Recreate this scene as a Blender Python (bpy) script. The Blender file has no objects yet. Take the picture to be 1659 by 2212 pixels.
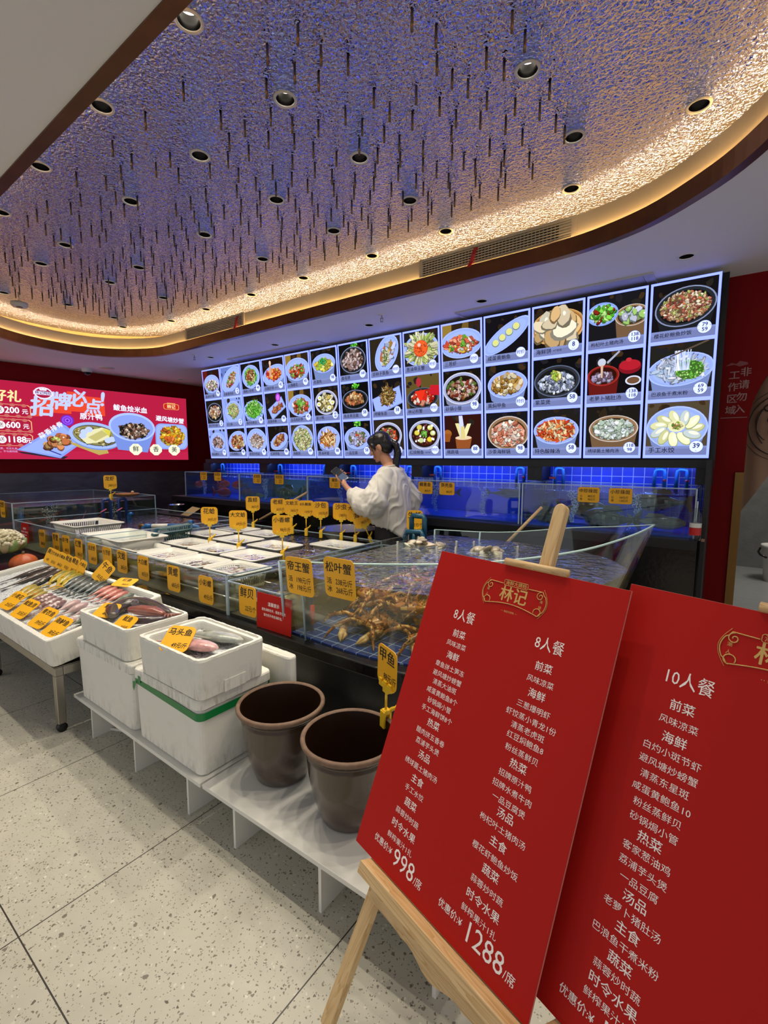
import bpy, bmesh, math, random
from mathutils import Vector, Matrix, Quaternion, noise
from math import sin, cos, pi, radians, sqrt, atan2
random.seed(7)
S = bpy.context.scene
COL = S.collection
# ---------------------------------------------------------------- camera, world, exposure
cam = bpy.data.cameras.new('camera'); cam.sensor_fit = 'VERTICAL'; cam.sensor_height = 36.0
cam.lens = 1013.0 / 2212.0 * 36.0; cam.clip_start = 0.02; cam.clip_end = 60
camo = bpy.data.objects.new('camera', cam); COL.objects.link(camo)
camo.matrix_world = Matrix(((0.805001, -0.067496, 0.589422, 0), (0.593262, 0.085344, -0.800472, 0),
                            (0.003725, 0.994063, 0.108744, 1.457), (0, 0, 0, 1)))
S.camera = camo
W = bpy.data.worlds.new('mall_hall'); S.world = W; W.use_nodes = True
W.node_tree.nodes['Background'].inputs[0].default_value = (.95, 0.96, 1.0, 1)
W.node_tree.nodes['Background'].inputs[1].default_value = 0.60
S.view_settings.view_transform = 'Standard'; S.view_settings.look = 'None'
S.view_settings.exposure = 0.14; S.view_settings.gamma = 1.0; S.view_settings.use_curve_mapping = False
S.cycles.use_denoising = True; S.cycles.max_bounces = 7; S.cycles.diffuse_bounces = 3; S.cycles.glossy_bounces = 4
S.cycles.transmission_bounces = 4; S.cycles.transparent_max_bounces = 40; S.cycles.sample_clamp_indirect = 4.0
S.cycles.caustics_reflective = False; S.cycles.caustics_refractive = False
SPOT_W = 29.0          # each recessed downlight
COVE = 60.0            # warm LED strip behind the fascia
NICHE = 44.0           # blue LED strips above the wall tanks
PRINT = 1.2            # backlit prints

# ---------------------------------------------------------------- small helpers
def lin(c):
    if isinstance(c, str):
        c = [int(c[i:i + 2], 16) for i in (0, 2, 4)]
    return tuple((x / 255 / 12.92) if x / 255 <= 0.04045 else ((x / 255 + 0.055) / 1.055) ** 2.4 for x in c[:3])
def L4(c): return (*lin(c), 1.0)

class MB:
    """collects vertices and faces for ONE mesh object"""
    def __init__(s): s.v = []; s.f = []; s.m = []; s.c = []; s.s = []
    def add(s, vs, fs, m=0, col=None, smooth=False, M=None):
        b = len(s.v)
        if M is not None: vs = [M @ Vector(v) for v in vs]
        s.v += [tuple(v) for v in vs]
        for i, f in enumerate(fs):
            s.f.append([b + k for k in f]); s.m.append(m); s.s.append(smooth)
            s.c.append(col[i] if isinstance(col, list) else col)
        return s
    def box(s, x0, x1, y0, y1, z0, z1, m=0, col=None, M=None):
        v = [(x0, y0, z0), (x1, y0, z0), (x1, y1, z0), (x0, y1, z0), (x0, y0, z1), (x1, y0, z1), (x1, y1, z1), (x0, y1, z1)]
        return s.add(v, [(0, 3, 2, 1), (4, 5, 6, 7), (0, 1, 5, 4), (1, 2, 6, 5), (2, 3, 7, 6), (3, 0, 4, 7)], m, col, False, M)
    def loft(s, rings, m=0, col=None, smooth=True, caps=True, M=None, closed=True):
        n = len(rings[0]); v = [p for r in rings for p in r]; f = []
        for i in range(len(rings) - 1):
            for j in range(n if closed else n - 1):
                k = (j + 1) % n
                f.append((i * n + j, i * n + k, (i + 1) * n + k, (i + 1) * n + j))
        if caps:
            f.append(tuple(range(n - 1, -1, -1))); f.append(tuple((len(rings) - 1) * n + j for j in range(n)))
        if callable(col): col = [col(sum((Vector(v[k]) for k in q), Vector()) / len(q)) for q in f]
        return s.add(v, f, m, col, smooth, M)
    def tube(s, pts, r, n=8, m=0, col=None, smooth=True, caps=True, M=None):
        pts = [Vector(p) for p in pts]; rr = r if isinstance(r, (list, tuple)) else [r] * len(pts)
        rings = []; up = Vector((0, 0, 1)); prev = None
        for i, p in enumerate(pts):
            d = (pts[min(i + 1, len(pts) - 1)] - pts[max(i - 1, 0)])
            d = d.normalized() if d.length > 1e-9 else Vector((0, 0, 1))
            if prev is None:
                a = d.cross(up if abs(d.z) < .95 else Vector((1, 0, 0))).normalized()
            else:
                a = (prev - d * prev.dot(d)).normalized()
            prev = a; b = d.cross(a)
            rings.append([p + a * cos(2 * pi * j / n) * rr[i] + b * sin(2 * pi * j / n) * rr[i] for j in range(n)])
        return s.loft(rings, m, col, smooth, caps, M)
    def lathe(s, prof, n=32, m=0, col=None, smooth=True, M=None, caps=False):
        return s.loft([[(r * cos(2 * pi * j / n), r * sin(2 * pi * j / n), z) for j in range(n)] for r, z in prof], m, col, smooth, caps, M)
    def ell(s, c, r, nu=12, nv=8, m=0, col=None, M=None):
        rings = []
        for i in range(nv + 1):
            t = -pi / 2 + pi * min(max(i / nv, .02), .98)
            rings.append([(c[0] + r[0] * cos(t) * cos(2 * pi * j / nu), c[1] + r[1] * cos(t) * sin(2 * pi * j / nu), c[2] + r[2] * sin(t)) for j in range(nu)])
        return s.loft(rings, m, col, True, True, M)
    def prism(s, poly, z0, z1, m=0, col=None, M=None, smooth=False):
        n = len(poly); v = [(x, y, z0) for x, y in poly] + [(x, y, z1) for x, y in poly]
        f = [tuple(range(n - 1, -1, -1)), tuple(range(n, 2 * n))] + [(i, (i + 1) % n, n + (i + 1) % n, n + i) for i in range(n)]
        return s.add(v, f, m, col, smooth, M)
    def flat(s, poly, z, m=0, col=None, M=None):
        return s.add([(x, y, z) for x, y in poly], [tuple(range(len(poly)))], m, col, False, M)
    def text(s, body, size, x=0, y=0, z=0, m=0, col=None, M=None, ax='CENTER', bold=0.0, sx=1.0, rot=0.0, shear=0.0):
        v, f = glyphs(body, ax, bold, shear)
        c, q = cos(rot), sin(rot)
        if bold > .004:      # a heavier stroke: the same letters laid again a hair aside
            for dx, dy in ((-bold, 0), (bold, 0), (0, -bold * .7), (0, bold * .7)): z += 2e-5; s.text(body, size, x + dx * size * sx, y + dy * size, z, m, col, M, ax, 0, sx, rot, shear)
            return s
        return s.add([(x + (a * sx * c - b * q) * size, y + (a * sx * q + b * c) * size, z) for a, b in v], f, m, col, False, M)

_gl = {}
def glyphs(body, ax, bold, shear):
    k = (body, ax, bold, shear)
    if k not in _gl:
        c = bpy.data.curves.new('lettering', 'FONT'); c.body = body; c.align_x = ax; c.align_y = 'CENTER'; c.resolution_u = 2
        c.offset = bold; c.shear = shear
        o = bpy.data.objects.new('lettering', c); COL.objects.link(o)
        dg = bpy.context.evaluated_depsgraph_get(); dg.update()
        me = bpy.data.meshes.new_from_object(o.evaluated_get(dg))
        _gl[k] = ([(v.co.x, v.co.y) for v in me.vertices], [tuple(p.vertices) for p in me.polygons])
        bpy.data.objects.remove(o); bpy.data.curves.remove(c); bpy.data.meshes.remove(me)
    return _gl[k]

def obj(name, mb, mats, parent=None, loc=None, rot=None, bevel=0, sub=0, auto=True):
    me = bpy.data.meshes.new(name); me.from_pydata(mb.v, [], mb.f)
    if not isinstance(mats, (list, tuple)): mats = [mats]
    for m in mats: me.materials.append(m)
    me.polygons.foreach_set('material_index', mb.m); me.polygons.foreach_set('use_smooth', mb.s)
    if any(c is not None for c in mb.c):
        at = me.color_attributes.new('Col', 'FLOAT_COLOR', 'CORNER'); arr = []
        for f, c in zip(mb.f, mb.c):
            arr += [*((*c[:3], 1.0) if c else (1, 1, 1, 1))] * len(f)
        at.data.foreach_set('color', arr)
    me.update()
    o = bpy.data.objects.new(name, me); COL.objects.link(o)
    if parent is not None: o.parent = parent
    if loc is not None: o.location = loc
    if rot is not None: o.rotation_euler = rot
    if bevel:
        b = o.modifiers.new('bevel', 'BEVEL'); b.width = bevel; b.segments = 2; b.limit_method = 'ANGLE'; b.angle_limit = radians(40)
    if sub:
        b = o.modifiers.new('sub', 'SUBSURF'); b.levels = b.render_levels = sub
    return o
def thing(name, label, cat, loc=(0, 0, 0), rot=(0, 0, 0), group=None, kind=None):
    o = bpy.data.objects.new(name, None); COL.objects.link(o); o.empty_display_size = .05
    o.location = loc; o.rotation_euler = rot
    return tag(o, label, cat, group, kind)
def tag(o, label=None, cat=None, group=None, kind=None):
    if label: o['label'] = label
    if cat: o['category'] = cat
    if group: o['group'] = group
    if kind: o['kind'] = kind
    return o
def struct(name, mb, mats, label=None, **k):
    o = obj(name, mb, mats, **k); o['kind'] = 'structure'
    if label: o['label'] = label
    return o
def dup(root, loc=None, rot=None, label=None, group=None, scale=None):
    r = root.copy(); COL.objects.link(r)
    if loc is not None: r.location = loc
    if rot is not None: r.rotation_euler = rot
    if scale is not None: r.scale = (scale,) * 3 if not isinstance(scale, (tuple, list)) else scale
    if label: r['label'] = label
    if group: r['group'] = group
    for ch in list(root.children):
        c = ch.copy(); COL.objects.link(c); c.parent = r; c.matrix_parent_inverse = ch.matrix_parent_inverse.copy()
        for g in list(ch.children):
            d = g.copy(); COL.objects.link(d); d.parent = c
    return r
ORD = ['first', 'second', 'third', 'fourth', 'fifth', 'sixth', 'seventh', 'eighth', 'ninth', 'tenth', 'eleventh', 'twelfth', 'thirteenth', 'fourteenth', 'fifteenth']
def TM(x=0, y=0, z=0, rx=0, ry=0, rz=0):
    return Matrix.Translation((x, y, z)) @ Matrix.Rotation(rz, 4, 'Z') @ Matrix.Rotation(ry, 4, 'Y') @ Matrix.Rotation(rx, 4, 'X')
def rrect(w, h, r, n=4, cx=0, cy=0):
    p = []
    for (sx, sy, a0) in ((1, 1, 0), (-1, 1, pi / 2), (-1, -1, pi), (1, -1, 3 * pi / 2)):
        for i in range(n + 1):
            a = a0 + pi / 2 * i / n; p.append((cx + sx * (w / 2 - r) + r * cos(a), cy + sy * (h / 2 - r) + r * sin(a)))
    return p
def elp(cx, cy, rx, ry, n=28, rot=0.0):
    return [(cx + rx * cos(2 * pi * i / n) * cos(rot) - ry * sin(2 * pi * i / n) * sin(rot), cy + rx * cos(2 * pi * i / n) * sin(rot) + ry * sin(2 * pi * i / n) * cos(rot)) for i in range(n)]

# ---------------------------------------------------------------- materials
class NT:
    def __init__(s, name):
        s.mat = bpy.data.materials.new(name); s.mat.use_nodes = True; s.t = s.mat.node_tree; s.t.nodes.clear()
        s.out = s.n('OutputMaterial')
    def n(s, ty, **k):
        x = s.t.nodes.new('ShaderNode' + ty)
        for a, b in k.items():
            if a[0] == 'i' and a[1:].isdigit(): x.inputs[int(a[1:])].default_value = b
            else: setattr(x, a, b)
        return x
    def l(s, a, b): s.t.links.new(a, b)
def ramp(t, a, b, fac, c0, c1):
    r = t.n('ValToRGB'); r.color_ramp.elements[0].position = a; r.color_ramp.elements[1].position = b
    r.color_ramp.elements[0].color = c0; r.color_ramp.elements[1].color = c1; t.l(fac, r.inputs[0]); return r.outputs[0]
def mix(t, fac, a, b):
    m = t.n('Mix', data_type='RGBA')
    if isinstance(fac, (int, float)): m.inputs[0].default_value = fac
    else: t.l(fac, m.inputs[0])
    for sock, v in ((m.inputs[6], a), (m.inputs[7], b)):
        if isinstance(v, tuple): sock.default_value = v
        else: t.l(v, sock)
    return m.outputs[2]
def math_(t, op, a, b=None, c=None):
    m = t.n('Math', operation=op)
    for i, v in enumerate((a, b, c)):
        if v is None: continue
        if isinstance(v, (int, float)): m.inputs[i].default_value = v
        else: t.l(v, m.inputs[i])
    return m.outputs[0]
def coords(t, scale=(1, 1, 1), rot=(0, 0, 0)):
    c = t.n('TexCoord'); m = t.n('Mapping'); t.l(c.outputs['Object'], m.inputs[0])
    m.inputs['Scale'].default_value = scale; m.inputs['Rotation'].default_value = rot; return m.outputs[0]
def noise_(t, vec, scale, detail=3, rough=.5, dist=0):
    x = t.n('TexNoise'); x.inputs['Scale'].default_value = scale; x.inputs['Detail'].default_value = detail
    x.inputs['Roughness'].default_value = rough; x.inputs['Distortion'].default_value = dist; t.l(vec, x.inputs['Vector']); return x.outputs['Fac']
def mat(name, col, rough=.5, metal=0., spec=.5, vary=0., vscale=8., vcol=None, bump=0., bscale=40., bdist=.01, attr=False, stretch=(1, 1, 1), coat=0., alpha=None, sub=0.):
    t = NT(name); p = t.n('BsdfPrincipled'); t.l(p.outputs[0], t.out.inputs[0])
    p.inputs['Roughness'].default_value = rough; p.inputs['Metallic'].default_value = metal
    p.inputs['Specular IOR Level'].default_value = spec; p.inputs['Coat Weight'].default_value = coat
    base = L4(col); vec = None
    if attr:
        a = t.n('Attribute', attribute_name='Col'); base = a.outputs[0]
    if vary or bump: vec = coords(t, stretch)
    if vary:
        f = noise_(t, vec, vscale, 4, .6); f2 = ramp(t, .35, .65, f, (0, 0, 0, 1), (1, 1, 1, 1))
        base = mix(t, math_(t, 'MULTIPLY', f2, vary), base, L4(vcol) if vcol else (0.02, .02, .02, 1))
    if isinstance(base, tuple): p.inputs['Base Color'].default_value = base
    else: t.l(base, p.inputs['Base Color'])
    if bump:
        b = t.n('Bump'); b.inputs['Strength'].default_value = bump; b.inputs['Distance'].default_value = bdist
        t.l(noise_(t, vec, bscale, 3), b.inputs['Height']); t.l(b.outputs[0], p.inputs['Normal'])
    if alpha is not None: p.inputs['Alpha'].default_value = alpha
    if sub: p.inputs['Subsurface Weight'].default_value = sub; p.inputs['Subsurface Radius'].default_value = (.01, .005, .003)
    return t.mat
def emit(name, col=None, strength=1.0):
    t = NT(name); e = t.n('Emission'); t.l(e.outputs[0], t.out.inputs[0]); e.inputs[1].default_value = strength
    if col is None:
        a = t.n('Attribute', attribute_name='Col'); t.l(a.outputs[0], e.inputs[0])
    else: e.inputs[0].default_value = L4(col)
    if name == 'lightbox_face': e.inputs[0].default_value = (.42, .54, 3.0, 1)    # cool LED panel, far over the camera's white in blue
    return t.mat
def clear(name, tint=(.93, .97, .96), ior=1.45, gloss=1.0, rough=.01, bump=0., bscale=20., haze=0., hazecol=(.8, .8, .8), bdist=.01):
    """clear sheet: light passes straight through, with a Fresnel reflection"""
    t = NT(name); tr = t.n('BsdfTransparent'); tr.inputs[0].default_value = (*tint, 1)
    g = t.n('BsdfGlossy'); g.inputs[1].default_value = rough; g.inputs[0].default_value = (1, 1, 1, 1)
    fr = t.n('LayerWeight'); fr.inputs[0].default_value = .5; f0 = ((ior - 1) / (ior + 1)) ** 2
    if bump:
        b = t.n('Bump'); b.inputs['Strength'].default_value = bump; b.inputs['Distance'].default_value = bdist
        t.l(noise_(t, coords(t), bscale, 2, .5, .6), b.inputs['Height']); t.l(b.outputs[0], g.inputs['Normal']); t.l(b.outputs[0], fr.inputs['Normal'])
    s = t.n('MixShader'); t.l(math_(t, 'MULTIPLY', math_(t, 'MULTIPLY_ADD', math_(t, 'POWER', fr.outputs['Facing'], 5.0), 1 - f0, f0), gloss), s.inputs[0]); t.l(tr.outputs[0], s.inputs[1]); t.l(g.outputs[0], s.inputs[2]); o = s.outputs[0]
    if haze:
        d = t.n('BsdfDiffuse'); d.inputs[0].default_value = (*hazecol, 1); s2 = t.n('MixShader'); s2.inputs[0].default_value = haze
        t.l(o, s2.inputs[1]); t.l(d.outputs[0], s2.inputs[2]); o = s2.outputs[0]
    t.l(o, t.out.inputs[0]); return t.mat
def tiles(name, col, grout, size, gap=.06, rough=.25, vary=.15, axes='xz', emis=0):
    t = NT(name); p = t.n('BsdfPrincipled'); t.l(p.outputs[0], t.out.inputs[0]); p.inputs['Roughness'].default_value = rough
    c = t.n('TexCoord'); sp = t.n('SeparateXYZ'); t.l(c.outputs['Object'], sp.inputs[0]); fr = []; fl = []
    for ax in axes:
        v = math_(t, 'DIVIDE', sp.outputs['xyz'.index(ax)], size); fr.append(math_(t, 'FRACT', v)); fl.append(math_(t, 'FLOOR', v))
    g = math_(t, 'MAXIMUM', math_(t, 'LESS_THAN', fr[0], gap), math_(t, 'LESS_THAN', fr[1], gap))
    cb = t.n('CombineXYZ'); t.l(fl[0], cb.inputs[0]); t.l(fl[1], cb.inputs[1]); w = t.n('TexWhiteNoise'); t.l(cb.outputs[0], w.inputs[0])
    base = mix(t, math_(t, 'MULTIPLY', w.outputs[0], vary), L4(col), (0, 0, .02, 1))
    t.l(mix(t, g, base, L4(grout)), p.inputs['Base Color']); return t.mat

def m_terrazzo():
    t = NT('terrazzo_floor'); p = t.n('BsdfPrincipled'); t.l(p.outputs[0], t.out.inputs[0]); p.inputs['Roughness'].default_value = .38
    c = t.n('TexCoord'); base = mix(t, noise_(t, c.outputs['Object'], 9, 4), L4('b4b0a0'), L4('cac6b7'))
    jit = t.n('TexNoise'); jit.inputs['Scale'].default_value = 60; t.l(c.outputs['Object'], jit.inputs['Vector'])
    va = t.n('VectorMath', operation='SCALE'); va.inputs[3].default_value = .018; t.l(jit.outputs['Color'], va.inputs[0])
    vv = t.n('VectorMath', operation='ADD'); t.l(c.outputs['Object'], vv.inputs[0]); t.l(va.outputs[0], vv.inputs[1])
    for sc, thr, keep, c0, c1 in ((80, .30, .38, 'c9c4b5', 'dad5c6'), (150, .32, .32, '6f6858', '9a9282'), (80, .27, .30, '544d41', '8d8575'), (34, .17, .20, '5f584b', '9a9383')):
        vo = t.n('TexVoronoi'); vo.inputs['Scale'].default_value = sc; t.l(vv.outputs[0], vo.inputs['Vector'])
        sp = t.n('SeparateXYZ'); t.l(vo.outputs['Color'], sp.inputs[0])
        m = math_(t, 'MULTIPLY', math_(t, 'LESS_THAN', vo.outputs['Distance'], math_(t, 'MULTIPLY', thr, math_(t, 'ADD', sp.outputs[1], .45))), math_(t, 'LESS_THAN', sp.outputs[0], keep))
        base = mix(t, m, base, mix(t, sp.outputs[2], L4(c0), L4(c1)))
    sp = t.n('SeparateXYZ'); t.l(c.outputs['Object'], sp.inputs[0])
    gs = []
    for i, off in ((0, 1.664), (1, -.373)):
        f = math_(t, 'FRACT', math_(t, 'ADD', math_(t, 'DIVIDE', math_(t, 'ADD', sp.outputs[i], off), .8), 50.0))
        gs.append(math_(t, 'LESS_THAN', f, .005))
    base = mix(t, math_(t, 'MAXIMUM', gs[0], gs[1]), base, L4('2e2a22'))
    t.l(base, p.inputs['Base Color']); return t.mat
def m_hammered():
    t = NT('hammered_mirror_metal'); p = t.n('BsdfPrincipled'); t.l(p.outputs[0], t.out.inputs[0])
    p.inputs['Metallic'].default_value = 1; p.inputs['Roughness'].default_value = .07; p.inputs['Base Color'].default_value = (.35, .46, 1.0, 1)  # cool blue reflections are put into the base colour of the steel
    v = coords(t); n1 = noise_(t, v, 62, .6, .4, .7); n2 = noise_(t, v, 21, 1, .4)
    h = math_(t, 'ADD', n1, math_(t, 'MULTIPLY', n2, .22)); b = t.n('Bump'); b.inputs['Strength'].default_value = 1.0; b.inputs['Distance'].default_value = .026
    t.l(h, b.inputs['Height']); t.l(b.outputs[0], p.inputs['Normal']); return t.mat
def m_wood(name, c0, c1, axis=0, scale=14):
    t = NT(name); p = t.n('BsdfPrincipled'); t.l(p.outputs[0], t.out.inputs[0]); p.inputs['Roughness'].default_value = .5
    s = [scale, scale, scale]; s[axis] = scale * .07; v = coords(t, tuple(s)); n = noise_(t, v, 2.2, 3, .5, 1.4)
    w = math_(t, 'FRACT', math_(t, 'MULTIPLY', n, 7)); t.l(mix(t, math_(t, 'MULTIPLY', w, w), L4(c0), L4(c1)), p.inputs['Base Color']); return t.mat
def m_foam():
    t = NT('white_foam'); p = t.n('BsdfPrincipled'); t.l(p.outputs[0], t.out.inputs[0]); p.inputs['Roughness'].default_value = .7
    v = coords(t); n = noise_(t, v, 5, 5, .65); sp = t.n('SeparateXYZ'); c = t.n('TexCoord'); t.l(c.outputs['Object'], sp.inputs[0])
    d = ramp(t, .56, .74, n, (0, 0, 0, 1), (1, 1, 1, 1)); n3 = noise_(t, coords(t, (14, 14, 3)), 2, 4, .7); d2 = ramp(t, .48, .66, n3, (0, 0, 0, 1), (1, 1, 1, 1))
    low = math_(t, 'SUBTRACT', 1.0, math_(t, 'MINIMUM', 1.0, math_(t, 'MULTIPLY', math_(t, 'ABSOLUTE', sp.outputs[2]), 11)))
    f = math_(t, 'ADD', math_(t, 'MULTIPLY', d, .16), math_(t, 'MULTIPLY', math_(t, 'MULTIPLY', d2, low), .5))
    t.l(mix(t, f, L4('e2e0d6'), L4('6f6348')), p.inputs['Base Color'])
    b = t.n('Bump'); b.inputs['Strength'].default_value = .10; b.inputs['Distance'].default_value = .003; vo = t.n('TexVoronoi'); vo.inputs['Scale'].default_value = 170
    t.l(v, vo.inputs['Vector']); t.l(vo.outputs['Distance'], b.inputs['Height']); t.l(b.outputs[0], p.inputs['Normal']); return t.mat
def m_stone(name, c0, c1, rot=.6):
    t = NT(name); p = t.n('BsdfPrincipled'); t.l(p.outputs[0], t.out.inputs[0]); p.inputs['Roughness'].default_value = .4
    v = coords(t, (1, 1, 3.2), (rot, 0, 0)); n = noise_(t, v, 1.6, 6, .6, .8); t.l(ramp(t, .35, .7, n, L4(c0), L4(c1)), p.inputs['Base Color']); return t.mat

M = dict(
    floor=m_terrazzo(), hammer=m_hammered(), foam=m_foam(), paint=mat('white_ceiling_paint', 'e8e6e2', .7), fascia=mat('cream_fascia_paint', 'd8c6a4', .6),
    bronze=mat('bronze_trim', '6b4326', .35, .6, vary=.3, vcol='3c2413'), redwall=mat('dark_red_wall', '7a0709', .6, spec=.12), stone=m_stone('grey_stone_cladding', '4c4a4f', '6d6a70'),
    black=mat('black_board', '0b0b0d', .45), blackgloss=mat('black_glossy_stone', '0d0c0b', .22, vary=.6, vscale=30, vcol='1d1a17', bump=.1), btile=tiles('black_grid_tile', '09090b', '1c1c20', .05),
    blue=tiles('blue_mosaic_tile', '1c3fb8', 'a9b8dc', .062, .07), bluewall=tiles('blue_mosaic_tile_wall', '1b45d8', 'b8ccff', .083, .07), white=mat('white_plastic', 'dddbd3', .35),
    chrome=mat('brushed_steel', 'a9a49a', .35, 1., bump=.1, bscale=90, stretch=(1, 1, .1)), steel=mat('polished_steel', 'c4c4c4', .18, 1.), dark=mat('black_plastic', '111112', .3),
    yellow=mat('yellow_card', 'f2b114', .5), clip=mat('yellow_clip_plastic', 'f4c72a', .35), ink=mat('black_marker_ink', '17110a', .6), red=mat('red_print', 'c01a14', .45),
    redpipe=mat('red_valve', 'c41f22', .35), pvc=mat('blue_pvc_pipe', '1c5f9c', .3), pvcdark=mat('navy_pvc_pipe', '14306e', .3), pipewhite=mat('white_pvc', 'd8d6cc', .3),
    glass=clear('clear_glass', gloss=1.1), glassedge=clear('green_glass_edge', (.62, .86, .8), gloss=1.), acrylic=mat('clear_acrylic_edge', 'a8bcc4', .25),
    jar=mat('brown_glazed_stoneware', '38281c', .2, vary=.5, vscale=5, vcol='4e3e32', coat=.5), jarrim=mat('unglazed_clay_rim', '7d6350', .7, vary=.5, vscale=30, vcol='5c4433'), jarin=mat('dark_glaze_inside', '24140a', .3),
    pine=m_wood('pine_wood', 'dcbb88', 'c39a62', 0), pinev=m_wood('pine_wood_upright', 'dcbb88', 'c39a62', 1), shelf=mat('white_marble_shelf', 'e2e0d8', .3, vary=.12, vscale=4, vcol='b4b0a4'),
    sign=mat('red_sign_print', 'b4160e', .55, spec=.2), signtext=mat('pale_pink_lettering', 'fff4ee', .6, spec=.2), gold=mat('gold_print', 'd9ae62', .5), green=mat('green_tape', '0f7a3c', .3),
    basket=mat('white_basket_plastic', 'd6d4ca', .4), tealbasket=mat('teal_basket_plastic', '17494c', .4), attr=mat('coloured_surface', 'ffffff', .45, attr=True), wet=mat('wet_coloured_surface', 'ffffff', .2, attr=True, coat=.3),
    ice=mat('crushed_ice', 'e2e6e8', .25, bump=.8, bscale=90, bdist=.02, vary=.2, vscale=40, vcol='a9adb2'), film=clear('plastic_film', (.85, .87, .87), 1.5, 1.6, .08, .8, 14),
    print=emit('backlit_print', None, PRINT), frame=emit('lightbox_face', (170, 190, 255), 1.0), led=emit('warm_led_strip', 'ffc878', COVE), led2=emit('warm_fascia_led', 'ffcf8c', 32.0), bled=emit('blue_led_strip', '6f95ff', NICHE),
    pit=mat('black_reflector', '050505', .18, spec=.3), lens=emit('downlight_lens', 'fff2dc', 5.0), brass=mat('brass_jamb', '7a5a2c', .35, .7), concrete=mat('grey_concrete', '6f706c', .8, vary=.4, vscale=6, vcol='55564f', bump=.3, bscale=30), kfloor=mat('pale_kitchen_floor', '9a9c98', .3, vary=.3, vscale=5, vcol='74767a', stretch=(1, 4, 1)),
)
# ---------------------------------------------------------------- the room
ZC, ZR = 2.80, 3.15
struct('floor', MB().box(-9, 4, -4, 5.6, -.1, 0), M['floor'])
struct('floor_kitchen', MB().box(-1.5, 4, 5.6, 8.6, -.1, 0), M['kfloor'])
raw = [(-6.03, 3.31), (-6.36, 3.18), (-6.62, 2.98), (-6.77, 2.72), (-6.8, 2.4), (-6.73, 2.05), (-6.54, 1.72), (-6.22, 1.36), (-5.8, 1.06), (-5.3, .91), (-4.7, .87),
       (-3, .865), (-1.4, .865), (-.9, .87), (-.5, .94), (-.15, 1.12), (.1, 1.42), (.23, 1.8), (.22, 2.2), (.11, 2.55), (-.06, 2.83), (-.25, 3.02), (-.47, 3.18), (-.73, 3.28), (-1.0, 3.325), (-1.5, 3.33), (-3, 3.33), (-5.2, 3.33), (-5.6, 3.33)]
def smooth_loop(p, k=4):
    n = len(p); out = []
    for i in range(n):
        a, b, c, d = (Vector(p[(i + j - 1) % n]) for j in range(4))
        for q in range(k):
            t = q / k; out.append(.5 * ((2 * b) + (c - a) * t + (2 * a - 5 * b + 4 * c - d) * t * t + (3 * b - a - 3 * c + d) * t ** 3))
    return [(v.x, v.y) for v in out]
OPEN = smooth_loop(raw)
def offset(loop, d):
    n = len(loop); out = []
    ar = sum(loop[i][0] * loop[(i + 1) % n][1] - loop[(i + 1) % n][0] * loop[i][1] for i in range(n)); sg = 1 if ar > 0 else -1
    for i in range(n):
        a, c = Vector(loop[i - 2]), Vector(loop[(i + 2) % n]); t = (c - a).normalized(); out.append((loop[i][0] + sg * t.y * d, loop[i][1] - sg * t.x * d))
    return out
def holed(name, outer, holes, z, mats, up=False):
    bm = bmesh.new(); es = []
    for lp in [outer] + holes:
        vs = [bm.verts.new((x, y, z)) for x, y in lp]; es += [bm.edges.new((vs[i], vs[(i + 1) % len(vs)])) for i in range(len(vs))]
    bmesh.ops.triangle_fill(bm, use_beauty=True, use_dissolve=False, edges=es, normal=(0, 0, 1 if up else -1))
    me = bpy.data.meshes.new(name); bm.to_mesh(me); bm.free(); me.materials.append(mats)
    o = bpy.data.objects.new(name, me); COL.objects.link(o); o['kind'] = 'structure'; return o
def ring_wall(loop0, loop1, z0, z1):
    mb = MB(); n = len(loop0)
    for a, b, za, zb in ((loop0, loop0, z0, z1), (loop0, loop1, z1, z1), (loop1, loop1, z1, z0), (loop1, loop0, z0, z0)):
        mb.loft([[(x, y, za) for x, y in a], [(x, y, zb) for x, y in b]], smooth=False, caps=False)
    return mb
rows = {0: [(-.2, 1.17), (-1.0, 1.17), (-1.81, 1.17), (-2.56, 1.17), (-3.35, 1.17), (-4.17, 1.2)],  # first two here and below lie out of view, added to light the easels
        1: [(-.1, 1.66), (-.9, 1.66), (-1.81, 1.66), (-2.51, 1.66), (-3.3, 1.66), (-4.37, 1.66), (-4.95, 1.68), (-6.1, 1.72)],
        2: [(-.83, 2.17), (-1.8, 2.2), (-2.51, 2.21), (-3.32, 2.21), (-4.34, 2.22), (-4.92, 2.23), (-5.99, 2.26)],
        3: [(-.24, 2.85), (-.78, 2.73), (-1.81, 2.73), (-2.49, 2.74), (-3.31, 2.75), (-4.92, 2.76), (-6.07, 2.78)],
        4: [(-.92, 3.21), (-1.82, 3.23), (-2.52, 3.24), (-3.33, 3.24), (-4.09, 3.24), (-4.89, 3.24), (-5.64, 3.25), (-6.4, 3.03)]}
soff = [(-.33, 3.79), (-1.79, 3.81), (-3.0, 3.81), (-4.39, 3.8), (-5.61, 3.76), (-7.55, 4.47)]
RH = .043
hole = lambda x, y: [(x + RH * cos(-2 * pi * i / 20), y + RH * sin(-2 * pi * i / 20)) for i in range(20)]
holed('ceiling', [(-8.6, -1.6), (3.6, -1.6), (3.6, 5.4), (-8.6, 5.4)], [OPEN] + [hole(*p) for p in soff], ZC, M['paint'])
REC = offset(OPEN, .36)
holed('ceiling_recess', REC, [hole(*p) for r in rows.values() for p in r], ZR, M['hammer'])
struct('trim_1', ring_wall(offset(OPEN, -.030), offset(OPEN, .02), ZC - .006, ZC + .080), M['bronze'])
struct('trim_5', ring_wall(offset(OPEN, -.030), offset(OPEN, -.027), ZC + .080, ZC + .094), M['bronze'])
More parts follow.
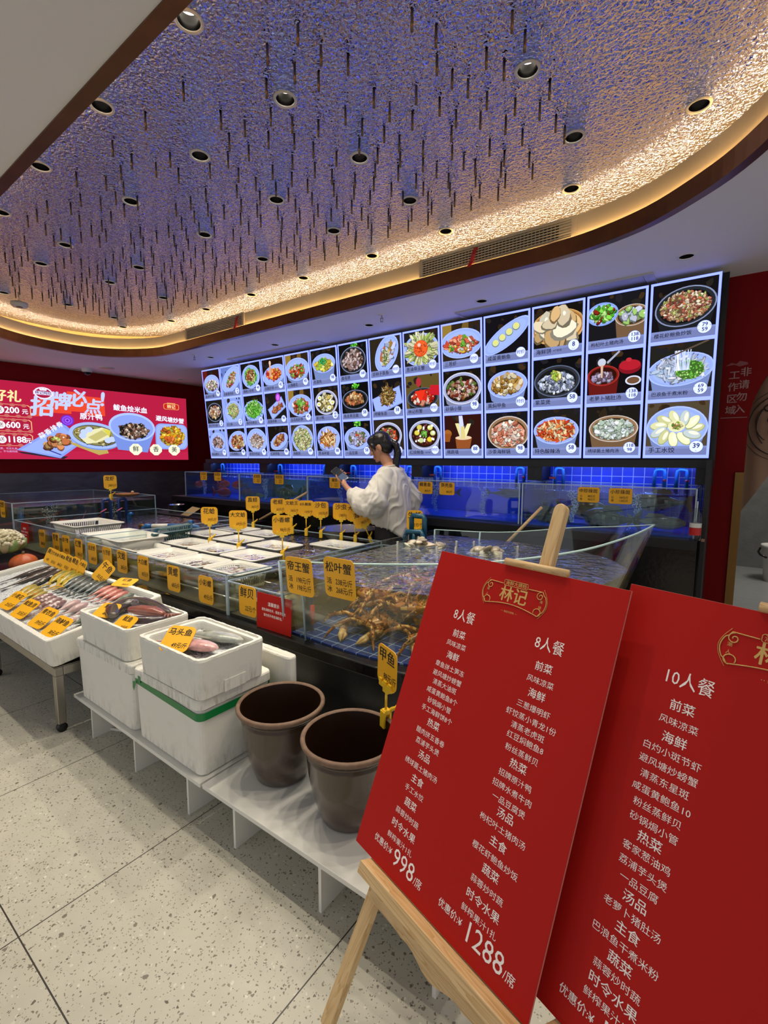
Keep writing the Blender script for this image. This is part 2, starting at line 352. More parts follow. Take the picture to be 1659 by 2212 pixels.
lp = offset(OPEN, -.014); mb = MB(); mb.loft([[(x, y, ZC + .0815) for x, y in offset(OPEN, -.019)], [(x, y, ZC + .086) for x, y in lp], [(x, y, ZC + .0815) for x, y in offset(OPEN, -.009)]], caps=False, smooth=False)
tag(obj('fascia_light_strip', mb, M['led2']), 'thin warm LED strip on the bronze trim washing the cream fascia', 'light strip')
struct('wall_recess', ring_wall(OPEN, offset(OPEN, .022), ZC + .080, ZC + .232), M['fascia'])
struct('wall_cove', ring_wall(offset(OPEN, .36), offset(OPEN, .38), ZC + .01, ZR + .02), M['fascia'])
mb = MB(); mb.loft([[(x, y, ZC + .02) for x, y in offset(OPEN, .02)], [(x, y, ZC + .02) for x, y in REC]], smooth=False, caps=False)
struct('ceiling_cove', mb, M['fascia'])
lp = offset(OPEN, .13); mb = MB()
mb.loft([[(x, y, ZC + .15) for x, y in offset(OPEN, .115)], [(x, y, ZC + .16) for x, y in lp], [(x, y, ZC + .15) for x, y in offset(OPEN, .145)]], caps=False, smooth=False)
tag(obj('cove_light_strip', mb, M['led']), 'warm LED strip hidden in the cove around the hammered ceiling', 'light strip')

# recessed downlights: every one a thing with ring, reflector and lens
def make_downlight():
    t = thing('recessed_downlight', 'x', 'downlight')
    obj('trim_ring', MB().lathe([(.043, .003), (.043, -.004), (.054, -.006), (.056, 0), (.056, .002)], 24), M['white'], t)
    obj('reflector', MB().lathe([(.043, 0), (.041, .02), (.036, .048), (.035, .05)], 24), M['pit'], t)
    obj('lens', MB().lathe([(.0005, .048), (.034, .048)], 20, caps=False), M['lens'], t)
    return t
dl0 = make_downlight(); first = True
rname = ['nearest row', 'second nearest row', 'middle row', 'second farthest row', 'farthest row']
lamp = bpy.data.lights.new('downlight_beam', 'SPOT'); lamp.energy = SPOT_W; lamp.spot_size = radians(92); lamp.spot_blend = .7; lamp.shadow_soft_size = .022; lamp.color = (1, .90, .74)
def put_downlight(x, y, z, label, grp, on=True):
    global first
    if first: t = dl0; t.location = (x, y, z); t['label'] = label; t['group'] = grp; first = False
    else: t = dup(dl0, (x, y, z), None, label, grp)
    if on:
        l = bpy.data.objects.new('downlight_beam', lamp); COL.objects.link(l); l.location = (x, y, z + .02)
for r, ps in rows.items():
    for i, (x, y) in enumerate(ps):
        put_downlight(x, y, ZR, 'round downlight in the hammered ceiling, %s, %s from the right end' % (rname[r], ORD[i]), 'downlights in the hammered ceiling', r < 4 and x > -6.5 and not (r == 3 and x > -.5))
for i, (x, y) in enumerate(soff):
    put_downlight(x, y, ZC, 'unlit round downlight in the plain white ceiling above the menu boards, %s from the right' % ORD[i], 'downlights in the plain ceiling', False)

# air grilles in the cream fascia
def grille(x0, x1, label, rx):
    t = thing('air_grille', label, 'vent', ((x0 + x1) / 2, 3.318, 2.964)); w = (x1 - x0) / 2; h = .054
    f = MB(); f.box(-w - .03, w + .03, -.006, .012, h, h + .018); f.box(-w - .03, w + .03, -.006, .012, -h - .01, -h); f.box(-w - .03, -w, -.006, .012, -h, h); f.box(w, w + .03, -.006, .012, -h, h)
    obj('frame', f, M['fascia'], t); b = MB(); b.box(-w, w, .008, .0115, -h, h); obj('backing', b, M['dark'], t)
    for k in range(6):
        z = -h + .010 + k * .0175; obj('slat', MB().box(-w, w, -.004, .004, z - .0035, z + .0035), M['fascia'], t)
    v = MB(); n = int(2 * w / .026)
    for k in range(1, n): v.box(-w + k * 2 * w / n - .002, -w + k * 2 * w / n + .002, .002, .006, -h, h)
    obj('louvre', v, M['fascia'], t)
    mb = MB(); pts = [(rx, -.012, .05), (rx - .012, -.03, .0), (rx - .03, -.022, -.045), (rx - .045, -.035, -.085)]
    for a, b in zip(pts, pts[1:]): mb.loft([[(a[0] - .014, a[1], a[2]), (a[0] + .014, a[1] + .004, a[2]), (a[0] + .014, a[1] + .006, a[2]), (a[0] - .014, a[1] + .002, a[2])], [(b[0] - .014, b[1], b[2]), (b[0] + .014, b[1] + .004, b[2]), (b[0] + .014, b[1] + .006, b[2]), (b[0] - .014, b[1] + .002, b[2])]], smooth=False)
    return mb
for (x0, x1, rx, lb, side) in ((-2.07, -.94, -1.61 + 1.505, 'long white slatted air grille at the right in the cream ceiling fascia', 'right'), (-5.42, -4.35, .47, 'shorter-looking slatted air grille at the left in the cream ceiling fascia', 'left')):
    mb = grille(x0, x1, lb, rx)
    o = obj('red_ribbon', mb, M['red'], None, ((x0 + x1) / 2, 3.318, 2.960)); tag(o, 'red ribbon fluttering from the %s air grille' % side, 'ribbon')
# shallow slots in the plain ceiling above the screens
for k, (x0, x1) in enumerate(((-2.12, -.54), (-5.53, -3.85))):
    mb = MB()
    for a in ((x0, x1, 3.95, 3.965), (x0, x0 + .015, 3.965, 4.2), (x1 - .06, x1, 3.965, 4.2)): mb.box(*a, ZC - .012, ZC - .0005)
    mb.box(x0 + .02, x1 - .07, 3.975, 4.2, ZC - .004, ZC - .0008)
    struct('trim_%d' % (k + 2), mb, mat('ceiling_slot_grey', 'bdbabc', .6))

# walls
lw = bpy.data.objects.new('left_wall_frame', None); 
RZ = -math.atan(.0871); WO = Vector((-8.2, 2.1, 0))
WM = Matrix.Translation(WO) @ Matrix.Rotation(RZ, 4, 'Z')     # local y runs along the left wall, +x into the room
def wall_obj(name, mb, mats): o = struct(name, mb, mats); o.matrix_world = WM; return o
wall_obj('wall_left', MB().box(-.12, 0, -5, 3.3, 1.262, ZC), M['redwall'])
wall_obj('wall_left_cladding', MB().box(-.12, .015, -5, 3.3, 0, 1.262), M['stone'])
struct('wall_back', MB().box(-8.6, -1.5, 5.25, 5.35, 0, ZC), M['redwall'])
# right red wall with an arched doorway
arch = [(.08, 0), (.08, 1.72)] + [(.53 - .45 * cos(a), 1.72 + .62 * sin(a)) for a in [pi * k / 24 for k in range(1, 24)]] + [(.98, 1.72), (.98, 0)]
poly = [(-.12, 0)] + arch + [(3.4, 0), (3.4, ZC), (-.12, ZC)]
RX = Matrix.Rotation(pi / 2, 4, 'X')
struct('wall_right', MB().prism(poly, -4.62, -4.40, M=RX), M['redwall'])
struct('trim_4', MB().box(.028, .0805, 4.385, 4.63, 0, 1.38), M['brass'])
struct('wall_kitchen', MB().box(-1.5, 4, 8.2, 8.3, 0, ZC), M['concrete'])
struct('wall_kitchen_side', MB().box(-1.5, -1.4, 4.7, 8.2, 0, ZC), M['concrete'])
holed('ceiling_kitchen', [(-1.5, 4.62), (4, 4.62), (4, 8.3), (-1.5, 8.3)], [], ZC - .02, M['paint'])
kl = bpy.data.lights.new('kitchen_lamp', 'AREA'); kl.energy = 30; kl.size = .6; kl.color = (1, .95, .88); ko = bpy.data.objects.new('kitchen_lamp', kl); COL.objects.link(ko); ko.location = (.9, 6.6, ZC - .05)
# lettering printed on the red wall
mb = MB(); grey = mat('faded_wall_lettering', 'a08078', .6); RM = lambda x, y, z: Matrix.Translation((x, y, z)) @ RX
for ch, (x, z) in zip('非请勿入工作区域', ((.029, 2.108), (.023, 2.019), (.016, 1.931), (.009, 1.843), (-.038, 2.091), (-.040, 2.005), (-.042, 1.92), (-.045, 1.836))):
    mb.text(ch, .068, bold=.01, M=RM(x + .012, 4.398, z))
mb.box(-.09, .07, 4.3965, 4.3985, 1.783, 1.787)
mb.flat([(-.085, 2.165), (-.05, 2.185), (-.02, 2.175), (.0, 2.195), (.045, 2.18), (.05, 2.165), (.0, 2.155), (-.03, 2.17)], 0, 1, M=RM(0, 4.398, 0))
tag(obj('wall_notice', mb, [grey, mat('worn_mark', '8a4a4c', .7)]), 'faded vertical Chinese keep-out notice printed on the red wall beside the doorway', 'notice')
# curtain in the doorway
t = thing('door_curtain', 'beige half curtain with a round dark line drawing hanging in the arched doorway', 'curtain', (0, 4.66, 0))
mb = MB(); r0, r1 = [], []
for k in range(41):
    x = .03 + 1.0 * k / 40; y = .015 * sin(k * .9); lowz = min(1.06 + (x - .08) * 1.9, 2.0)
    r0.append((x, y, lowz)); r1.append((x, y, 2.5))
mb.loft([r0, r1, [(a, b + .004, c) for a, b, c in r1], [(a, b + .004, c) for a, b, c in r0]], caps=False, closed=False)
obj('cloth', mb, mat('beige_curtain_cloth', '9a7a62', .8), t)
mb = MB(); cx, cz = .30, 1.735
def arc(cx, cz, rx, rz, a0, a1, w, n=40): mb.tube([(cx + rx * cos(a0 + (a1 - a0) * i / n), -.022, cz + rz * sin(a0 + (a1 - a0) * i / n)) for i in range(n + 1)], w, 6)
arc(cx, cz, .25, .27, 0, 2 * pi, .002); arc(cx, cz, .215, .235, 0, 2 * pi, .004); arc(cx, cz, .165, .2, 2.2, 3.9, .003); arc(cx - .05, cz + .02, .12, .15, 2.4, 4.2, .003); arc(cx - .09, cz + .13, .035, .025, 0, 6, .005); arc(cx - .07, cz + .04, .03, .03, 1.2, 5, .004); arc(cx - .06, cz - .05, .03, .03, 1.2, 5, .004)
obj('emblem', mb, M['ink'], t); obj('rail', MB().tube([(-.02, .0, 2.51), (1.08, .0, 2.51)], .012), M['steel'], t)
t = thing('bucket', 'white plastic bucket on the pale kitchen floor beyond the doorway', 'bucket', (.56, 7.4, 0))
pl_ = obj('pail', MB().lathe([(.001, .0), (.15, .0), (.165, .2), (.18, .4), (.2, .42), (.2, .45), (.19, .45), (.175, .42), (.16, .2), (.145, .01)], 28), M['white'], t)
obj('handle', MB().tube([(-.2, .0, .4), (-.22, -.06, .36), (-.2, -.12, .33), (-.14, -.17, .31)], .012), M['dark'], pl_)
# ---------------------------------------------------------------- backlit menu boards
def blob(cx, cy, r, asp, rot, n=7, jit=.25):
    return [(cx + (r * asp * (1 + random.uniform(-jit, jit))) * cos(a) * cos(rot) - (r * (1 + random.uniform(-jit, jit))) * sin(a) * sin(rot),
             cy + (r * asp * (1 + random.uniform(-jit, jit))) * cos(a) * sin(rot) + (r * (1 + random.uniform(-jit, jit))) * sin(a) * cos(rot)) for a in [2 * pi * k / n for k in range(n)]]
class Pic:
    """a printed picture: flat coloured shapes laid one over the other in a thin stack, facing -Y"""
    def __init__(s, w, h): s.mb = MB(); s.w = w; s.h = h; s.z = 0.0; s.clip = True
    def fl(s, poly, col, clip=True):
        s.z += 1.2e-5; c = lin(col)
        if c[2] > .78 and c[2] > 1.4 * c[0]: c = (c[0], c[1], c[2] * 1.7)
        if clip: poly = [(min(max(x, 0), s.w), min(max(y, 0), s.h)) for x, y in poly]
        s.mb.flat(poly, s.z, 0, c)
    def el(s, cx, cy, rx, ry, col, rot=0.): s.fl(elp(cx, cy, rx, ry, 32, rot), col)
    def tx(s, body, size, x, y, col, **k): s.z += 1.2e-5; s.mb.text(body, size, x, y, s.z, 0, lin(col), **k)
    def food(s, cx, cy, rx, ry, n, size, asp, pal, rot=0., radial=False, fill=None):
        if fill is None and n > 34 and size < .03: fill = tuple(int(sum(int(c[j:j + 2], 16) for c in pal) / len(pal) * .5) for j in (0, 2, 4)); s.el(cx, cy, rx * .93, ry * .93, fill, rot)
        elif fill: s.el(cx, cy, rx, ry, fill, rot)
        if n > 34 and size < .03: n = int(n * 1.35)
        for i in range(n):
            a = random.uniform(0, 2 * pi); q = sqrt(random.random()) * .96; ex, ey = rx * q * cos(a), ry * q * sin(a)
            x = cx + ex * cos(rot) - ey * sin(rot); y = cy + ex * sin(rot) + ey * cos(rot); rr = size * random.uniform(.7, 1.25)
            th = atan2(y - cy, x - cx) if radial else random.uniform(0, pi); c = random.choice(pal)
            k = random.uniform(.75, 1.0); d = tuple(int(int(c[j:j + 2], 16) * k * .55) for j in (0, 2, 4)); m = tuple(int(int(c[j:j + 2], 16) * k) for j in (0, 2, 4))
            kn, kj = (13, .12) if rr > .04 else (7, .25); s.fl(blob(x, y - rr * .12, rr, asp, th, kn, kj), d); s.fl(blob(x, y + rr * .1, rr * .85, asp, th, kn, kj), m)
            if random.random() < .22: s.fl(blob(x + rr * .15, y + rr * .3, rr * .2, asp, th), 'f0e6d4')
PL = dict(w=('8ea4e6', 'a3b7f2', '96abec'), d=('2b2c33', '55607a', '17181c'), c=('8a6a4c', 'c2b6b0', '3a2c20'), k=('23262b', '7c86a8', '0f1113'), r=('7a1d1a', 'a8322a', '2e0f08'), g=('9aa0c4', 'c9cbe0', '20160f'))
def plate(p, st, cx, cy, rx, ry, rot=0., deep=.0):
    e, rim, ins = PL[st]
    if deep: p.fl([(cx - rx * .98, cy), (cx - rx * .8, cy - ry * .7 - deep), (cx - rx * .45, cy - ry - deep), (cx + rx * .45, cy - ry - deep), (cx + rx * .8, cy - ry * .7 - deep), (cx + rx * .98, cy)], tuple(int(int(e[j:j + 2], 16) * .78) for j in (0, 2, 4)))
    p.el(cx, cy, rx, ry, rim, rot); p.el(cx, cy, rx * .95, ry * .94, e, rot); p.el(cx, cy - ry * .02, rx * .84, ry * .82, ins, rot)
PALS = dict(mix=['d8b28a', 'c24a35', 'e9dcc4', '7c4a34', '6f9a3c'], squid=['d9a8b0', 'e6d6d8', '6b4450', '8fb055', 'f0e8e4'], green=['7fcf4c', '4fa52f', 'b9e887', '63b93c'], celery=['b6cf7a', '8fb85a', 'e4d9b0', 'd0b48c'],
    red=['e0552e', 'f08a3a', 'c93420', 'f4b25a'], rib=['8a4a2c', 'b86b42', 'd08a5c', 'c79b62'], brown=['a9683f', 'd6b27c', '7c4526', 'e3cf9a', 'b0552f'], white=['e8e2e0', 'cfc4c4', 'b09a8c', '9a6a48'], omelet=['c7cf96', 'e3e2b8', '8fa35c', 'd4c48a'],
    chick=['e8dc62', 'cfae3a', 'f3eda0', '9fc043'], beef=['b08f86', 'd8c4c0', '5a423c', '8a6a60', 'c9b0b8'], egg=['d2c48c', 'f0ecc8', '8a7a3c', 'c0a85c'], noodle=['d8904a', 'e9b870', 'b86a2c', 'f3d9a4'], tofu=['c4c4ec', 'dcdcf6', 'a8b0dc', '6c7a4c', 'b48890'],
    eel=['8a6a34', 'b8944c', 'd4bc84', '5f4520', 'a8783c'], pepper=['d84a2a', 'e8e0d0', '6fae3c', 'c98a6a', '8a3420'], crab=['d8402a', 'f0d8c8', 'e89a7a', 'c02818', 'f4ece0'], wrap=['ead9b6', 'f2e9cf', 'd8b27c', 'c9c0d0'], soup=['e8a890', 'f2d8c4', 'd07a5c', 'e4c0b0', 'f0ece0'],
    hot=['d8552a', 'e88a48', 'f0cf9a', 'b83a1c', 'f4e2b8'], rice=['b07a5c', 'd8b890', 'e8d8c0', '8a4a3c', 'c96a50', 'a9b060'], seaw=['c4cee4', 'e2e8f4', '8a94b4', '5c6678'], dump=['cfd0a0', 'e2e4b8', 'b8c4c8', 'c0c08a'], noodw=['c4cdea', 'e2e6f4', 'a9bcd8'], turtle=['c8a05a', 'd9cdb8', 'a87a34', 'e8d9b4'])
def dish(w, h, name, price, st, geo, fo, bg='15130f', extra=None, small=None):
    p = Pic(w, h); p.fl([(0, 0), (w, 0), (w, h), (0, h)], bg)
    for k in range(5): p.fl(blob(random.uniform(0, w), random.uniform(h * .72, h), random.uniform(.01, .035), 1.4, random.uniform(0, 3)), random.choice(['2c2117', '1f1d22', '3a2a18', '24201c']))
    cx, cy, rx, ry, rot, deep = geo; cx *= w; cy *= h; rx *= w; ry *= h
    if extra == 'wood':
        p.fl([(0, h * .55), (w * .25, h * .55), (w * .25, h), (0, h)], '8a7030'); p.fl([(w * .5, h * .8), (w * .7, h * .76), (w * .7, h), (w * .55, h)], '6a5226')
    if extra == 'redbg': p.fl([(0, h * .5), (w * .28, h * .5), (w * .28, h), (0, h)], '5a1a14')
    if extra in ('herb', 'herbr'):
        hx = w * (.55 if extra == 'herb' else .86)
        for k in range(16): p.fl(blob(hx + random.uniform(-.05, .05), h * .91 + random.uniform(-.03, .035), .011, 1.3, random.uniform(0, 3)), random.choice(['4fae2c', '2f7a1c', '7fd04a']))
    if extra == 'veg':
        for k in range(20): p.fl(blob(w * .16 + random.uniform(-.06, .06), h * .86 + random.uniform(-.04, .04), .016, 1.1, 0), random.choice(['6fae2c', '8fcf3a', '4a8a1c']))
    if st in ('rect', 'slab'):
        q = [(-rx, -ry), (rx, -ry), (rx, ry), (-rx, ry)]; tr = lambda q: [(cx + a * cos(rot) - b * sin(rot), cy + a * sin(rot) + b * cos(rot)) for a, b in q]
        p.fl(tr(q), '7488cc'); p.fl(tr([(a * .94, b * .9 + .003) for a, b in q]), '96aaee')
    elif st == 'basket':
        p.el(cx, cy, rx, ry, 'c99a5c'); p.el(cx, cy, rx * .92, ry * .9, '9a6a34'); p.el(cx, cy, rx * .86, ry * .84, 'd8b47c')
        for k in range(40):
            a = pi * k / 40; p.fl([(cx + rx * .87 * cos(a), cy + ry * .85 * sin(a)), (cx + rx * .97 * cos(a), cy + ry * .95 * sin(a)), (cx + rx * .97 * cos(a + .03), cy + ry * .95 * sin(a + .03)), (cx + rx * .87 * cos(a + .03), cy + ry * .85 * sin(a + .03))], '7a4a20')
    elif st: plate(p, st, cx, cy, rx, ry, rot, deep)
    for f in fo:
        fx, fy, frx, fry, n, sz, asp, pal = f[:8]; kw = f[8] if len(f) > 8 else {}
        p.food(cx + fx * w, cy + fy * h, frx * w, fry * h, n, sz, asp, PALS[pal] if isinstance(pal, str) else pal, **kw)
    if callable(extra): extra(p, w, h, cx, cy)
    # caption band, price disc, lettering
    bh = h * .17
    p.fl([(0, 0), (w, 0), (w, bh), (0, bh)], '6d76a6'); p.fl([(0, bh * .55), (w, bh * .8), (w, bh), (0, bh)], '7883b6')
    n = len(name); fs = min(.044, w * .60 / max(n, 3.4)); p.tx(name, fs, .02, bh * .5, '1b1c2e', ax='LEFT', bold=.012)
    if small: p.tx(small, .02, .02 + n * fs + .015, bh * .5, '1b1c2e', ax='LEFT', bold=.01)
    px, py, pr = w * .835, h * .155, .045
    p.el(px, py, pr, pr, '26345f'); p.el(px, py, pr * .95, pr * .95, 'c9d6ff'); p.el(px, py, pr * .88, pr * .88, 'd5e0ff')
    if '/' in price:
        a, b = price.split('/'); p.tx(a, .036, px + .003, py + .016, '1d2b58', bold=.022); p.tx(b, .036, px + .003, py - .017, '1d2b58', bold=.022); p.tx('大', .013, px - .034, py + .013, '1d2b58'); p.tx('小', .013, px - .034, py - .017, '1d2b58'); p.tx('元', .012, px + .035, py + .008, '1d2b58')
    elif price == '时价': p.tx(price, .036, px, py, '1d2b58', bold=.012)
    else: p.tx(price, .05 if len(price) < 3 else .042, px, py + .006, '1d2b58', bold=.028, sx=.92); p.tx('元/个' if price == '8' else '元', .012, px, py - .031, '1d2b58')
    return p
rd = (.5, .56, .42, .33, 0, 0); bowl = (.5, .58, .43, .27, 0, .05); pot = (.5, .55, .45, .33, 0, .03); ov = (.5, .56, .47, .27, 0, .02)
def x_spoon(p, w, h, cx, cy):
    p.fl([(w * .36, h * .80), (w * .58, h * 1.0), (w * .60, h * .97), (w * .38, h * .76)], '9aa0b8'); p.el(w * .27, h * .80, .03, .03, 'b9bfd0'); p.fl([(w * .25, h * .75), (w * .3, h * .75), (w * .29, h * .5), (w * .26, h * .5)], 'c8a890')
    p.el(w * .78, h * .66, w * .2, h * .13, '7a1420'); p.el(w * .78, h * .70, w * .19, h * .1, 'a81c2a'); p.el(w * .76, h * .8, .02, .015, 'b82a36'); p.el(w * .85, h * .4, w * .14, h * .09, 'c9cfe8'); p.el(w * .85, h * .4, w * .11, h * .065, '6a4a34')
def x_twopots(p, w, h, cx, cy):
    p.el(w * .25, h * .66, w * .29, h * .22, '7f9ae0'); p.el(w * .25, h * .66, w * .25, h * .18, '9db4f0'); p.food(w * .25, h * .66, w * .2, h * .15, 60, .016, 1.6, PALS['green'] + ['8a2a1c'])
def x_tail(p, w, h, cx, cy):
    p.fl([(w * .38, h * .3), (w * .52, h * .28), (w * .66, h * .66), (w * .62, h * .70), (w * .5, h * .55)], 'b8a868'); p.fl([(w * .62, h * .68), (w * .7, h * .94), (w * .74, h * .9), (w * .68, h * .66)], '8a7a34'); p.food(w * .52, h * .5, w * .1, h * .2, 60, .008, 2, ['5f7a34', 'd8cfa0', 'e8e4d8', '8fa05c'])
def x_abal(p, w, h, cx, cy):
    for k in range(4):
        x, y = w * (.25 + .16 * k), h * (.42 + .1 * k); p.el(x, y, .036, .034, '6a7048'); p.el(x, y + .003, .031, .029, 'c4cf9a'); p.el(x, y + .006, .017, .015, 'd8d070')
def x_crab(p, w, h, cx, cy):
    p.fl([(w * .7, h * .5), (w * 1, h * .45), (w, h * .7), (w * .75, h * .72)], 'b81c28'); p.fl([(w * .28, h * .6), (w * .6, h * .62), (w * .52, h * .36), (w * .42, h * .34)], 'd8301c'); p.fl([(w * .5, h * .4), (w * .62, h * .3), (w * .66, h * .5), (w * .58, h * .55)], 'c02418'); p.el(w * .4, h * .82, .03, .045, 'a82a34')
def x_jump(p, w, h, cx, cy):
    p.fl([(w * .33, h * .18), (w * .69, h * .18), (w * .75, h * .44), (w * .3, h * .44)], '8a4a24'); p.el(w * .52, h * .44, w * .22, h * .05, 'd8c0a0')
    for a, b, c in ((.35, .8, 'd8cf90'), (.45, .98, 'c4cae8'), (.58, .74, '3a3430'), (.68, .78, 'e0d8a4'), (.5, .72, 'cfc080')): p.fl([(w * .44, h * .42), (w * .58, h * .42), (w * (a + .05), h * b), (w * (a - .05), h * b)], c)
    p.el(w * .08, h * .55, w * .12, h * .1, '9a5a24'); p.fl([(0, h * .35), (w * .14, h * .35), (w * .19, h * .55), (0, h * .55)], '8a4a1c')
def x_eggs(p, w, h, cx, cy):
    for a, b in ((.25, .68), (.2, .5), (.75, .52), (.62, .38)): p.el(w * a, h * b, .03, .026, 'e4e8f0'); p.el(w * a + .003, h * b, .016, .015, 'c8c83c')
def x_abs(p, w, h, cx, cy):
    for a, b, c in ((.3, .6, 'd0c44a'), (.38, .74, 'c9bc58'), (.7, .72, 'cfd06a'), (.78, .58, 'c8d08a'), (.42, .4, 'b8c890'), (.68, .42, 'd8c030')): p.el(w * a, h * b, .034, .028, '6a5a20'); p.el(w * a, h * b + .003, .03, .024, c)
    for k in range(18): p.el(w * random.uniform(.2, .82), h * random.uniform(.38, .78), .011, .011, 'e8e4e0')
    p.food(w * .52, h * .56, .035, .035, 25, .01, 1.5, PALS['green'])
def x_kingcrab(p, w, h, cx, cy):
    p.el(w * .5, h * .57, w * .21, h * .2, 'c8401c'); p.el(w * .5, h * .58, w * .19, h * .18, 'e05a28'); p.food(w * .5, h * .58, w * .16, h * .15, 30, .008, 1.2, ['d8481c', 'f07a3a']); p.el(w * .46, h * .66, .02, .018, 'f4b8a8')
def x_flower(p, w, h, cx, cy): p.el(w * .64, h * .84, .045, .055, '9a3ac0'); p.el(w * .64, h * .84, .028, .036, 'c86ae0'); p.fl([(w * .62, h * .74), (w * .72, h * .72), (w * .74, h * .64), (w * .66, h * .66)], 'b88a9c')
def x_pick(p, w, h, cx, cy): p.fl([(w * .33, h * .45), (w * .43, h * .45), (w * .44, h * .86), (w * .36, h * .86)], 'c49a84'); p.el(w * .4, h * .88, .02, .025, 'd8b8a4')
def x_noodlelift(p, w, h, cx, cy):
    for k in range(16): x = w * (.42 + .014 * k); p.fl([(x, h * .5), (x + .006, h * .5), (x + .02 * sin(k), h * .86), (x + .02 * sin(k) - .006, h * .86)], random.choice(PALS['noodw']))
    p.fl([(w * .34, h * .78), (w * .9, h * 1.0), (w * .93, h * .98), (w * .36, h * .76)], '55483c')
def x_dump(p, w, h, cx, cy):
    for k in range(11):
        a = 2 * pi * k / 11; x, y = cx + .12 * cos(a), cy + .082 * sin(a) - .01; q = elp(x, y, .062, .034, 18, a + .3); p.fl(q, '98a078'); p.fl(elp(x, y + .004, .056, .029, 18, a + .3), random.choice(PALS['dump'])); p.fl(elp(x + .01, y + .012, .034, .012, 12, a + .3), 'eef0d0')
    p.el(cx, cy + .01, .055, .042, 'd8d8a8'); p.food(cx, cy + .014, .034, .024, 26, .008, 1.3, ['8fae3c', 'b8945c', 'e8dca0', '5f8a2c'])
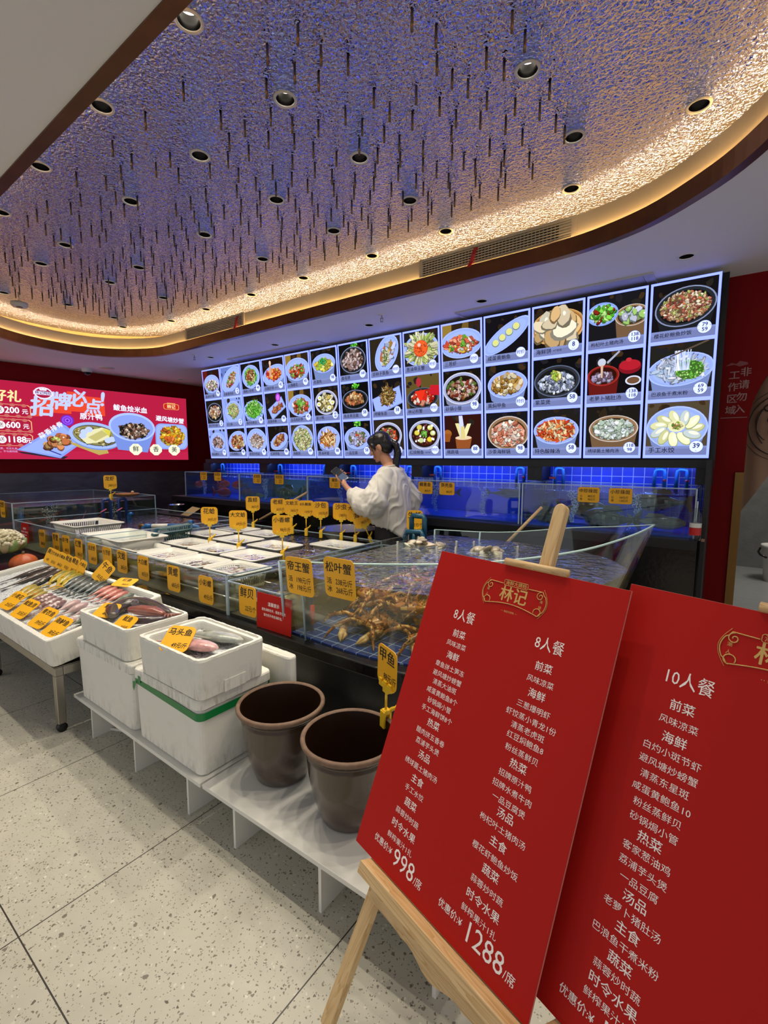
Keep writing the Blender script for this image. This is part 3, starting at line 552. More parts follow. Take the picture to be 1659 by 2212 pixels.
# caption, price, plate, (cx, cy, rx, ry, rot, depth), food, background, extra
D = [[('酱油水小管', '96', 'w', (.5, .52, .47, .32, 0, .02), [(0, -.06, .38, .2, 80, .014, 1.6, 'squid')], '2a1410', 'redbg'), ('煲仔芋头饭', '68/48', 'k', (.5, .56, .46, .34, 0, .03), [(0, 0, .36, .24, 60, .018, 1.2, ['d8b27c', 'e8d8b8', 'c9a4ac', '9a5a3c'])], '1c1a14'), ('椒盐爆肉', '96', 'w', (.5, .55, .45, .34, 0, .05), [(0, -.02, .34, .22, 70, .013, 2, 'beef')], '7f94d8')],
     [('花蛤香肉丝', '68/48', 'w', (.55, .56, .6, .36, .5, 0), [(0, 0, .36, .17, 90, .014, 1.5, 'mix', {'rot': .7})], '5f74b8'), ('炒三鲜', '68/38', 'w', (.5, .5, .47, .4, 0, 0), [(0, .06, .33, .27, 90, .013, 2, 'celery')], '7f94d8'), ('沙茶爆猪心', '48', 'w', (.55, .56, .52, .34, .2, 0), [(0, -.04, .4, .25, 90, .014, 2, 'brown')])],
     [('辣椒小炒肉', '48', 'w', (.5, .55, .46, .38, 0, 0), [(0, .0, .34, .28, 60, .014, 2.2, 'green'), (0, .03, .22, .2, 50, .014, 1.8, 'brown')]), ('清炒四季豆', '38', 'w', (.5, .5, .52, .34, 0, .02), [(0, .04, .4, .28, 130, .009, 5, 'green')]), ('姜葱炒肉丝', '45', 'w', (.5, .54, .52, .42, 0, 0), [(0, -.02, .36, .25, 90, .009, 4, 'white')], '10121a')],
     [('凤尾虾球', '42', 'w', (.55, .5, .56, .3, .2, .03), [(0, .02, .38, .18, 70, .017, 1.6, 'red')], '1f120e', x_pick, '份/5只'), ('蒜香排骨', '98', 'rect', (.55, .5, .4, .2, .5, 0), [(0, 0, .28, .1, 34, .022, 1.2, 'rib', {'rot': .4})], '1a1818', x_flower), ('红烧带鱼', '88', 'w', (.52, .5, .46, .24, .4, .02), [(0, .04, .3, .13, 50, .017, 1.5, 'rib', {'rot': .5})], '17120e')],
     [('火爆腰花', '45', 'w', (.5, .55, .52, .34, 0, .02), [(0, -.06, .36, .2, 90, .014, 1.8, 'pepper')], '2a1f12', 'wood'), ('五花肉炒笋', '45', 'w', (.52, .52, .52, .34, 0, .0), [(0, -.02, .36, .24, 70, .016, 1.8, 'pepper'), (0, .08, .12, .12, 20, .008, 5, 'green')], '1f1812', 'wood'), ('海蛎煎', '49', 'w', (.5, .54, .48, .44, 0, 0), [(0, 0, .42, .37, 200, .011, 1.5, 'omelet')], '3a3428')],
     [('老酒鸡', '98', 'w', (.5, .6, .46, .27, 0, .10), [(0, -.04, .36, .18, 60, .018, 1.5, 'chick'), (-.02, .05, .12, .09, 26, .010, 2, ['2f9a4c', '5fc46a'])]), ('原汁鸭', '68/48', 'g', (.5, .54, .46, .36, 0, 0), [(0, 0, .32, .26, 40, .022, 1.5, 'egg')], '17130f', x_eggs), ('葱油拌面', '88', 'w', (.5, .54, .46, .36, 0, .02), [(0, -.02, .3, .22, 70, .008, 8, 'noodle')], '111216')],
     [('姜母煲', '168', 'k', (.5, .56, .46, .36, 0, .02), [(0, 0, .36, .27, 90, .018, 1.5, 'beef')], '0e0e0e', 'herb'), ('焦皮男豆腐', '58', 'k', (.5, .54, .47, .27, 0, .05), [(0, .0, .34, .17, 50, .018, 1.2, 'rib'), (0, .1, .14, .1, 24, .014, 1.4, 'noodle')], '0c0c0c', 'herb'), ('一品豆腐', '58', 'w', (.5, .52, .48, .32, 0, .05), [(0, 0, .36, .22, 70, .018, 1.3, 'tofu'), (0, .1, .08, .06, 12, .009, 1.2, 'pepper')], '0e0e10', 'herb')],
     [('甘树子蒸鱼', '时价', 'w', (.55, .58, .5, .34, 1.0, 0), [(.02, -.0, .33, .2, 20, .02, 2, ['c4cdea', 'b8c4e6'], {'rot': 1.0, 'fill': 'a8602c'})], '2a2418', x_tail), ('烤鳗鱼苗', '58', 'rect', (.52, .42, .5, .24, .3, 0), [(.0, .14, .22, .22, 110, .007, 7, 'eel'), (0, -.02, .2, .1, 40, .009, 3, 'eel')], '121114'), ('酸菜鱼煲', '时价', 'g', (.48, .56, .46, .36, 0, .04), [(0, 0, .3, .23, 60, .015, 1.6, 'pepper')], '2a2318')],
     [('葱油帝王蟹', '时价', 'w', (.5, .54, .52, .4, 0, 0), [(0, .02, .46, .36, 120, .016, 3.2, ['c9d08a', 'e8e8c0', 'a9c060', 'd8d4b0'], {'radial': True})], '1f1c1c', x_kingcrab), ('林记煎蟹', '时价', 'd', (.5, .42, .47, .26, 0, .03), [(0, .02, .36, .18, 50, .02, 1.5, 'crab')], '5a4a24', x_crab), ('红烧鲍鱼', '时价', 'g', (.52, .54, .47, .38, 0, .08), [(0, .0, .36, .28, 50, .011, 1.2, ['5a2420', '7a3a2c', '8a4a5c'], {'fill': '2e140c'})], '15161c', x_abs, '10只/份')],
     [('三葱虾', '时价', 'w', (.5, .54, .56, .34, 0, 0), [(0, -.02, .42, .18, 90, .016, 2, ['d86a4c', 'e89a7c', 'c04a34', 'e8c84a', 'e8e4d8', '6fae3c'])], '2a2014', 'wood'), ('砂锅小管', '98', 'g', (.5, .56, .52, .38, 0, .03), [(0, .0, .4, .25, 90, .015, 1.6, ['c9a4a0', 'e4ccc0', '8a3424', '5f7a34', 'a87a5c'], {'fill': '1c120c'})], '15120e'), ('佛跳墙', '88', None, rd, [], '2e120e', x_jump)],
     [('咸蛋黄鲍鱼', '时价', 'w', (.5, .54, .62, .22, .55, 0), [], '121014', x_abal), ('黄焖甲鱼', '时价', 'w', (.52, .55, .47, .31, 0, .05), [(0, .01, .38, .22, 70, .021, 1.3, 'turtle', {'fill': 'b07a3c'})], '0f0f12'), ('沙茶海鲜锅', '98', 'c', (.54, .52, .5, .39, 0, 0), [(0, -.02, .4, .29, 110, .017, 1.5, 'soup', {'fill': 'c87a5c'})], '15141a')],
     [('海鲜饼', '8', 'basket', (.5, .56, .56, .36, 0, 0), [(0, -.02, .46, .3, 18, .062, 1.5, 'wrap')], '14100c', None, '4个起卖'), ('紫菜煲', '58', 'd', (.5, .52, .48, .33, 0, .03), [(0, -.04, .37, .22, 110, .014, 1.5, 'seaw', {'fill': '10140f'}), (-.03, .1, .11, .1, 24, .011, 2.2, 'chick')], '0d0d0f'), ('特色酸辣汤', '58', 'w', (.5, .54, .48, .3, 0, .07), [(0, .0, .41, .24, 100, .010, 3, 'hot', {'fill': 'b8481c'})], '1d1a18')],
     [('枸杞叶土猪肉汤', '138/118', 'c', (.78, .56, .3, .2, 0, .22), [(0, .0, .22, .13, 16, .028, 1.3, ['c4c8e0', 'a8b4c8', '9ac46a'], {'fill': '7a8a5c'})], '16161a', x_twopots), ('老萝卜猪肚汤', '138/118', 'r', (.3, .54, .3, .2, 0, .22), [(0, -.04, .2, .1, 40, .014, 1.3, ['9a8ab0', 'c4b8d0', '6a5060'])], '100d10', x_spoon), ('绣球菌土猪肉汤', '118/98', 'c', (.52, .54, .46, .27, 0, .14), [(0, -.01, .37, .19, 120, .014, 1.6, ['c9d6c8', 'e4ecf0', 'b0c4b0'], {'fill': '9aa888'})], '1a1714')],
     [('樱花虾鲍鱼炒饭', '79/59', 'k', (.52, .56, .48, .34, .15, .06), [(0, 0, .4, .26, 330, .0075, 1.7, 'rice')], '121012'), ('巴浪鱼干煮米粉', '69/59', 'w', (.5, .52, .53, .3, .1, .08), [(0, -.0, .43, .22, 60, .01, 4, 'noodw', {'fill': '93a9cc'}), (.15, -.02, .24, .18, 70, .006, 1.4, 'green')], '1f1e1a', x_noodlelift), ('手工水饺', '39', 'w', (.5, .52, .5, .4, 0, .02), [], '4a4030', x_dump)]]
rowname = ['top', 'middle', 'bottom']; TH = .0871
for i, colm in enumerate(D):
    bw = .432; t = thing('menu_lightbox', 'tall backlit menu board, %s, its top dish priced %s' % ((ORD[13 - i] + ' from the right') if i else 'leftmost of the row', colm[0][1].replace('时价', 'at market rate')), 'menu board',
                         (-6.35 + .4443 * i + .006, 4.2, 1.483), (math.atan(TH), 0, 0), 'row of backlit menu boards')
    obj('housing', MB().box(0, bw, .006, .05, 0, 1.281), M['black'], t)
    fc = obj('face', MB().box(.002, bw - .002, 0, .006, .002, 1.279), M['frame'], t)
    pw, ph = .396, .394
    for k, a in enumerate(colm):
        a = list(a); ex = a[6] if len(a) > 6 else None; sm = a[7] if len(a) > 7 else None
        p = dish(pw, ph, a[0], a[1], a[2], a[3], a[4], a[5] if len(a) > 5 else '15130f', ex, sm)
        o = obj('dish_picture', p.mb, M['print'], fc, ((bw - pw) / 2, -.0004, 1.281 - .019 - ph - k * (ph + .027)), (pi / 2, 0, 0)); o['label'] = 'printed picture of dish %s, %s of the three' % (a[0], rowname[k])
struct('wall_screens', MB().box(-6.42, -.10, 4.262, 4.3, 1.42, ZC), M['black'])
# ---------------------------------------------------------------- banner on the left wall
bt = thing('promotion_banner', 'wide backlit red promotion banner with dishes on the left wall', 'banner'); bt.matrix_world = WM
BM = Matrix.Rotation(pi / 2, 4, 'Z') @ Matrix.Rotation(pi / 2, 4, 'X')     # picture x -> wall y, picture y -> z, out of the wall +x
obj('housing', MB().box(.004, .06, -1.6, 2.69, 1.455, 2.545), M['black'], bt)
p = Pic(9, 9); B0 = (-1.6, 1.455)
def bx(poly): return poly
p.fl([(-1.595, 1.46), (2.685, 1.46), (2.685, 2.54), (-1.595, 2.54)], 'a81c3c', False)
p.fl([(-1.595, 1.46), (2.685, 1.46), (2.685, 1.60), (-1.595, 1.56)], 'b02044', False)
F = lambda poly, c: p.fl(poly, c, False)
E_ = lambda cx, cy, rx, ry, c, rot=0.: p.fl(elp(cx, cy, rx, ry, 36, rot), c, False)
for q in ([(.43, 2.32), (.66, 2.32), (.66, 2.1), (.43, 2.07)], [(.62, 2.42), (.9, 2.42), (.9, 2.14), (.62, 2.14)], [(.86, 2.47), (1.1, 2.47), (1.1, 2.18), (.86, 2.18)], [(1.06, 2.42), (1.36, 2.42), (1.36, 2.14), (1.06, 2.14)]): F(q, 'd8442c')
for ch, x, y, s_ in (('招', .53, 2.2, .30), ('牌', .76, 2.3, .27), ('必', .98, 2.36, .27), ('点', 1.19, 2.26, .24), ('!', 1.325, 2.39, .3)): p.tx(ch, s_, x, y, 'b4c2ff', bold=.035, shear=.12)
p.tx('好礼', .17, .13, 2.32, 'f0d89a', bold=.03, shear=.1)
for y, n in ((2.135, '200'), (1.93, '600'), (1.73, '1188')):
    q = [(-.35, y - .085), (.37, y - .085), (.40, y - .06), (.40, y + .06), (.37, y + .085), (-.35, y + .085)]; F(q, 'e0a878'); F([(a * .97 if a > 0 else a, y + (b - y) * .93) for a, b in q], 'a01a38')
    for k in range(5): E_(-.2 + .13 * k, y + .075, .03, .022, 'b8645c'); E_(-.14 + .13 * k, y - .075, .03, .022, 'b8645c')
    E_(.045, y, .052, .052, 'eeeaf8'); p.tx('送', .065, .045, y, '6a4a2c', bold=.01); p.tx(n, .12, .10, y, 'eef0ff', ax='LEFT', bold=.03, sx=.92); p.tx('元', .075, .33 if len(n) < 4 else .345, y - .012, 'eef0ff', bold=.02)
p.tx('可用于消费，可兑礼券', .032, .05, 1.605, 'c49ad0', bold=.01); p.tx('详询店员，不与券同用', .032, .05, 1.565, 'c49ad0', bold=.01)
# rib plate, duck bowl, rice bowl, crab plate
F([(.2, 1.57), (.26, 1.54), (.76, 1.462), (.82, 1.50)], '2a2430'); F([(.2, 1.59), (.78, 2.0), (1.05, 1.74), (.72, 1.475)], '7f93e0'); F([(.25, 1.59), (.77, 1.955), (1.0, 1.73), (.71, 1.51)], '8fa4ee'); F([(.5, 1.62), (.52, 1.63), (.74, 1.53), (.72, 1.52)], '3a3f78')
p.w = 9; p.food(.72, 1.72, .2, .075, 26, .045, 1.2, PALS['rib'], .35); p.food(.68, 1.76, .05, .03, 14, .016, 1.3, ['a8c04a', 'd8d88a'])
for r, c in ((.085, '6a2ab8'), (.068, '8a4ad8'), (.05, '7030c0'), (.032, 'a060e8'), (.018, '5a1fa0')): E_(.84, 2.04, r, r * .95, c)
F([(.86, 1.72), (1.36, 1.62), (1.38, 1.56), (1.24, 1.53), (.88, 1.68)], 'b09a54'); E_(1.215, 1.80, .36, .19, '6f88c8', -.12); E_(1.215, 1.83, .37, .2, '9ab0ee', -.12); E_(1.215, 1.83, .32, .16, '5a5a48', -.12); E_(1.2, 1.83, .30, .14, '8a8450', -.12); p.food(1.2, 1.83, .27, .12, 60, .03, 1.8, ['c8c090', '8a7a3c', 'd8d0a0', '6a6a48', 'a89a58'], -.12)
F([(1.0, 1.78), (1.1, 1.9), (1.3, 1.96), (1.42, 1.92), (1.4, 1.8), (1.22, 1.72), (1.08, 1.7)], 'd8d4a8'); F([(1.1, 1.8), (1.3, 1.92), (1.38, 1.85), (1.2, 1.74)], 'b8b070'); F([(1.3, 1.94), (1.43, 1.92), (1.4, 1.82)], 'c8c24a')
for a, b in ((1.05, 1.88), (1.03, 1.82), (1.38, 1.76), (1.44, 1.78), (1.12, 1.92)): E_(a, b, .05, .042, 'b4c4f0')
F([(1.43, 1.95), (1.52, 1.62), (1.98, 1.58), (2.1, 1.9)], '6f86d0'); E_(1.76, 1.99, .36, .23, 'a3b8f6', -.05); E_(1.76, 1.985, .33, .2, '8398e0', -.05); p.food(1.78, 1.93, .24, .13, 110, .022, 1.4, ['2a2420', 'c9a88a', '6a4a3c', 'e4d4c4', '8a6a5c', '1c1a1c'])
F(rrect(.56, .44, .1, 4, 2.4, 1.86), '7f96de'); F(rrect(.52, .40, .09, 4, 2.4, 1.865), '93a8ee'); p.food(2.41, 1.87, .21, .16, 100, .026, 1.8, ['e8b428', 'd89a1c', 'f4d04a', 'c86a28', '9aa04a']); p.food(2.36, 1.82, .08, .05, 20, .02, 2, ['d8642a', 'e88a4a'])
for tx, x, y, s_, r in (('蒜', .51, 1.80, .085, .5), ('香', .585, 1.855, .085, .5), ('排', .66, 1.91, .085, .5), ('骨', .735, 1.965, .085, .5), ('原汁鸭', 1.16, 2.11, .105, 0), ('鲅鱼烩米血', 1.74, 2.275, .105, -.03), ('避风塘炒蟹', 2.38, 2.145, .098, -.06)): p.tx(tx, s_, x, y, 'dfe4ff', bold=.03, rot=r)
E_(.56, 2.41, .115, .085, 'dcd6f4'); E_(.56, 2.41, .095, .068, '9a1c3c'); F([(.44, 2.385), (.68, 2.385), (.68, 2.435), (.44, 2.435)], 'dcd6f4'); p.tx('林记炖招', .05, .56, 2.41, '4a2a5c', bold=.02); F([(.52, 2.445), (.6, 2.445), (.61, 2.485), (.58, 2.47), (.56, 2.49), (.54, 2.47), (.51, 2.485)], 'dcd6f4')
F(rrect(.27, .1, .03, 3, 2.41, 2.375), 'd89a5a'); F(rrect(.25, .085, .025, 3, 2.41, 2.375), 'b8241c'); p.tx('林记', .075, 2.41, 2.372, 'f0d8a0', bold=.02); F([(2.33, 2.42), (2.49, 2.42), (2.48, 2.44), (2.34, 2.44)], 'd89a5a')
for ch, x in (('鲜', 1.79), ('香', 2.115), ('美', 2.43)):
    F([(x - .1, 1.66), (x - .04, 1.72), (x + .04, 1.72), (x + .1, 1.66), (x + .1, 1.6), (x + .03, 1.535), (x - .03, 1.535), (x - .1, 1.6)], 'e4e6c8'); p.tx(ch, .1, x, 1.63, '2a2a24', bold=.012); p.tx('林记', .018, x, 1.695, '8a8a5c')
o = obj('printed_face', p.mb, M['print'], bt); o.matrix_local = Matrix.Translation((.0605, 0, 0)) @ BM

# ---------------------------------------------------------------- ceiling fittings
def sprinkler(x, y, label):
    t = thing('fire_sprinkler', label, 'sprinkler', (x, y, ZC))
    obj('rosette', MB().lathe([(.001, -.008), (.03, -.006), (.033, 0)], 18), M['white'], t)
    mb = MB(); mb.tube([(0, 0, -.006), (0, 0, -.035)], .006); mb.tube([(-.012, 0, -.03), (-.014, 0, -.05), (0, 0, -.062)], .003); mb.tube([(.012, 0, -.03), (.014, 0, -.05), (0, 0, -.062)], .003); mb.box(-.014, .014, -.005, .005, -.036, -.028); mb.lathe([(.001, -.064), (.016, -.064), (.016, -.061), (.001, -.061)], 14)
    obj('nozzle', mb, M['chrome'], t)
sprinkler(-2.7, 3.62, 'small fire sprinkler on the plain ceiling in front of the middle menu boards'); sprinkler(-5.65, 3.55, 'small fire sprinkler on the plain ceiling near the far left menu boards')
t = thing('dome_camera', 'white dome security camera with dark lens under the left ceiling', 'camera', (-7.80, 3.14, ZC))
obj('mount', MB().lathe([(.06, -.055), (.075, -.03), (.075, 0)], 24), M['white'], t); obj('dome', MB().lathe([(.001, -.10), (.03, -.092), (.05, -.07), (.055, -.05)], 24), M['dark'], t)
t = thing('ceiling_speaker', 'flat round white speaker on the left ceiling beside the dome camera', 'speaker', (-7.49, 3.28, ZC))
obj('rim', MB().lathe([(.085, -.004), (.1, -.012), (.105, 0)], 28), M['white'], t); obj('grille', MB().lathe([(.001, -.006), (.085, -.006), (.085, -.002)], 28), M['fascia'], t)
t = thing('projector_lamp', 'pale disc lamp hanging below the hammered ceiling at the far left', 'lamp', (-5.95, 1.80, 3.03))
obj('body', MB().lathe([(.001, -.03), (.06, -.03), (.075, -.01), (.075, .012), (.02, .03), (.001, .03)], 24), M['white'], t); obj('rod', MB().tube([(0, 0, .025), (0, 0, .115)], .006), M['steel'], t); obj('lens', MB().lathe([(.001, -.031), (.03, -.031), (.03, -.029)], 16), M['dark'], t)

# thin rods hanging from the hammered ceiling
RODM = mat('dark_bronze_rod', '6a5c4c', .25, .9)
rod0 = obj('hanging_rod', MB().tube([(0, 0, 0), (0, 0, -.08)], .0058, 6), RODM); tag(rod0, 'thin dark rod hanging from the hammered metal ceiling', 'hanging rod', 'rods hanging from the hammered ceiling')
pts = []; rr = random.Random(3)
y = 1.32
while y < 3.02:
    x = -6.1 + rr.uniform(0, .1)
    while x < -.76:
        if x < (-.76 - .25 * max(0, y - 2.7)) and x > -6.0 - .3 * (y - 2.2) ** 2 + .6 * max(0, 1.7 - y) * 2 and rr.random() < (.93 if y > 1.95 else .5):
            if not (y > 2.80 and x > -1.6 + (y - 2.8) * -3): pts.append((x + rr.uniform(-.012, .012) + .5 * (y - 1.3), y + rr.uniform(-.015, .015)))
        x += .165
    y += .108
pts = [(x if x < -.76 else x - 5.2, y) for x, y in pts]
dls = [q for r in rows.values() for q in r]
pts = [q for q in pts if min((q[0] - a) ** 2 + (q[1] - b) ** 2 for a, b in dls) > .075 ** 2 and q[0] > -6.4]
vis = [q for q in pts]
vis.sort(key=lambda q: (q[0] + .9) ** 2 + (q[1] - 1.6) ** 2)
for i, (x, y) in enumerate(vis[:300]):
    o = rod0 if i == 0 else rod0.copy()
    if i: COL.objects.link(o)
    o.location = (x, y, ZR + .004 * random.random())
mb = MB()
for x, y in vis[300:]: mb.tube([(x, y, ZR), (x, y, ZR - .08)], .0058, 6)
if vis[300:]: tag(obj('hanging_rods', mb, RODM), 'farther thin dark rods hanging from the hammered metal ceiling', 'hanging rods', None, 'stuff')

# ---------------------------------------------------------------- back counter, niches, wall tanks
YT, YB = 3.8, 4.45
struct('wall_niche', MB().box(-6.5, -.12, YB, YB + .05, .9, 1.46), M['bluewall'])
ct = thing('tank_counter', 'long black counter carrying the wall tanks under the menu boards', 'counter', (-3.35, 4.1, 0))
obj('base', MB().box(-3.25, 3.20, -.34, .34, 0, .92), M['blackgloss'], ct); obj('plinth', MB().box(-3.25, 3.20, -.41, -.34, .87, .935), M['black'], ct); obj('worktop', MB().box(-3.25, 3.2, -.34, .345, .92, .935), M['black'], ct)
hd = thing('niche_surround', 'black surround framing the blue tiled windows above the wall tanks', 'surround', (-3.35, 4.2, .936))
obj('header', MB().box(-3.1, 3.25, -.03, .06, .475, .535), M['black'], hd)
for a, b in ((-6.55, -6.36), (-5.22, -5.06), (-3.99, -3.76), (-2.73, -2.6), (-1.48, -1.35), (-.21, -.105)): obj('pillar', MB().box(a + 3.35, b + 3.35, .0, .247, .352, .475), M['black'], hd)
for k, (a, b) in enumerate(((-6.36, -5.22), (-5.06, -3.99), (-3.76, -2.73), (-2.6, -1.48), (-1.35, -.21))):
    o = obj('niche_light', MB().box(a + .02, b - .02, 4.268, 4.284, 1.415, 1.428), M['bled']); tag(o, 'blue LED strip lighting the tiled niche, %s from the left' % ORD[k], 'light strip', 'blue niche strips')
# end panel and shelf at the right of the counter
obj_ = thing('end_cabinet', 'black cabinet end closing the wall counter beside the red wall', 'cabinet', (-.13, 4.1, 0)); obj('side_panel', MB().box(-.005, .02, -.28, .5, 0, 1.47), M['black'], obj_); obj('shelf', MB().box(-.0, .0195, -.3, -.28, .92, .94), M['steel'], obj_)

def water_mat(name, tint, haze=.0, hz=(.5, .6, .8)): return clear(name, tint, 1.33, 1.0, .03, 0, 10, haze, hz)
M['wtop'] = clear('rippled_water', (.92, .95, .97), 1.33, 1.7, .03, .6, 16, bdist=.03)
def tank(name, label, x0, x1, y0, y1, z0, z1, wz, tint, wlabel, floor=None, haze=0., hz=(.5, .6, .8), g=.008, back=True, skip=()):
    cx, cy = (x0 + x1) / 2, (y0 + y1) / 2; w, d, h = (x1 - x0) / 2, (y1 - y0) / 2, z1 - z0
    t = thing(name, label, 'fish tank', (cx, cy, z0)); G = M['glass']
    if 'front' not in skip: obj('front_pane', MB().box(-w, w, -d, -d + g, 0, h), G, t)
    if 'back' not in skip: obj('back_pane', MB().box(-w, w, d - g, d, 0, h), G, t)
    if 'left' not in skip: obj('side_pane', MB().box(-w, -w + g, -d + g, d - g, 0, h), G, t)
    if 'right' not in skip: obj('side_pane', MB().box(w - g, w, -d + g, d - g, 0, h), G, t)
    obj('tank_floor', MB().box(-w + g, w - g, -d + g, d - g, 0, .012), floor or M['blue'], t)
    for a in ((-w, -d), (w, -d), (-w, d), (w, d)): obj('corner_seam', MB().box(a[0] - .005, a[0] + .005, a[1] - .005, a[1] + .005, 0, h), M['acrylic'], t)
    e = MB()
    for a, b in (((-w, -d), (w, -d)), ((-w, d), (w, d)), ((-w, -d), (-w, d)), ((w, -d), (w, d))): e.box(min(a[0], b[0]) - .003, max(a[0], b[0]) + .003, min(a[1], b[1]) - .003, max(a[1], b[1]) + .003, h - .004, h + .003)
    obj('rim', e, M['acrylic'], t)
    if wz:
        q = .014; b = MB(); vs = [(x0 + q, y0 + q), (x1 - q, y0 + q), (x1 - q, y1 - q), (x0 + q, y1 - q)]
        b.add([(a, c, wz) for a, c in vs], [(0, 1, 2, 3)], 0); b.add([(a, c, zz) for zz in (z0 + .014, wz) for a, c in vs], [(0, 1, 5, 4), (1, 2, 6, 5), (2, 3, 7, 6), (3, 0, 4, 7)], 1)
        tag(obj('tank_water', b, [M['wtop'], water_mat('tank_water_' + name, tint, haze, hz)]), wlabel, 'water', None, 'stuff')
    return t
WT = [(-6.4, -5.14, 'leftmost wall tank, blue, with red fish', (.62, .70, .96), .05, (.16, .26, .8)), (-5.13, -3.89, 'second wall tank from the left, greenish, with groupers', (.68, .84, .82), .12, (.26, .46, .46)),
      (-3.88, -1.40, 'longest deep blue wall tank behind the woman in white', (.45, .58, .98), .10, (.08, .2, .8)), (-1.375, -.175, 'rightmost wall tank with mottled groupers and tiled blue back', (.72, .82, .92), .02, (.2, .35, .6))]
tb = MB()
for k, (a, b, lb, tint, hz, hc) in enumerate(WT):
    zt = (1.285, 1.283, 1.275, 1.275)[k]
    tank('aquarium', lb, a, b, YT, 4.40, .9355, zt, zt - .05, tint, 'water in the ' + lb.split(',')[0], mat('blue_tank_floor', '2a50c0', .4), hz, hc)
def back_panel(x0, x1, c, label, cat='panel'):
    o = obj('tank_back_panel', MB().box(x0 + .03, x1 - .03, 4.374, 4.38, .95, 1.22), c); tag(o, label, cat)
back_panel(-6.4, -5.14, mat('blue_back_sheet', '3560c8', .5), 'blue backing sheet inside the leftmost wall tank'); back_panel(-5.13, -3.89, mat('green_back_sheet', '5a8480', .5), 'grey-green backing sheet inside the second wall tank')
back_panel(-3.88, -1.4, mat('deep_blue_back_sheet', '1f52d8', .5), 'deep blue backing sheet inside the longest wall tank'); back_panel(-1.375, -.175, tiles('dim_blue_tile', '2048a8', '5580d0', .062, .04), 'blue tiled backing inside the rightmost wall tank')
# ---------------------------------------------------------------- fish maker
def hexs(*a): return [lin(c) for c in a]
def fish_proto(name, H, T, top, side, belly, fin, spots=None, tail=.16, label='x', cat='fish', snout=.5, n=16, m=14, dorsal=True, lying=False, seed=1):
    """unit-length fish along +X (head at +X); H = body height, T = thickness; upright: back towards +Z"""
    r = random.Random(seed); top, side, belly, fin = map(lin, (top, side, belly, fin)); sp = [lin(c) for c in spots] if spots else None
    t = thing(name, label, cat); mb = MB(); rings = []; xs = []
    for i in range(n + 1):
        u = i / n; x = -.5 + tail * .8 + (1 - tail * .8) * u
        PRF = ((0, .17), (.12, .24), (.3, .6), (.48, .92), (.62, 1.0), (.76, .95), (.87, .76), (.95, .5), (1, .2)); k = max(q for q in range(len(PRF) - 1) if PRF[q][0] <= u); f_ = (u - PRF[k][0]) / (PRF[k + 1][0] - PRF[k][0]); f_ = min(f_, 1.0); prof = PRF[k][1] + (PRF[k + 1][1] - PRF[k][1]) * f_; xs.append((x, prof))
        cz = -.04 * H * sin(pi * u)
        rings.append([(x, T / 2 * prof * cos(2 * pi * j / m) * (1 if u > .1 else .8), cz + H / 2 * prof * sin(2 * pi * j / m)) for j in range(m)])
    def col(c):
        z = c.z / (H / 2); k = min(max((z + .25) / .8, 0), 1); b = [side[q] * (1 - k) + top[q] * k for q in range(3)]
        if z < -.3: b = [b[q] * .3 + belly[q] * .7 for q in range(3)]
        if sp and r.random() < .35: b = r.choice(sp)
        f = r.uniform(.85, 1.1); return tuple(q * f for q in b)
    mb.loft(rings, 0, col, True, True); body = obj('body', mb, M['wet'], t)
    tm = MB(); x0 = -.5 + tail * .85; th = T * .05
    tm.prism([(x0 + .02, .05 * H), (x0 - tail * .55, .42 * H), (x0 - tail * .85, .46 * H), (x0 - tail * .55, 0), (x0 - tail * .85, -.46 * H), (x0 - tail * .55, -.42 * H), (x0 + .02, -.05 * H)], -th, th, 0, fin, Matrix.Rotation(pi / 2, 4, 'X'))
    obj('tail_fin', tm, M['wet'], t)
    if dorsal:
        dm = MB(); dm.prism([(-.2, .30 * H), (-.12, .60 * H), (.0, .62 * H), (.12, .58 * H), (.18, .38 * H)], -th, th, 0, fin, Matrix.Rotation(pi / 2, 4, 'X')); obj('dorsal_fin', dm, M['wet'], t)
        dm = MB(); dm.prism([(.1, -.02 * H), (-.04, .12 * H), (-.06, -.06 * H), (.02, -.14 * H)], T * .38, T * .46, 0, fin, Matrix.Rotation(pi / 2, 4, 'X')); dm.prism([(.1, -.02 * H), (-.04, .12 * H), (-.06, -.06 * H), (.02, -.14 * H)], -T * .46, -T * .38, 0, fin, Matrix.Rotation(pi / 2, 4, 'X')); obj('side_fin', dm, M['wet'], t)
    for s in (-1, 1):
        e = MB(); ex = .5 - .13; pr = xs[int(n * .88)][1]; rr_ = .075 * min(H, .3) * .9; e.ell((ex, s * T / 2 * pr * .72, H * .13), (rr_, rr_ * .5, rr_), 10, 6, 0, lin('b8b49a')); e.ell((ex, s * (T / 2 * pr * .72 + rr_ * .22), H * .13), (rr_ * .6, rr_ * .4, rr_ * .6), 8, 6, 0, lin('0a0a0a')); obj('eye', e, M['wet'], t)
    return t
def orient(tailp, headp, roll=0.0):
    a, b = Vector(tailp), Vector(headp); d = (b - a); x = d.normalized(); z = Vector((0, 0, 1)); y = z.cross(x).normalized(); z = x.cross(y)
    R_ = Matrix((x, y, z)).transposed().to_4x4() @ Matrix.Rotation(roll, 4, 'X'); return (a + b) / 2, R_, d.length
used_proto = set()
def place(proto, pos, R_, sc, label, group=None):
    e = R_.to_euler(); s = sc if isinstance(sc, (tuple, list)) else (sc,) * 3
    if proto.name not in used_proto:
        used_proto.add(proto.name); proto.location = pos; proto.rotation_euler = e; proto.scale = s; proto['label'] = label
        if group: proto['group'] = group
        return proto
    return dup(proto, pos, e, label, group, s)
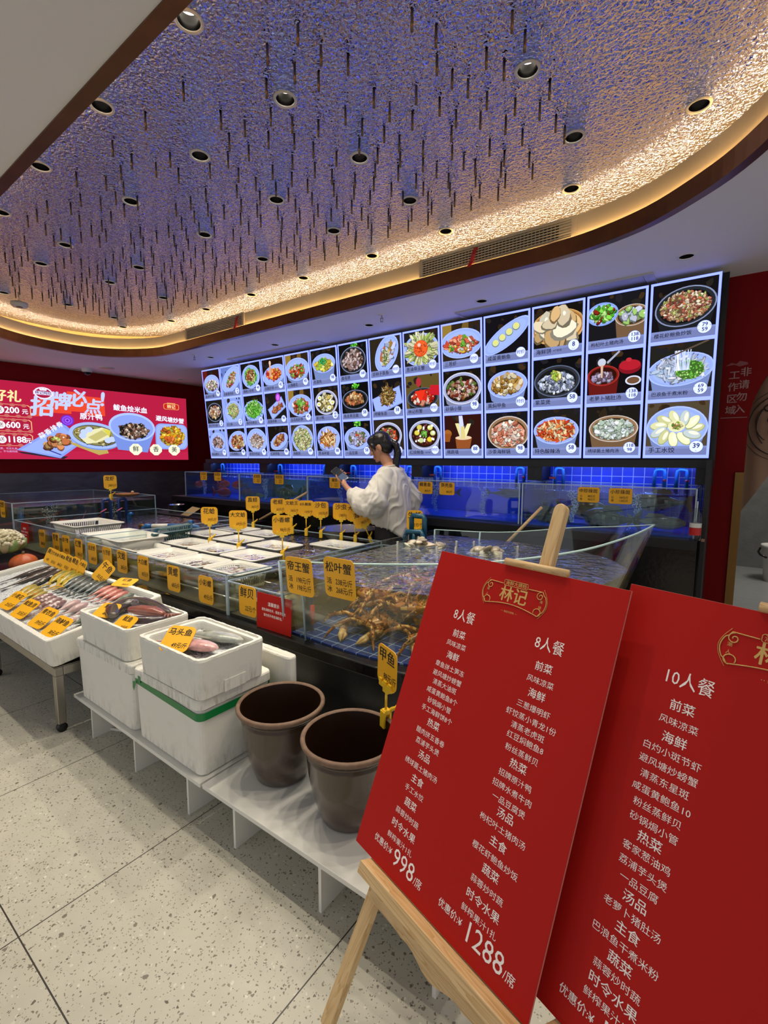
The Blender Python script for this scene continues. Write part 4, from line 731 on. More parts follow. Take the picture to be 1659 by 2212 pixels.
# fish of the wall tanks
redf = fish_proto('red_fish', .36, .16, 'b83424', 'd85a44', 'e8b8a8', 'c04030', seed=2); grp = fish_proto('grouper', .38, .24, '34382e', '6a6c5c', '9a9684', '3a3c32', ['1a1c16', '8a8c78', '44483a'], seed=3)
gry = fish_proto('grey_fish', .24, .14, '3a4048', '6a7078', 'a8acb0', '3a4048', seed=4); palef = fish_proto('pale_fish', .26, .16, '7a7466', 'b0a894', 'd8d0c0', '8a8272', seed=5)
for pr, x, y, z, L_, ang, lb in ((redf, -6.25, 3.95, 1.10, .30, pi, 'red fish at the left end of the leftmost wall tank'), (redf, -5.85, 4.05, 1.12, .32, 0, 'red fish in the middle of the leftmost wall tank, near the surface'), (redf, -5.40, 4.0, 1.115, .34, pi, 'red fish at the right of the leftmost wall tank'), (redf, -5.75, 3.95, 1.01, .42, 0, 'red fish low in the leftmost wall tank'), (redf, -5.40, 4.15, 1.0, .36, pi, 'red fish resting low at the right of the leftmost wall tank'),
    (palef, -4.95, 3.95, 1.0, .2, .2, 'small pale fish at the bottom left of the greenish wall tank'), (grp, -4.42, 4.0, 1.05, .46, pi, 'dark grouper in the middle of the greenish wall tank'), (grp, -4.12, 4.14, 1.10, .34, .2, 'dark grouper at the right of the greenish wall tank'),
    (gry, -2.22, 4.0, 1.16, .36, pi, 'grey fish just right of the woman in the longest wall tank'), (gry, -1.63, 4.05, 1.17, .38, 0, 'grey fish at the right end of the longest wall tank'),
    (grp, -1.22, 3.98, .99, .40, 0, 'mottled grouper at the bottom left of the rightmost wall tank'), (grp, -.98, 4.08, 1.07, .40, .15, 'mottled grouper beside the left bubbles of the rightmost wall tank'), (grp, -.72, 3.95, 1.02, .44, pi - .2, 'mottled grouper low in the centre of the rightmost wall tank'), (grp, -.40, 4.05, 1.16, .40, pi, 'mottled grouper high at the right of the rightmost wall tank'), (palef, -.42, 3.93, 1.02, .38, 0, 'pale striped fish below the grouper at the right of the rightmost wall tank')):
    place(pr, (x, y, z), Matrix.Rotation(ang, 4, 'Z'), L_, lb)
BUB = mat('air_bubbles', 'e6f0ff', .15)
def bubbles(x, y, z0, z1, w, n, label, seed):
    r = random.Random(seed); mb = MB()
    for k in range(n):
        z = z0 + (z1 - z0) * r.random(); q = w * (.35 + .65 * (z - z0) / (z1 - z0)); a = r.uniform(0, 2 * pi); d = q * sqrt(r.random()); s = r.uniform(.0022, .0058)
        c = (x + d * cos(a) + .012 * sin(z * 30 + seed), y + d * sin(a), z); mb.add([(c[0] + s * u, c[1] + s * v, c[2] + s * w_) for u, v, w_ in ((1, 0, 0), (-1, 0, 0), (0, 1, 0), (0, -1, 0), (0, 0, 1), (0, 0, -1))], [(0, 2, 4), (2, 1, 4), (1, 3, 4), (3, 0, 4), (2, 0, 5), (1, 2, 5), (3, 1, 5), (0, 3, 5)], 0, None, True)
    tag(obj('air_bubbles', mb, BUB), label, 'bubbles', None, 'stuff')
for k, (x, z0, lb) in enumerate(((-6.12, .96, 'rising air bubbles in the leftmost wall tank'), (-4.78, .96, 'rising air bubbles in the greenish wall tank'), (-3.50, .96, 'column of air bubbles left of the woman in the deep blue tank'), (-2.28, .97, 'column of air bubbles just right of the woman'), (-1.78, .98, 'column of air bubbles at the right of the longest wall tank'), (-1.0, .97, 'left column of air bubbles in the rightmost wall tank'), (-.55, .99, 'right column of air bubbles in the rightmost wall tank'))):
    bubbles(x, 3.93, z0, 1.225, .045, 420, lb, k + 1)
# water pipes with red taps in the niches
def niche_pipe(x, label, fl=1):
    t = thing('water_pipe', label, 'pipe', (x, 4.33, 1.20)); mb = MB(); mb.tube([(0, 0, -.06), (0, 0, .17), (fl * .006, 0, .188), (fl * .02, 0, .195), (fl * .05, 0, .195), (fl * .065, 0, .185), (fl * .07, 0, .15), (fl * .07, 0, .0)], .014, 10); pi_ = obj('pipe', mb, M['pvc'], t)
    v = MB(); v.tube([(0, -.016, .11), (0, -.034, .11)], .008); v.box(-.012 - fl * .03, .012 - fl * .0, -.042, -.034, .102, .118); obj('tap', v, M['redpipe'], pi_)
for k, (x, f) in enumerate(((-6.28, 1), (-5.28, -1), (-4.98, 1), (-4.06, -1), (-3.68, 1), (-2.80, -1), (-2.52, 1), (-1.56, -1), (-1.27, 1), (-.42, -1), (-.27, -1))): niche_pipe(x, 'blue water pipe with red tap in the tiled niche, %s from the left' % ORD[k], f)

# ---------------------------------------------------------------- price cards
CW, CH = .165, .175
def card(label, loc, name, price, w=CW, h=CH, rz=0., rx=0., ry=0., clip=0, grp=None, r=.025, two=None):
    t = thing('clip_price_sign' if clip else 'price_card', label, 'price card', loc, (rx, ry, rz), grp)
    b = Matrix.Rotation(pi / 2, 4, 'X'); z0 = clip + h / 2 if clip else 0
    pm = MB(); pm.prism([(x, y + z0) for x, y in rrect(w, h, r)], -.0012, .0012, M=b); obj('panel', pm, M['yellow'], t)
    tm = MB(); n = max(len(name), 2); s = min(w * .86 / n, h * .36); tm.text(name, s, -w * .02, z0 + h * .24, .0021, M=b, bold=.012, shear=.06)
    if two:
        tm.text(two[0], h * .17, -w * .34, z0 - h * .10, .0021, M=b, bold=.01); tm.text(two[1], h * .17, -w * .34, z0 - h * .31, .0021, M=b, bold=.01)
        tm.text(price.split('/')[0] + '元/斤', h * .19, w * .14, z0 - h * .10, .0021, M=b, bold=.008, sx=.75, shear=.1); tm.text(price.split('/')[1] + '元/斤', h * .19, w * .14, z0 - h * .31, .0021, M=b, bold=.008, sx=.75, shear=.1)
    else: tm.text(price, h * .22, w * .16, z0 - h * .26, .0021, M=b, bold=.008, sx=.75, shear=.1)
    obj('lettering', tm, M['ink'], t)
    if clip:
        c = MB(); c.box(-.042, .042, -.008, .008, clip - .006, clip + .012)
        for k in (-.032, 0, .032): c.box(k - .009, k + .009, -.010, -.003, clip + .01, clip + .024)
        c.box(-.016, .016, -.007, .007, clip - .022, clip - .006); obj('clip', c, M['clip'], t); st_ = obj('stem', MB().tube([(0, 0, .03), (0, 0, clip - .02)], .0048), M['clip'], t)
        k = MB(); k.box(-.014, .014, -.016, -.008, -.034, .03); k.box(-.014, .014, .010, .018, -.034, .024); k.box(-.012, .012, -.012, .014, .018, .034); k.tube([(0, .012, .022), (.012, .022, .036), (.026, .028, .046), (.036, .03, .062)], [.009, .008, .007, .005], 8); obj('clamp', k, M['clip'], st_)
    return t
for (x, z, nm, pr, tw) in ((-5.93, 1.235, '东星斑', '298/328', ('母', '公')), (-5.60, 1.235, '石斑鱼', '168元/斤', None), (-4.77, 1.225, '老虎斑', '138/168', ('小', '大')), (-4.36, 1.228, '龙胆鱼', '128/148', ('小', '大')), (-3.46, 1.215, '鳗鱼', '78/98', ('小', '大')), (-2.31, 1.205, '鲷青鱼', '88元/斤', None), (-2.08, 1.205, '笋壳鱼', '88元/斤', None), (-.86, 1.205, '中珍珠斑', '88/98', ('公', '母')), (-.64, 1.205, '小珍珠斑', '108/118', ('公', '母'))):
    wk = globals().get('wk', 0) + 1; card('yellow price card on the wall tank glass, %s from the left' % ORD[wk - 1], (x, YT - .005, z), nm, pr, .155, .115, r=.016, two=tw)

# ---------------------------------------------------------------- the long display island
fr = [(-8.05, 1.555), (-1.45, 1.555), (-1.2, 1.565), (-1.0, 1.6), (-.8, 1.69), (-.62, 1.85), (-.50, 2.06), (-.43, 2.32), (-.42, 2.6), (-.5, 2.88), (-.66, 3.05), (-.9, 3.15), (-1.2, 3.18), (-8.05, 3.18)]
isl = thing('display_island', 'long black stone island carrying the open seafood tanks', 'island', (0, 0, 0))
ins = offset(fr, -.05)
obj('base', MB().prism([(max(x, -8.0), y) for x, y in [(-8.0, 1.62), (-1.45, 1.62), (-1.2, 1.63), (-1.02, 1.665), (-.84, 1.75), (-.68, 1.9), (-.565, 2.1), (-.5, 2.34), (-.49, 2.58), (-.56, 2.82), (-.7, 2.98), (-.92, 3.08), (-1.2, 3.11), (-8.0, 3.11)]], 0, .50), M['btile'], isl)
obj('ledge', MB().prism(fr, .50, .558), M['blackgloss'], isl, bevel=.006)
wt = (.80, .80, .66)
tank('island_tank', 'low open island tank at the left with greenish water', -5.93, -4.20, 1.6, 3.1, .559, .835, .76, wt, 'greenish water of the left island tank', mat('olive_tank_floor', '6a6848', .5), .10, (.35, .36, .22), skip=('left',))
tank('island_tank', 'low open island tank in the middle holding rows of white baskets', -4.19, -2.31, 1.6, 3.1, .559, .79, .742, wt, 'murky water under the white baskets', mat('brown_tank_floor', '4a3f2a', .5), .05, (.30, .25, .14), skip=('left',))
tank('island_tank', 'short open island tank left of the crab tank', -2.30, -1.825, 1.6, 3.1, .559, .762, .69, wt, 'rippled water beside the crab tank', mat('brown_tank_floor', '4a3f2a', .5), .06, (.3, .28, .2), skip=('left',))
tank('lobster_tank', 'taller glass tank at the far left end of the island', -7.75, -5.945, 1.6, 3.1, .559, 1.005, .955, (.62, .66, .58), 'dim water of the tall left tank', mat('dark_tank_floor', '2c2a26', .6), .12, (.16, .17, .15))
# crab tank: curved front rising to a bow at the right
tk = thing('crab_tank', 'large curved glass crab tank flaring to a bow at the right', 'fish tank', (0, 0, 0))
def csp(p, k=6):
    out = []
    for i in range(len(p) - 1):
        a, b, c, d = (Vector(p[min(max(i + j - 1, 0), len(p) - 1)]) for j in range(4))
        for q in range(k):
            t = q / k; out.append(.5 * ((2 * b) + (c - a) * t + (2 * a - 5 * b + 4 * c - d) * t * t + (3 * b - a - 3 * c + d) * t ** 3))
    return out + [Vector(p[-1])]
bot = csp([(-1.81, 1.6, .559), (-1.34, 1.59, .559), (-1.08, 1.64, .559), (-.82, 1.77, .559), (-.62, 2.0, .559), (-.51, 2.3, .559), (-.47, 2.58, .559)])
rimf = csp([(-1.81, 1.565, .95), (-1.33, 1.565, 1.0), (-.9, 1.66, 1.04), (-.66, 1.81, 1.065), (-.47, 2.05, 1.09), (-.345, 2.38, 1.12), (-.295, 2.74, 1.135)])
botb = csp([(-.47, 2.58, .559), (-.62, 2.9, .559), (-.95, 3.07, .559), (-1.3, 3.1, .559), (-1.81, 3.1, .559)])
rimb = csp([(-.295, 2.74, 1.135), (-.5, 3.0, 1.08), (-.8, 3.14, 1.03), (-1.3, 3.17, .95), (-1.81, 3.12, .93)])
def sheet(a, b, th):
    mb = MB(); n = len(a); cen = Vector((-1.2, 2.4, .8)); nv = lambda v: Vector((v.x - cen.x, v.y - cen.y, 0)).normalized() * th
    r4 = [[tuple(v) for v in a], [tuple(v) for v in b], [tuple(v - nv(v)) for v in b], [tuple(v - nv(v)) for v in a]]
    for k in range(4): mb.loft([r4[k], r4[(k + 1) % 4]], smooth=k in (0, 2), caps=False, closed=False)
    return mb
obj('front_pane', sheet(bot, rimf, .010), M['glass'], tk); obj('back_pane', sheet(botb, rimb, .010), M['glass'], tk)
obj('side_pane', MB().add([(-1.81, 1.6, .559), (-1.81, 1.565, .95), (-1.81, 3.12, .93), (-1.81, 3.1, .559), (-1.80, 1.6, .559), (-1.80, 1.565, .95), (-1.80, 3.12, .93), (-1.80, 3.1, .559)], [(0, 1, 2, 3), (7, 6, 5, 4), (1, 5, 6, 2), (0, 4, 5, 1), (3, 2, 6, 7)]), M['glass'], tk)
obj('rim', MB().tube(rimf, .005, 6).tube(rimb, .004, 6), mat('pale_green_glass_rim', 'b8d4cc', .2), tk)
for a, b, r_ in (((-1.81, 1.597, .56), (-1.81, 1.565, .95), .008), ((-1.66, 1.596, .56), (-1.66, 1.57, .962), .006), ((-1.81, 3.1, .56), (-1.81, 3.12, .93), .006), ((-1.45, 3.1, .56), (-1.45, 3.16, .94), .006)): obj('corner_seam', MB().tube([a, b], r_, 6), M['acrylic'], tk)
fl = [(v.x, v.y) for v in bot] + [(v.x, v.y) for v in botb[1:]]
obj('tank_floor', MB().prism([(x + (-1.2 - x) * .03, y + (2.4 - y) * .03) for x, y in fl], .5585, .566), mat('x', 'ffffff') if False else tiles('blue_floor_tile', '1f3f94', '9fb4dc', .075, .06, axes='xy'), tk)
wz = .895; wp = [(b + (r - b) * ((wz - .559) / (r.z - .559))) for b, r in zip(bot, rimf)] + [(b + (r - b) * ((wz - .559) / (r.z - .559))) for b, r in list(zip(botb, rimb))[1:]]
sh = lambda v, f=.022: (v.x + (-1.2 - v.x) * f, v.y + (2.4 - v.y) * f, v.z)
top = [sh(v) for v in wp]; low = [sh(Vector((x, y, .572))) for x, y in fl]
wb = MB(); wb.add(top, [tuple(range(len(top)))], 0); wb.loft([low, top], 1, smooth=False, caps=False)
tag(obj('tank_water', wb, [M['wtop'], water_mat('crab_tank_water', (.86, .80, .58), .22, (.50, .40, .20))]), 'clear brownish water of the curved crab tank', 'water', None, 'stuff')

# ---------------------------------------------------------------- king crabs
CR = hexs('a8642c', 'c98a4a', '7a4420', 'd8b070', '8f5a30', 'b87838', '5f3a1c'); rc = random.Random(5)
def crab_proto():
    t = thing('king_crab', 'x', 'crab'); mb = MB(); rings = []
    for i in range(9):
        th = -pi / 2 + pi * min(max(i / 8, .04), .96); rings.append([((.085 + rc.uniform(-.006, .006)) * cos(th) * cos(a) * (1.12 if cos(a) < 0 else .95), (.088 + rc.uniform(-.006, .006)) * cos(th) * sin(a), .038 * sin(th) + rc.uniform(-.003, .003)) for a in [2 * pi * j / 16 for j in range(16)]])
    mb.loft(rings, 0, lambda c: rc.choice(CR))
    for k in range(46):
        a, q = rc.uniform(0, 2 * pi), rc.uniform(.2, 1); p = Vector((.083 * q * cos(a), .085 * q * sin(a), .036 * sqrt(max(0, 1 - q * q * .95)))); mb.tube([p, p + Vector((p.x * .15, p.y * .15, .014))], [.005, .0008], 5, 0, rc.choice(CR))
    obj('carapace', mb, M['wet'], t)
    def limb(pts, rad, name, claw=False):
        mb = MB(); pp = []; rs = []
        for i in range(len(pts) - 1):
            for k in range(5):
                q = k / 5; pp.append(Vector(pts[i]).lerp(Vector(pts[i + 1]), q)); rs.append((rad[i] + (rad[i + 1] - rad[i]) * q) * (1.0 if k else .72) * rc.uniform(.88, 1.14))
        pp.append(Vector(pts[-1])); rs.append(rad[-1]); mb.tube(pp, rs, 7, 0, lambda c: rc.choice(CR))
        for k in range(22):
            i = rc.randrange(len(pp) - 3); d = Vector((rc.uniform(-1, 1), rc.uniform(-1, 1), rc.uniform(-.2, 1))).normalized(); mb.tube([pp[i] + d * rs[i] * .8, pp[i] + d * (rs[i] + .008)], [.004, .0008], 4, 0, rc.choice(CR))
        if claw:
            a, b = Vector(pts[-1]), Vector(pts[-2]); d = (a - b).normalized(); s = d.cross(Vector((0, 0, 1))).normalized()
            mb.tube([a, a + d * .03 + s * .008, a + d * .065 + s * .002], [.020, .014, .003], 7, 0, lin('d8b88a')); mb.tube([a, a + d * .025 - s * .016, a + d * .055 - s * .006], [.012, .009, .003], 7, 0, lin('c9a070'))
        obj(name, mb, M['wet'], t)
    for s in (-1, 1):
        for a, l in ((25, 1.0), (68, 1.08), (112, 1.0)):
            r = radians(a); u = Vector((cos(r), s * sin(r), 0)); v = Vector((cos(r + s * 0 + .25), s * sin(r + .25), 0))
            limb([u * .075, u * (.135 * l) + Vector((0, 0, .035)), u * .135 * l + v * .075 * l + Vector((0, 0, .012)), u * .14 * l + v * .125 * l + Vector((0, 0, -.04))], [.015, .014, .010, .003], 'leg')
        u = Vector((.35, s, 0)).normalized(); limb([Vector((.06, s * .05, -.005)), Vector((.11, s * .10, .01)), Vector((.165, s * .07, -.012))], [.016, .018, .020], 'claw', True)
    return t
kc = crab_proto()
CP = [(-1.46, 1.91, .612, 0, -1.5, 'king crab facing the front glass at the left of the crab tank'), (-1.12, 1.97, .612, .05, -1.2, 'king crab at the right of the front row in the crab tank'), (-1.60, 2.22, .62, 0, -2.6, 'king crab behind the left front crab'), (-1.18, 2.28, .615, 0, .4, 'king crab in the middle of the crab tank floor'), (-.85, 2.20, .615, 0, 2.0, 'king crab near the curved right glass'),
      (-1.29, 1.98, .70, .2, 2.4, 'king crab climbing over the front pair'), (-1.55, 2.02, .715, .15, .9, 'king crab on top of the pile at the left'), (-1.00, 2.02, .71, .12, -.5, 'king crab on top of the pile at the right'), (-1.33, 2.42, .71, .2, 1.7, 'king crab on top at the back of the pile'),
      (-1.40, 2.18, .79, .1, .2, 'topmost king crab of the pile, near the water surface'), (-.90, 2.10, .62, .0, 1.0, 'king crab against the curved front glass at the right'), (-1.70, 2.50, .62, 0, .3, 'king crab at the back left of the crab tank floor'), (-1.12, 2.25, .79, .1, 2.9, 'king crab high on the pile at the back right')]
for x, y, z, tl, rz, lb in CP: place(kc, (x, y, z), Matrix.Rotation(rz, 4, 'Z') @ Matrix.Rotation(tl, 4, 'Y'), 1.1, lb, 'king crabs in the crab tank')
# pipes in the crab tank
t = thing('water_pipe', 'grey-blue upright pipe with red tap inside the left front of the crab tank', 'pipe', (-1.735, 1.70, .567)); obj('pipe', MB().tube([(0, 0, 0), (0, 0, .33)], .022, 12), mat('slate_pvc', '3c5a80', .35), t); v = MB(); v.tube([(.02, -.01, .09), (.05, -.03, .09)], .010); v.tube([(.05, -.03, .05), (.052, -.032, .15)], .011, 8); obj('tap', v, M['redpipe'], t)
t = thing('water_pipe', 'dark teal double pipe loop standing at the back of the crab tank', 'pipe', (-1.80, 2.86, .86)); mb = MB(); TP = mat('teal_pvc', '12485e', .3)
def ploop(mb, dx, z0, z1, w): mb.tube([(dx - w, 0, z0), (dx - w, 0, z1 - .02), (dx - w * .8, 0, z1), (dx + w * .8, 0, z1), (dx + w, 0, z1 - .02), (dx + w, 0, z0)], .019, 10)
ploop(mb, .0, -.0, .20, .055); obj('tall_loop', mb, TP, t); mb = MB(); mb.tube([(-.075, -.05, -.05), (-.075, -.05, .05), (-.06, -.05, .085), (.06, -.05, .095), (.075, -.05, .06), (.075, -.05, -.05)], .019, 10); mb.tube([(0, -.05, -.05), (0, -.05, .09)], .016, 8); mb.tube([(-.075, -.05, -.04), (.075, -.05, -.04)], .019, 10); obj('low_loop', mb, TP, t); obj('handle', MB().tube([(-.06, -.075, .005), (.06, -.075, .03)], .006), M['redpipe'], t)
# crates of pale scallops half out of the water
def scallops(x, y, label, seed):
    r = random.Random(seed); t = thing('acrylic_crate', 'clear acrylic crate ' + label, 'crate', (x, y, .70)); e = MB()
    for a in (-1, 1): e.box(a * .15 - .003, a * .15 + .003, -.13, .13, 0, .22); e.box(-.15, .15, a * .13 - .003, a * .13 + .003, 0, .22)
    e.box(-.15, .15, -.13, .13, -.003, .003); obj('walls', e, M['glass'], t)
    e = MB()
    for a in (-1, 1):
        for b in (-1, 1): e.box(a * .15 - .005, a * .15 + .005, b * .13 - .005, b * .13 + .005, -.13, .225)
    obj('posts', e, M['white'], t); mb = MB()
    for k in range(60):
        R_ = Matrix.Translation((x + r.uniform(-.11, .11), y + r.uniform(-.09, .09), .73 + r.random() * .19)) @ Matrix.Rotation(r.uniform(0, 3), 4, 'Z') @ Matrix.Rotation(r.uniform(-.9, .9), 4, 'X'); mb.ell((0, 0, 0), (.036, .032, .012), 9, 5, 0, lin(r.choice(('c9c2ac', 'b0a68c', 'e0dcc8', '9a907a', 'd8c8ae'))), R_)
    tag(obj('scallops', mb, M['wet']), 'pale scallops heaped in the ' + label.split(' at')[0] + ' acrylic crate', 'shellfish', None, 'stuff')
scallops(-1.60, 2.66, 'left of the two at the back of the crab tank', 1); scallops(-1.20, 2.72, 'right of the two at the back of the crab tank', 2)

# ---------------------------------------------------------------- baskets in the island tanks
def basket_mesh(w, d, h, slots, mats, name, label, cat='basket', taper=.86):
    t = thing(name, label, cat); r = .035
    rim = MB(); k = .016; ring = lambda w_, d_, z: [(x, y, z) for x, y in rrect(w_, d_, r)]
    rim.loft([ring(w - 2 * k, d - 2 * k, h - .012), ring(w, d, h - .012), ring(w + .004, d + .004, h - .004), ring(w - .004, d - .004, h), ring(w - 2 * k + .004, d - 2 * k + .004, h), ring(w - 2 * k, d - 2 * k, h - .006)], caps=False); obj('rim', rim, mats, t)
    b = MB(); wi, di = w - 2 * k, d - 2 * k
    if not slots: b.loft([ring(wi * taper, di * taper, .003), ring(wi, di, h - .006), ring(wi - .005, di - .005, h - .006), ring(wi * taper - .006, di * taper - .006, .006)], caps=True); 
    else:
        b.loft([ring(wi * taper, di * taper, 0), ring(wi * taper * 1.03, di * taper * 1.03, h * .28), ring(wi * taper * 1.03 - .005, di * taper * 1.03 - .005, h * .28), ring(wi * taper - .005, di * taper - .005, .004)], caps=True)
        b.loft([ring(wi * .975, di * .975, h * .8), ring(wi, di, h - .006), ring(wi - .005, di - .005, h - .006), ring(wi * .975 - .005, di * .975 - .005, h * .8)], caps=False)
        for i in range(int(w / .022)):
            x = (-.5 + (i + .5) / int(w / .022)) * (w - .08)
            for s in (-1, 1): b.tube([(x * taper * 1.02, s * di * taper * 1.02 / 2, h * .27), (x, s * di * .975 / 2, h * .82)], .0045, 5)
        for i in range(int(d / .022)):
            y = (-.5 + (i + .5) / int(d / .022)) * (d - .08)
            for s in (-1, 1): b.tube([(s * wi * taper * 1.02 / 2, y * taper * 1.02, h * .27), (s * wi * .975 / 2, y, h * .82)], .0045, 5)
    obj('tray', b, mats, t); return t
bA = basket_mesh(.40, .295, .13, False, M['basket'], 'seafood_basket', 'x'); bB = basket_mesh(.38, .29, .13, True, M['basket'], 'slotted_basket', 'x')
HEAPS = dict(gold=hexs('a8802c', 'c9a040', '6a4a1c', 'd8c080', '8a6224'), dark=hexs('2c2418', '4a3c24', '6a5430', '1c1812', '3a2c1c'), pink=hexs('8a3a34', 'c9a8a0', 'e0d4cc', '6a2420', 'b07a70'), pale=hexs('c9bca0', 'a89878', 'e0d6c0', '8a7a5c'), purple=hexs('5a1c34', '7a2c44', '2c1c1c', '4a3020'), olive=hexs('7a7440', '9a9454', '4a4828', 'b8b070'))
nb = [0]
def heap(x, y, z, w, d, kinds, label, n=70, s=.020, rz=0.):
    r = random.Random(int(abs(x * 100 + y * 37))); mb = MB()
    for k in range(n):
        u, v = r.uniform(-.5, .5), r.uniform(-.5, .5); pal = kinds[min(int((u + .5) * len(kinds)), len(kinds) - 1)]
        R_ = Matrix.Translation((x, y, 0)) @ Matrix.Rotation(rz, 4, 'Z') @ Matrix.Translation((u * w, v * d, z + r.uniform(0, .022))) @ Matrix.Rotation(r.uniform(0, 6), 4, 'Z') @ Matrix.Rotation(r.uniform(-.6, .6), 4, 'Y')
        q = s * r.uniform(.7, 1.2); mb.loft([[(q * a * 1.5, q * b * cos(2 * pi * j / 8), q * b * .8 * sin(2 * pi * j / 8)) for j in range(8)] for a, b in ((-1, .1), (-.5, .75), (.1, .9), (.6, .5), (1, .06))], 0, r.choice(HEAPS[pal]), True, True, R_)
    tag(obj('shellfish', mb, M['wet']), label, 'shellfish', None, 'stuff')
BK = [(-3.81, 1.86, bA, ('pale',), 'front row, first from the left'), (-3.385, 1.84, bA, ('pale', 'gold'), 'front row, second from the left'), (-2.965, 1.83, bA, ('purple', 'dark', 'gold'), 'front row, third from the left'), (-2.56, 1.86, bB, ('pale',), 'front row, rightmost, with slotted sides'),
      (-3.69, 2.20, bA, ('gold', 'dark'), 'second row, first from the left'), (-3.27, 2.185, bA, ('dark', 'pink'), 'second row, second from the left'), (-2.83, 2.18, bA, ('pink', 'pink'), 'second row, third from the left'),
      (-4.00, 2.60, bA, ('pale',), 'third row, first from the left'), (-3.50, 2.56, bA, ('olive',), 'third row, second from the left'), (-3.01, 2.56, bA, ('gold', 'olive'), 'third row, third from the left'), (-3.56, 2.93, bA, ('pale', 'olive'), 'back row, left of two'), (-4.02, 2.94, bA, ('pale',), 'back row, far left beside the crate'), (-2.62, 2.90, bA, ('olive', 'gold'), 'back row, rightmost near the clip signs')]
for x, y, pr, hp, lb in BK:
    place(pr, (x, y, .632), Matrix.Identity(4), 1.0, 'white plastic seafood basket, ' + lb, 'white baskets in the middle tank'); heap(x, y, .697, .31, .21, hp, 'shellfish under water in the white basket, ' + lb, 120)
heap(-2.75, 2.52, .60, .28, .5, ('gold', 'dark'), 'shellfish lying loose in the tank right of the baskets', 60, .025); heap(-2.06, 1.9, .60, .36, .4, ('gold', 'dark'), 'scallop shells under water left of the crab tank', 50, .03); heap(-2.06, 2.5, .60, .34, .5, ('dark', 'gold', 'olive'), 'shells at the back of the tank left of the crab tank', 60, .028)
bW = basket_mesh(.60, .46, .14, True, M['basket'], 'slotted_basket', 'x'); place(bW, (-5.13, 1.98, .70), Matrix.Identity(4), 1, 'large empty white slotted basket on the left island tank'); bX = basket_mesh(.72, .42, .15, False, M['basket'], 'seafood_basket', 'x'); place(bX, (-4.20, 1.905, .665), Matrix.Identity(4), 1, 'large deep white basket standing above the others')
bT = basket_mesh(.46, .34, .14, True, M['tealbasket'], 'slotted_basket', 'x'); place(bT, (-4.12, 2.32, .69), Matrix.Rotation(-.55, 4, 'Z') @ Matrix.Rotation(.12, 4, 'X'), 1, 'dark teal slotted crate tilted behind the large white basket')
# rack bars the baskets stand on
t = thing('basket_rack', 'steel rods under the white baskets in the middle tank', 'rack', (-3.25, 2.35, .62)); 
for y in (-.66, -.40, -.28, -.03, .10, .35, .50, .70): obj('rod', MB().tube([(-.93, y, 0), (.93, y, 0)], .006), M['steel'], t)
t = thing('basket_rack', 'steel rods under the large slotted basket in the left tank', 'rack', (-5.05, 1.98, .69))
for y in (-.15, .15): obj('rod', MB().tube([(-.86, y, 0), (.84, y, 0)], .006), M['steel'], t)
# pvc fittings
t = thing('water_pipe', 'blue and white pipe lying across the tanks behind the large white basket', 'pipe', (-4.70, 2.50, .775)); obj('sleeve', MB().tube([(-.08, -.05, 0), (.07, .04, .005)], .024, 12), M['pipewhite'], t); obj('pipe', MB().tube([(.07, .04, .005), (.28, .17, .01), (.33, .2, .0), (.35, .21, -.05)], .024, 12).tube([(-.08, -.05, 0), (-.14, -.085, .0), (-.16, -.1, -.02), (-.165, -.1, -.06)], .026, 12), M['pvc'], t); obj('valve', MB().tube([(-.2, -.12, .0), (-.15, -.09, .0)], .02, 10), M['brass'], t)
for x, y, z, lb in ((-4.28, 2.84, .80, 'blue pipe elbow at the back of the tanks beside the back basket'), (-4.62, 2.76, .79, 'blue pipe elbow at the back of the left tank'), (-5.80, 2.70, .80, 'blue pipe elbow rising from the water beside the tall tank'), (-1.9, 2.82, .72, 'dark blue pipe stub beside the crab tank')):
    o = obj('pipe_elbow', MB().tube([(0, 0, -.09), (0, 0, -.02), (.012, 0, .004), (.04, 0, .012), (.06, 0, .01)], .024, 12), M['pvc'], None, (x, y, z)); tag(o, lb, 'pipe')
for k, (y, lb) in enumerate(((2.50, 'navy pipe loop with pink tap in the tall left tank, nearer one'), (2.68, 'navy pipe loop with pink tap in the tall left tank, farther one'))):
    t = thing('water_pipe', lb, 'pipe', (-5.90, y, .78)); mb = MB(); mb.tube([(0, -.05, -.2), (0, -.05, .18), (0, -.04, .205), (0, .02, .21), (0, .035, .19), (0, .035, -.2)], .016, 10); obj('pipe', mb, M['pvcdark'], t); obj('tap', MB().tube([(.02, -.085, .065), (.02, -.02, .1)], .007), mat('pink_tap', 'd86a7a', .4), t)
t = thing('water_pipe', 'teal capped pipe standing in the tall left tank', 'pipe', (-6.6, 1.85, .575)); obj('pipe', MB().tube([(0, 0, 0), (0, 0, .3)], .03, 12), M['pvc'], t); obj('cap', MB().ell((0, 0, .32), (.042, .042, .04), 14, 8), mat('teal_cap', '2c8a9a', .3), t)
bubbles(-6.45, 2.1, .58, .94, .09, 420, 'misty air bubbles in the tall left tank, nearer column', 11); bubbles(-6.3, 2.75, .58, .94, .06, 260, 'misty air bubbles in the tall left tank, farther column', 12)
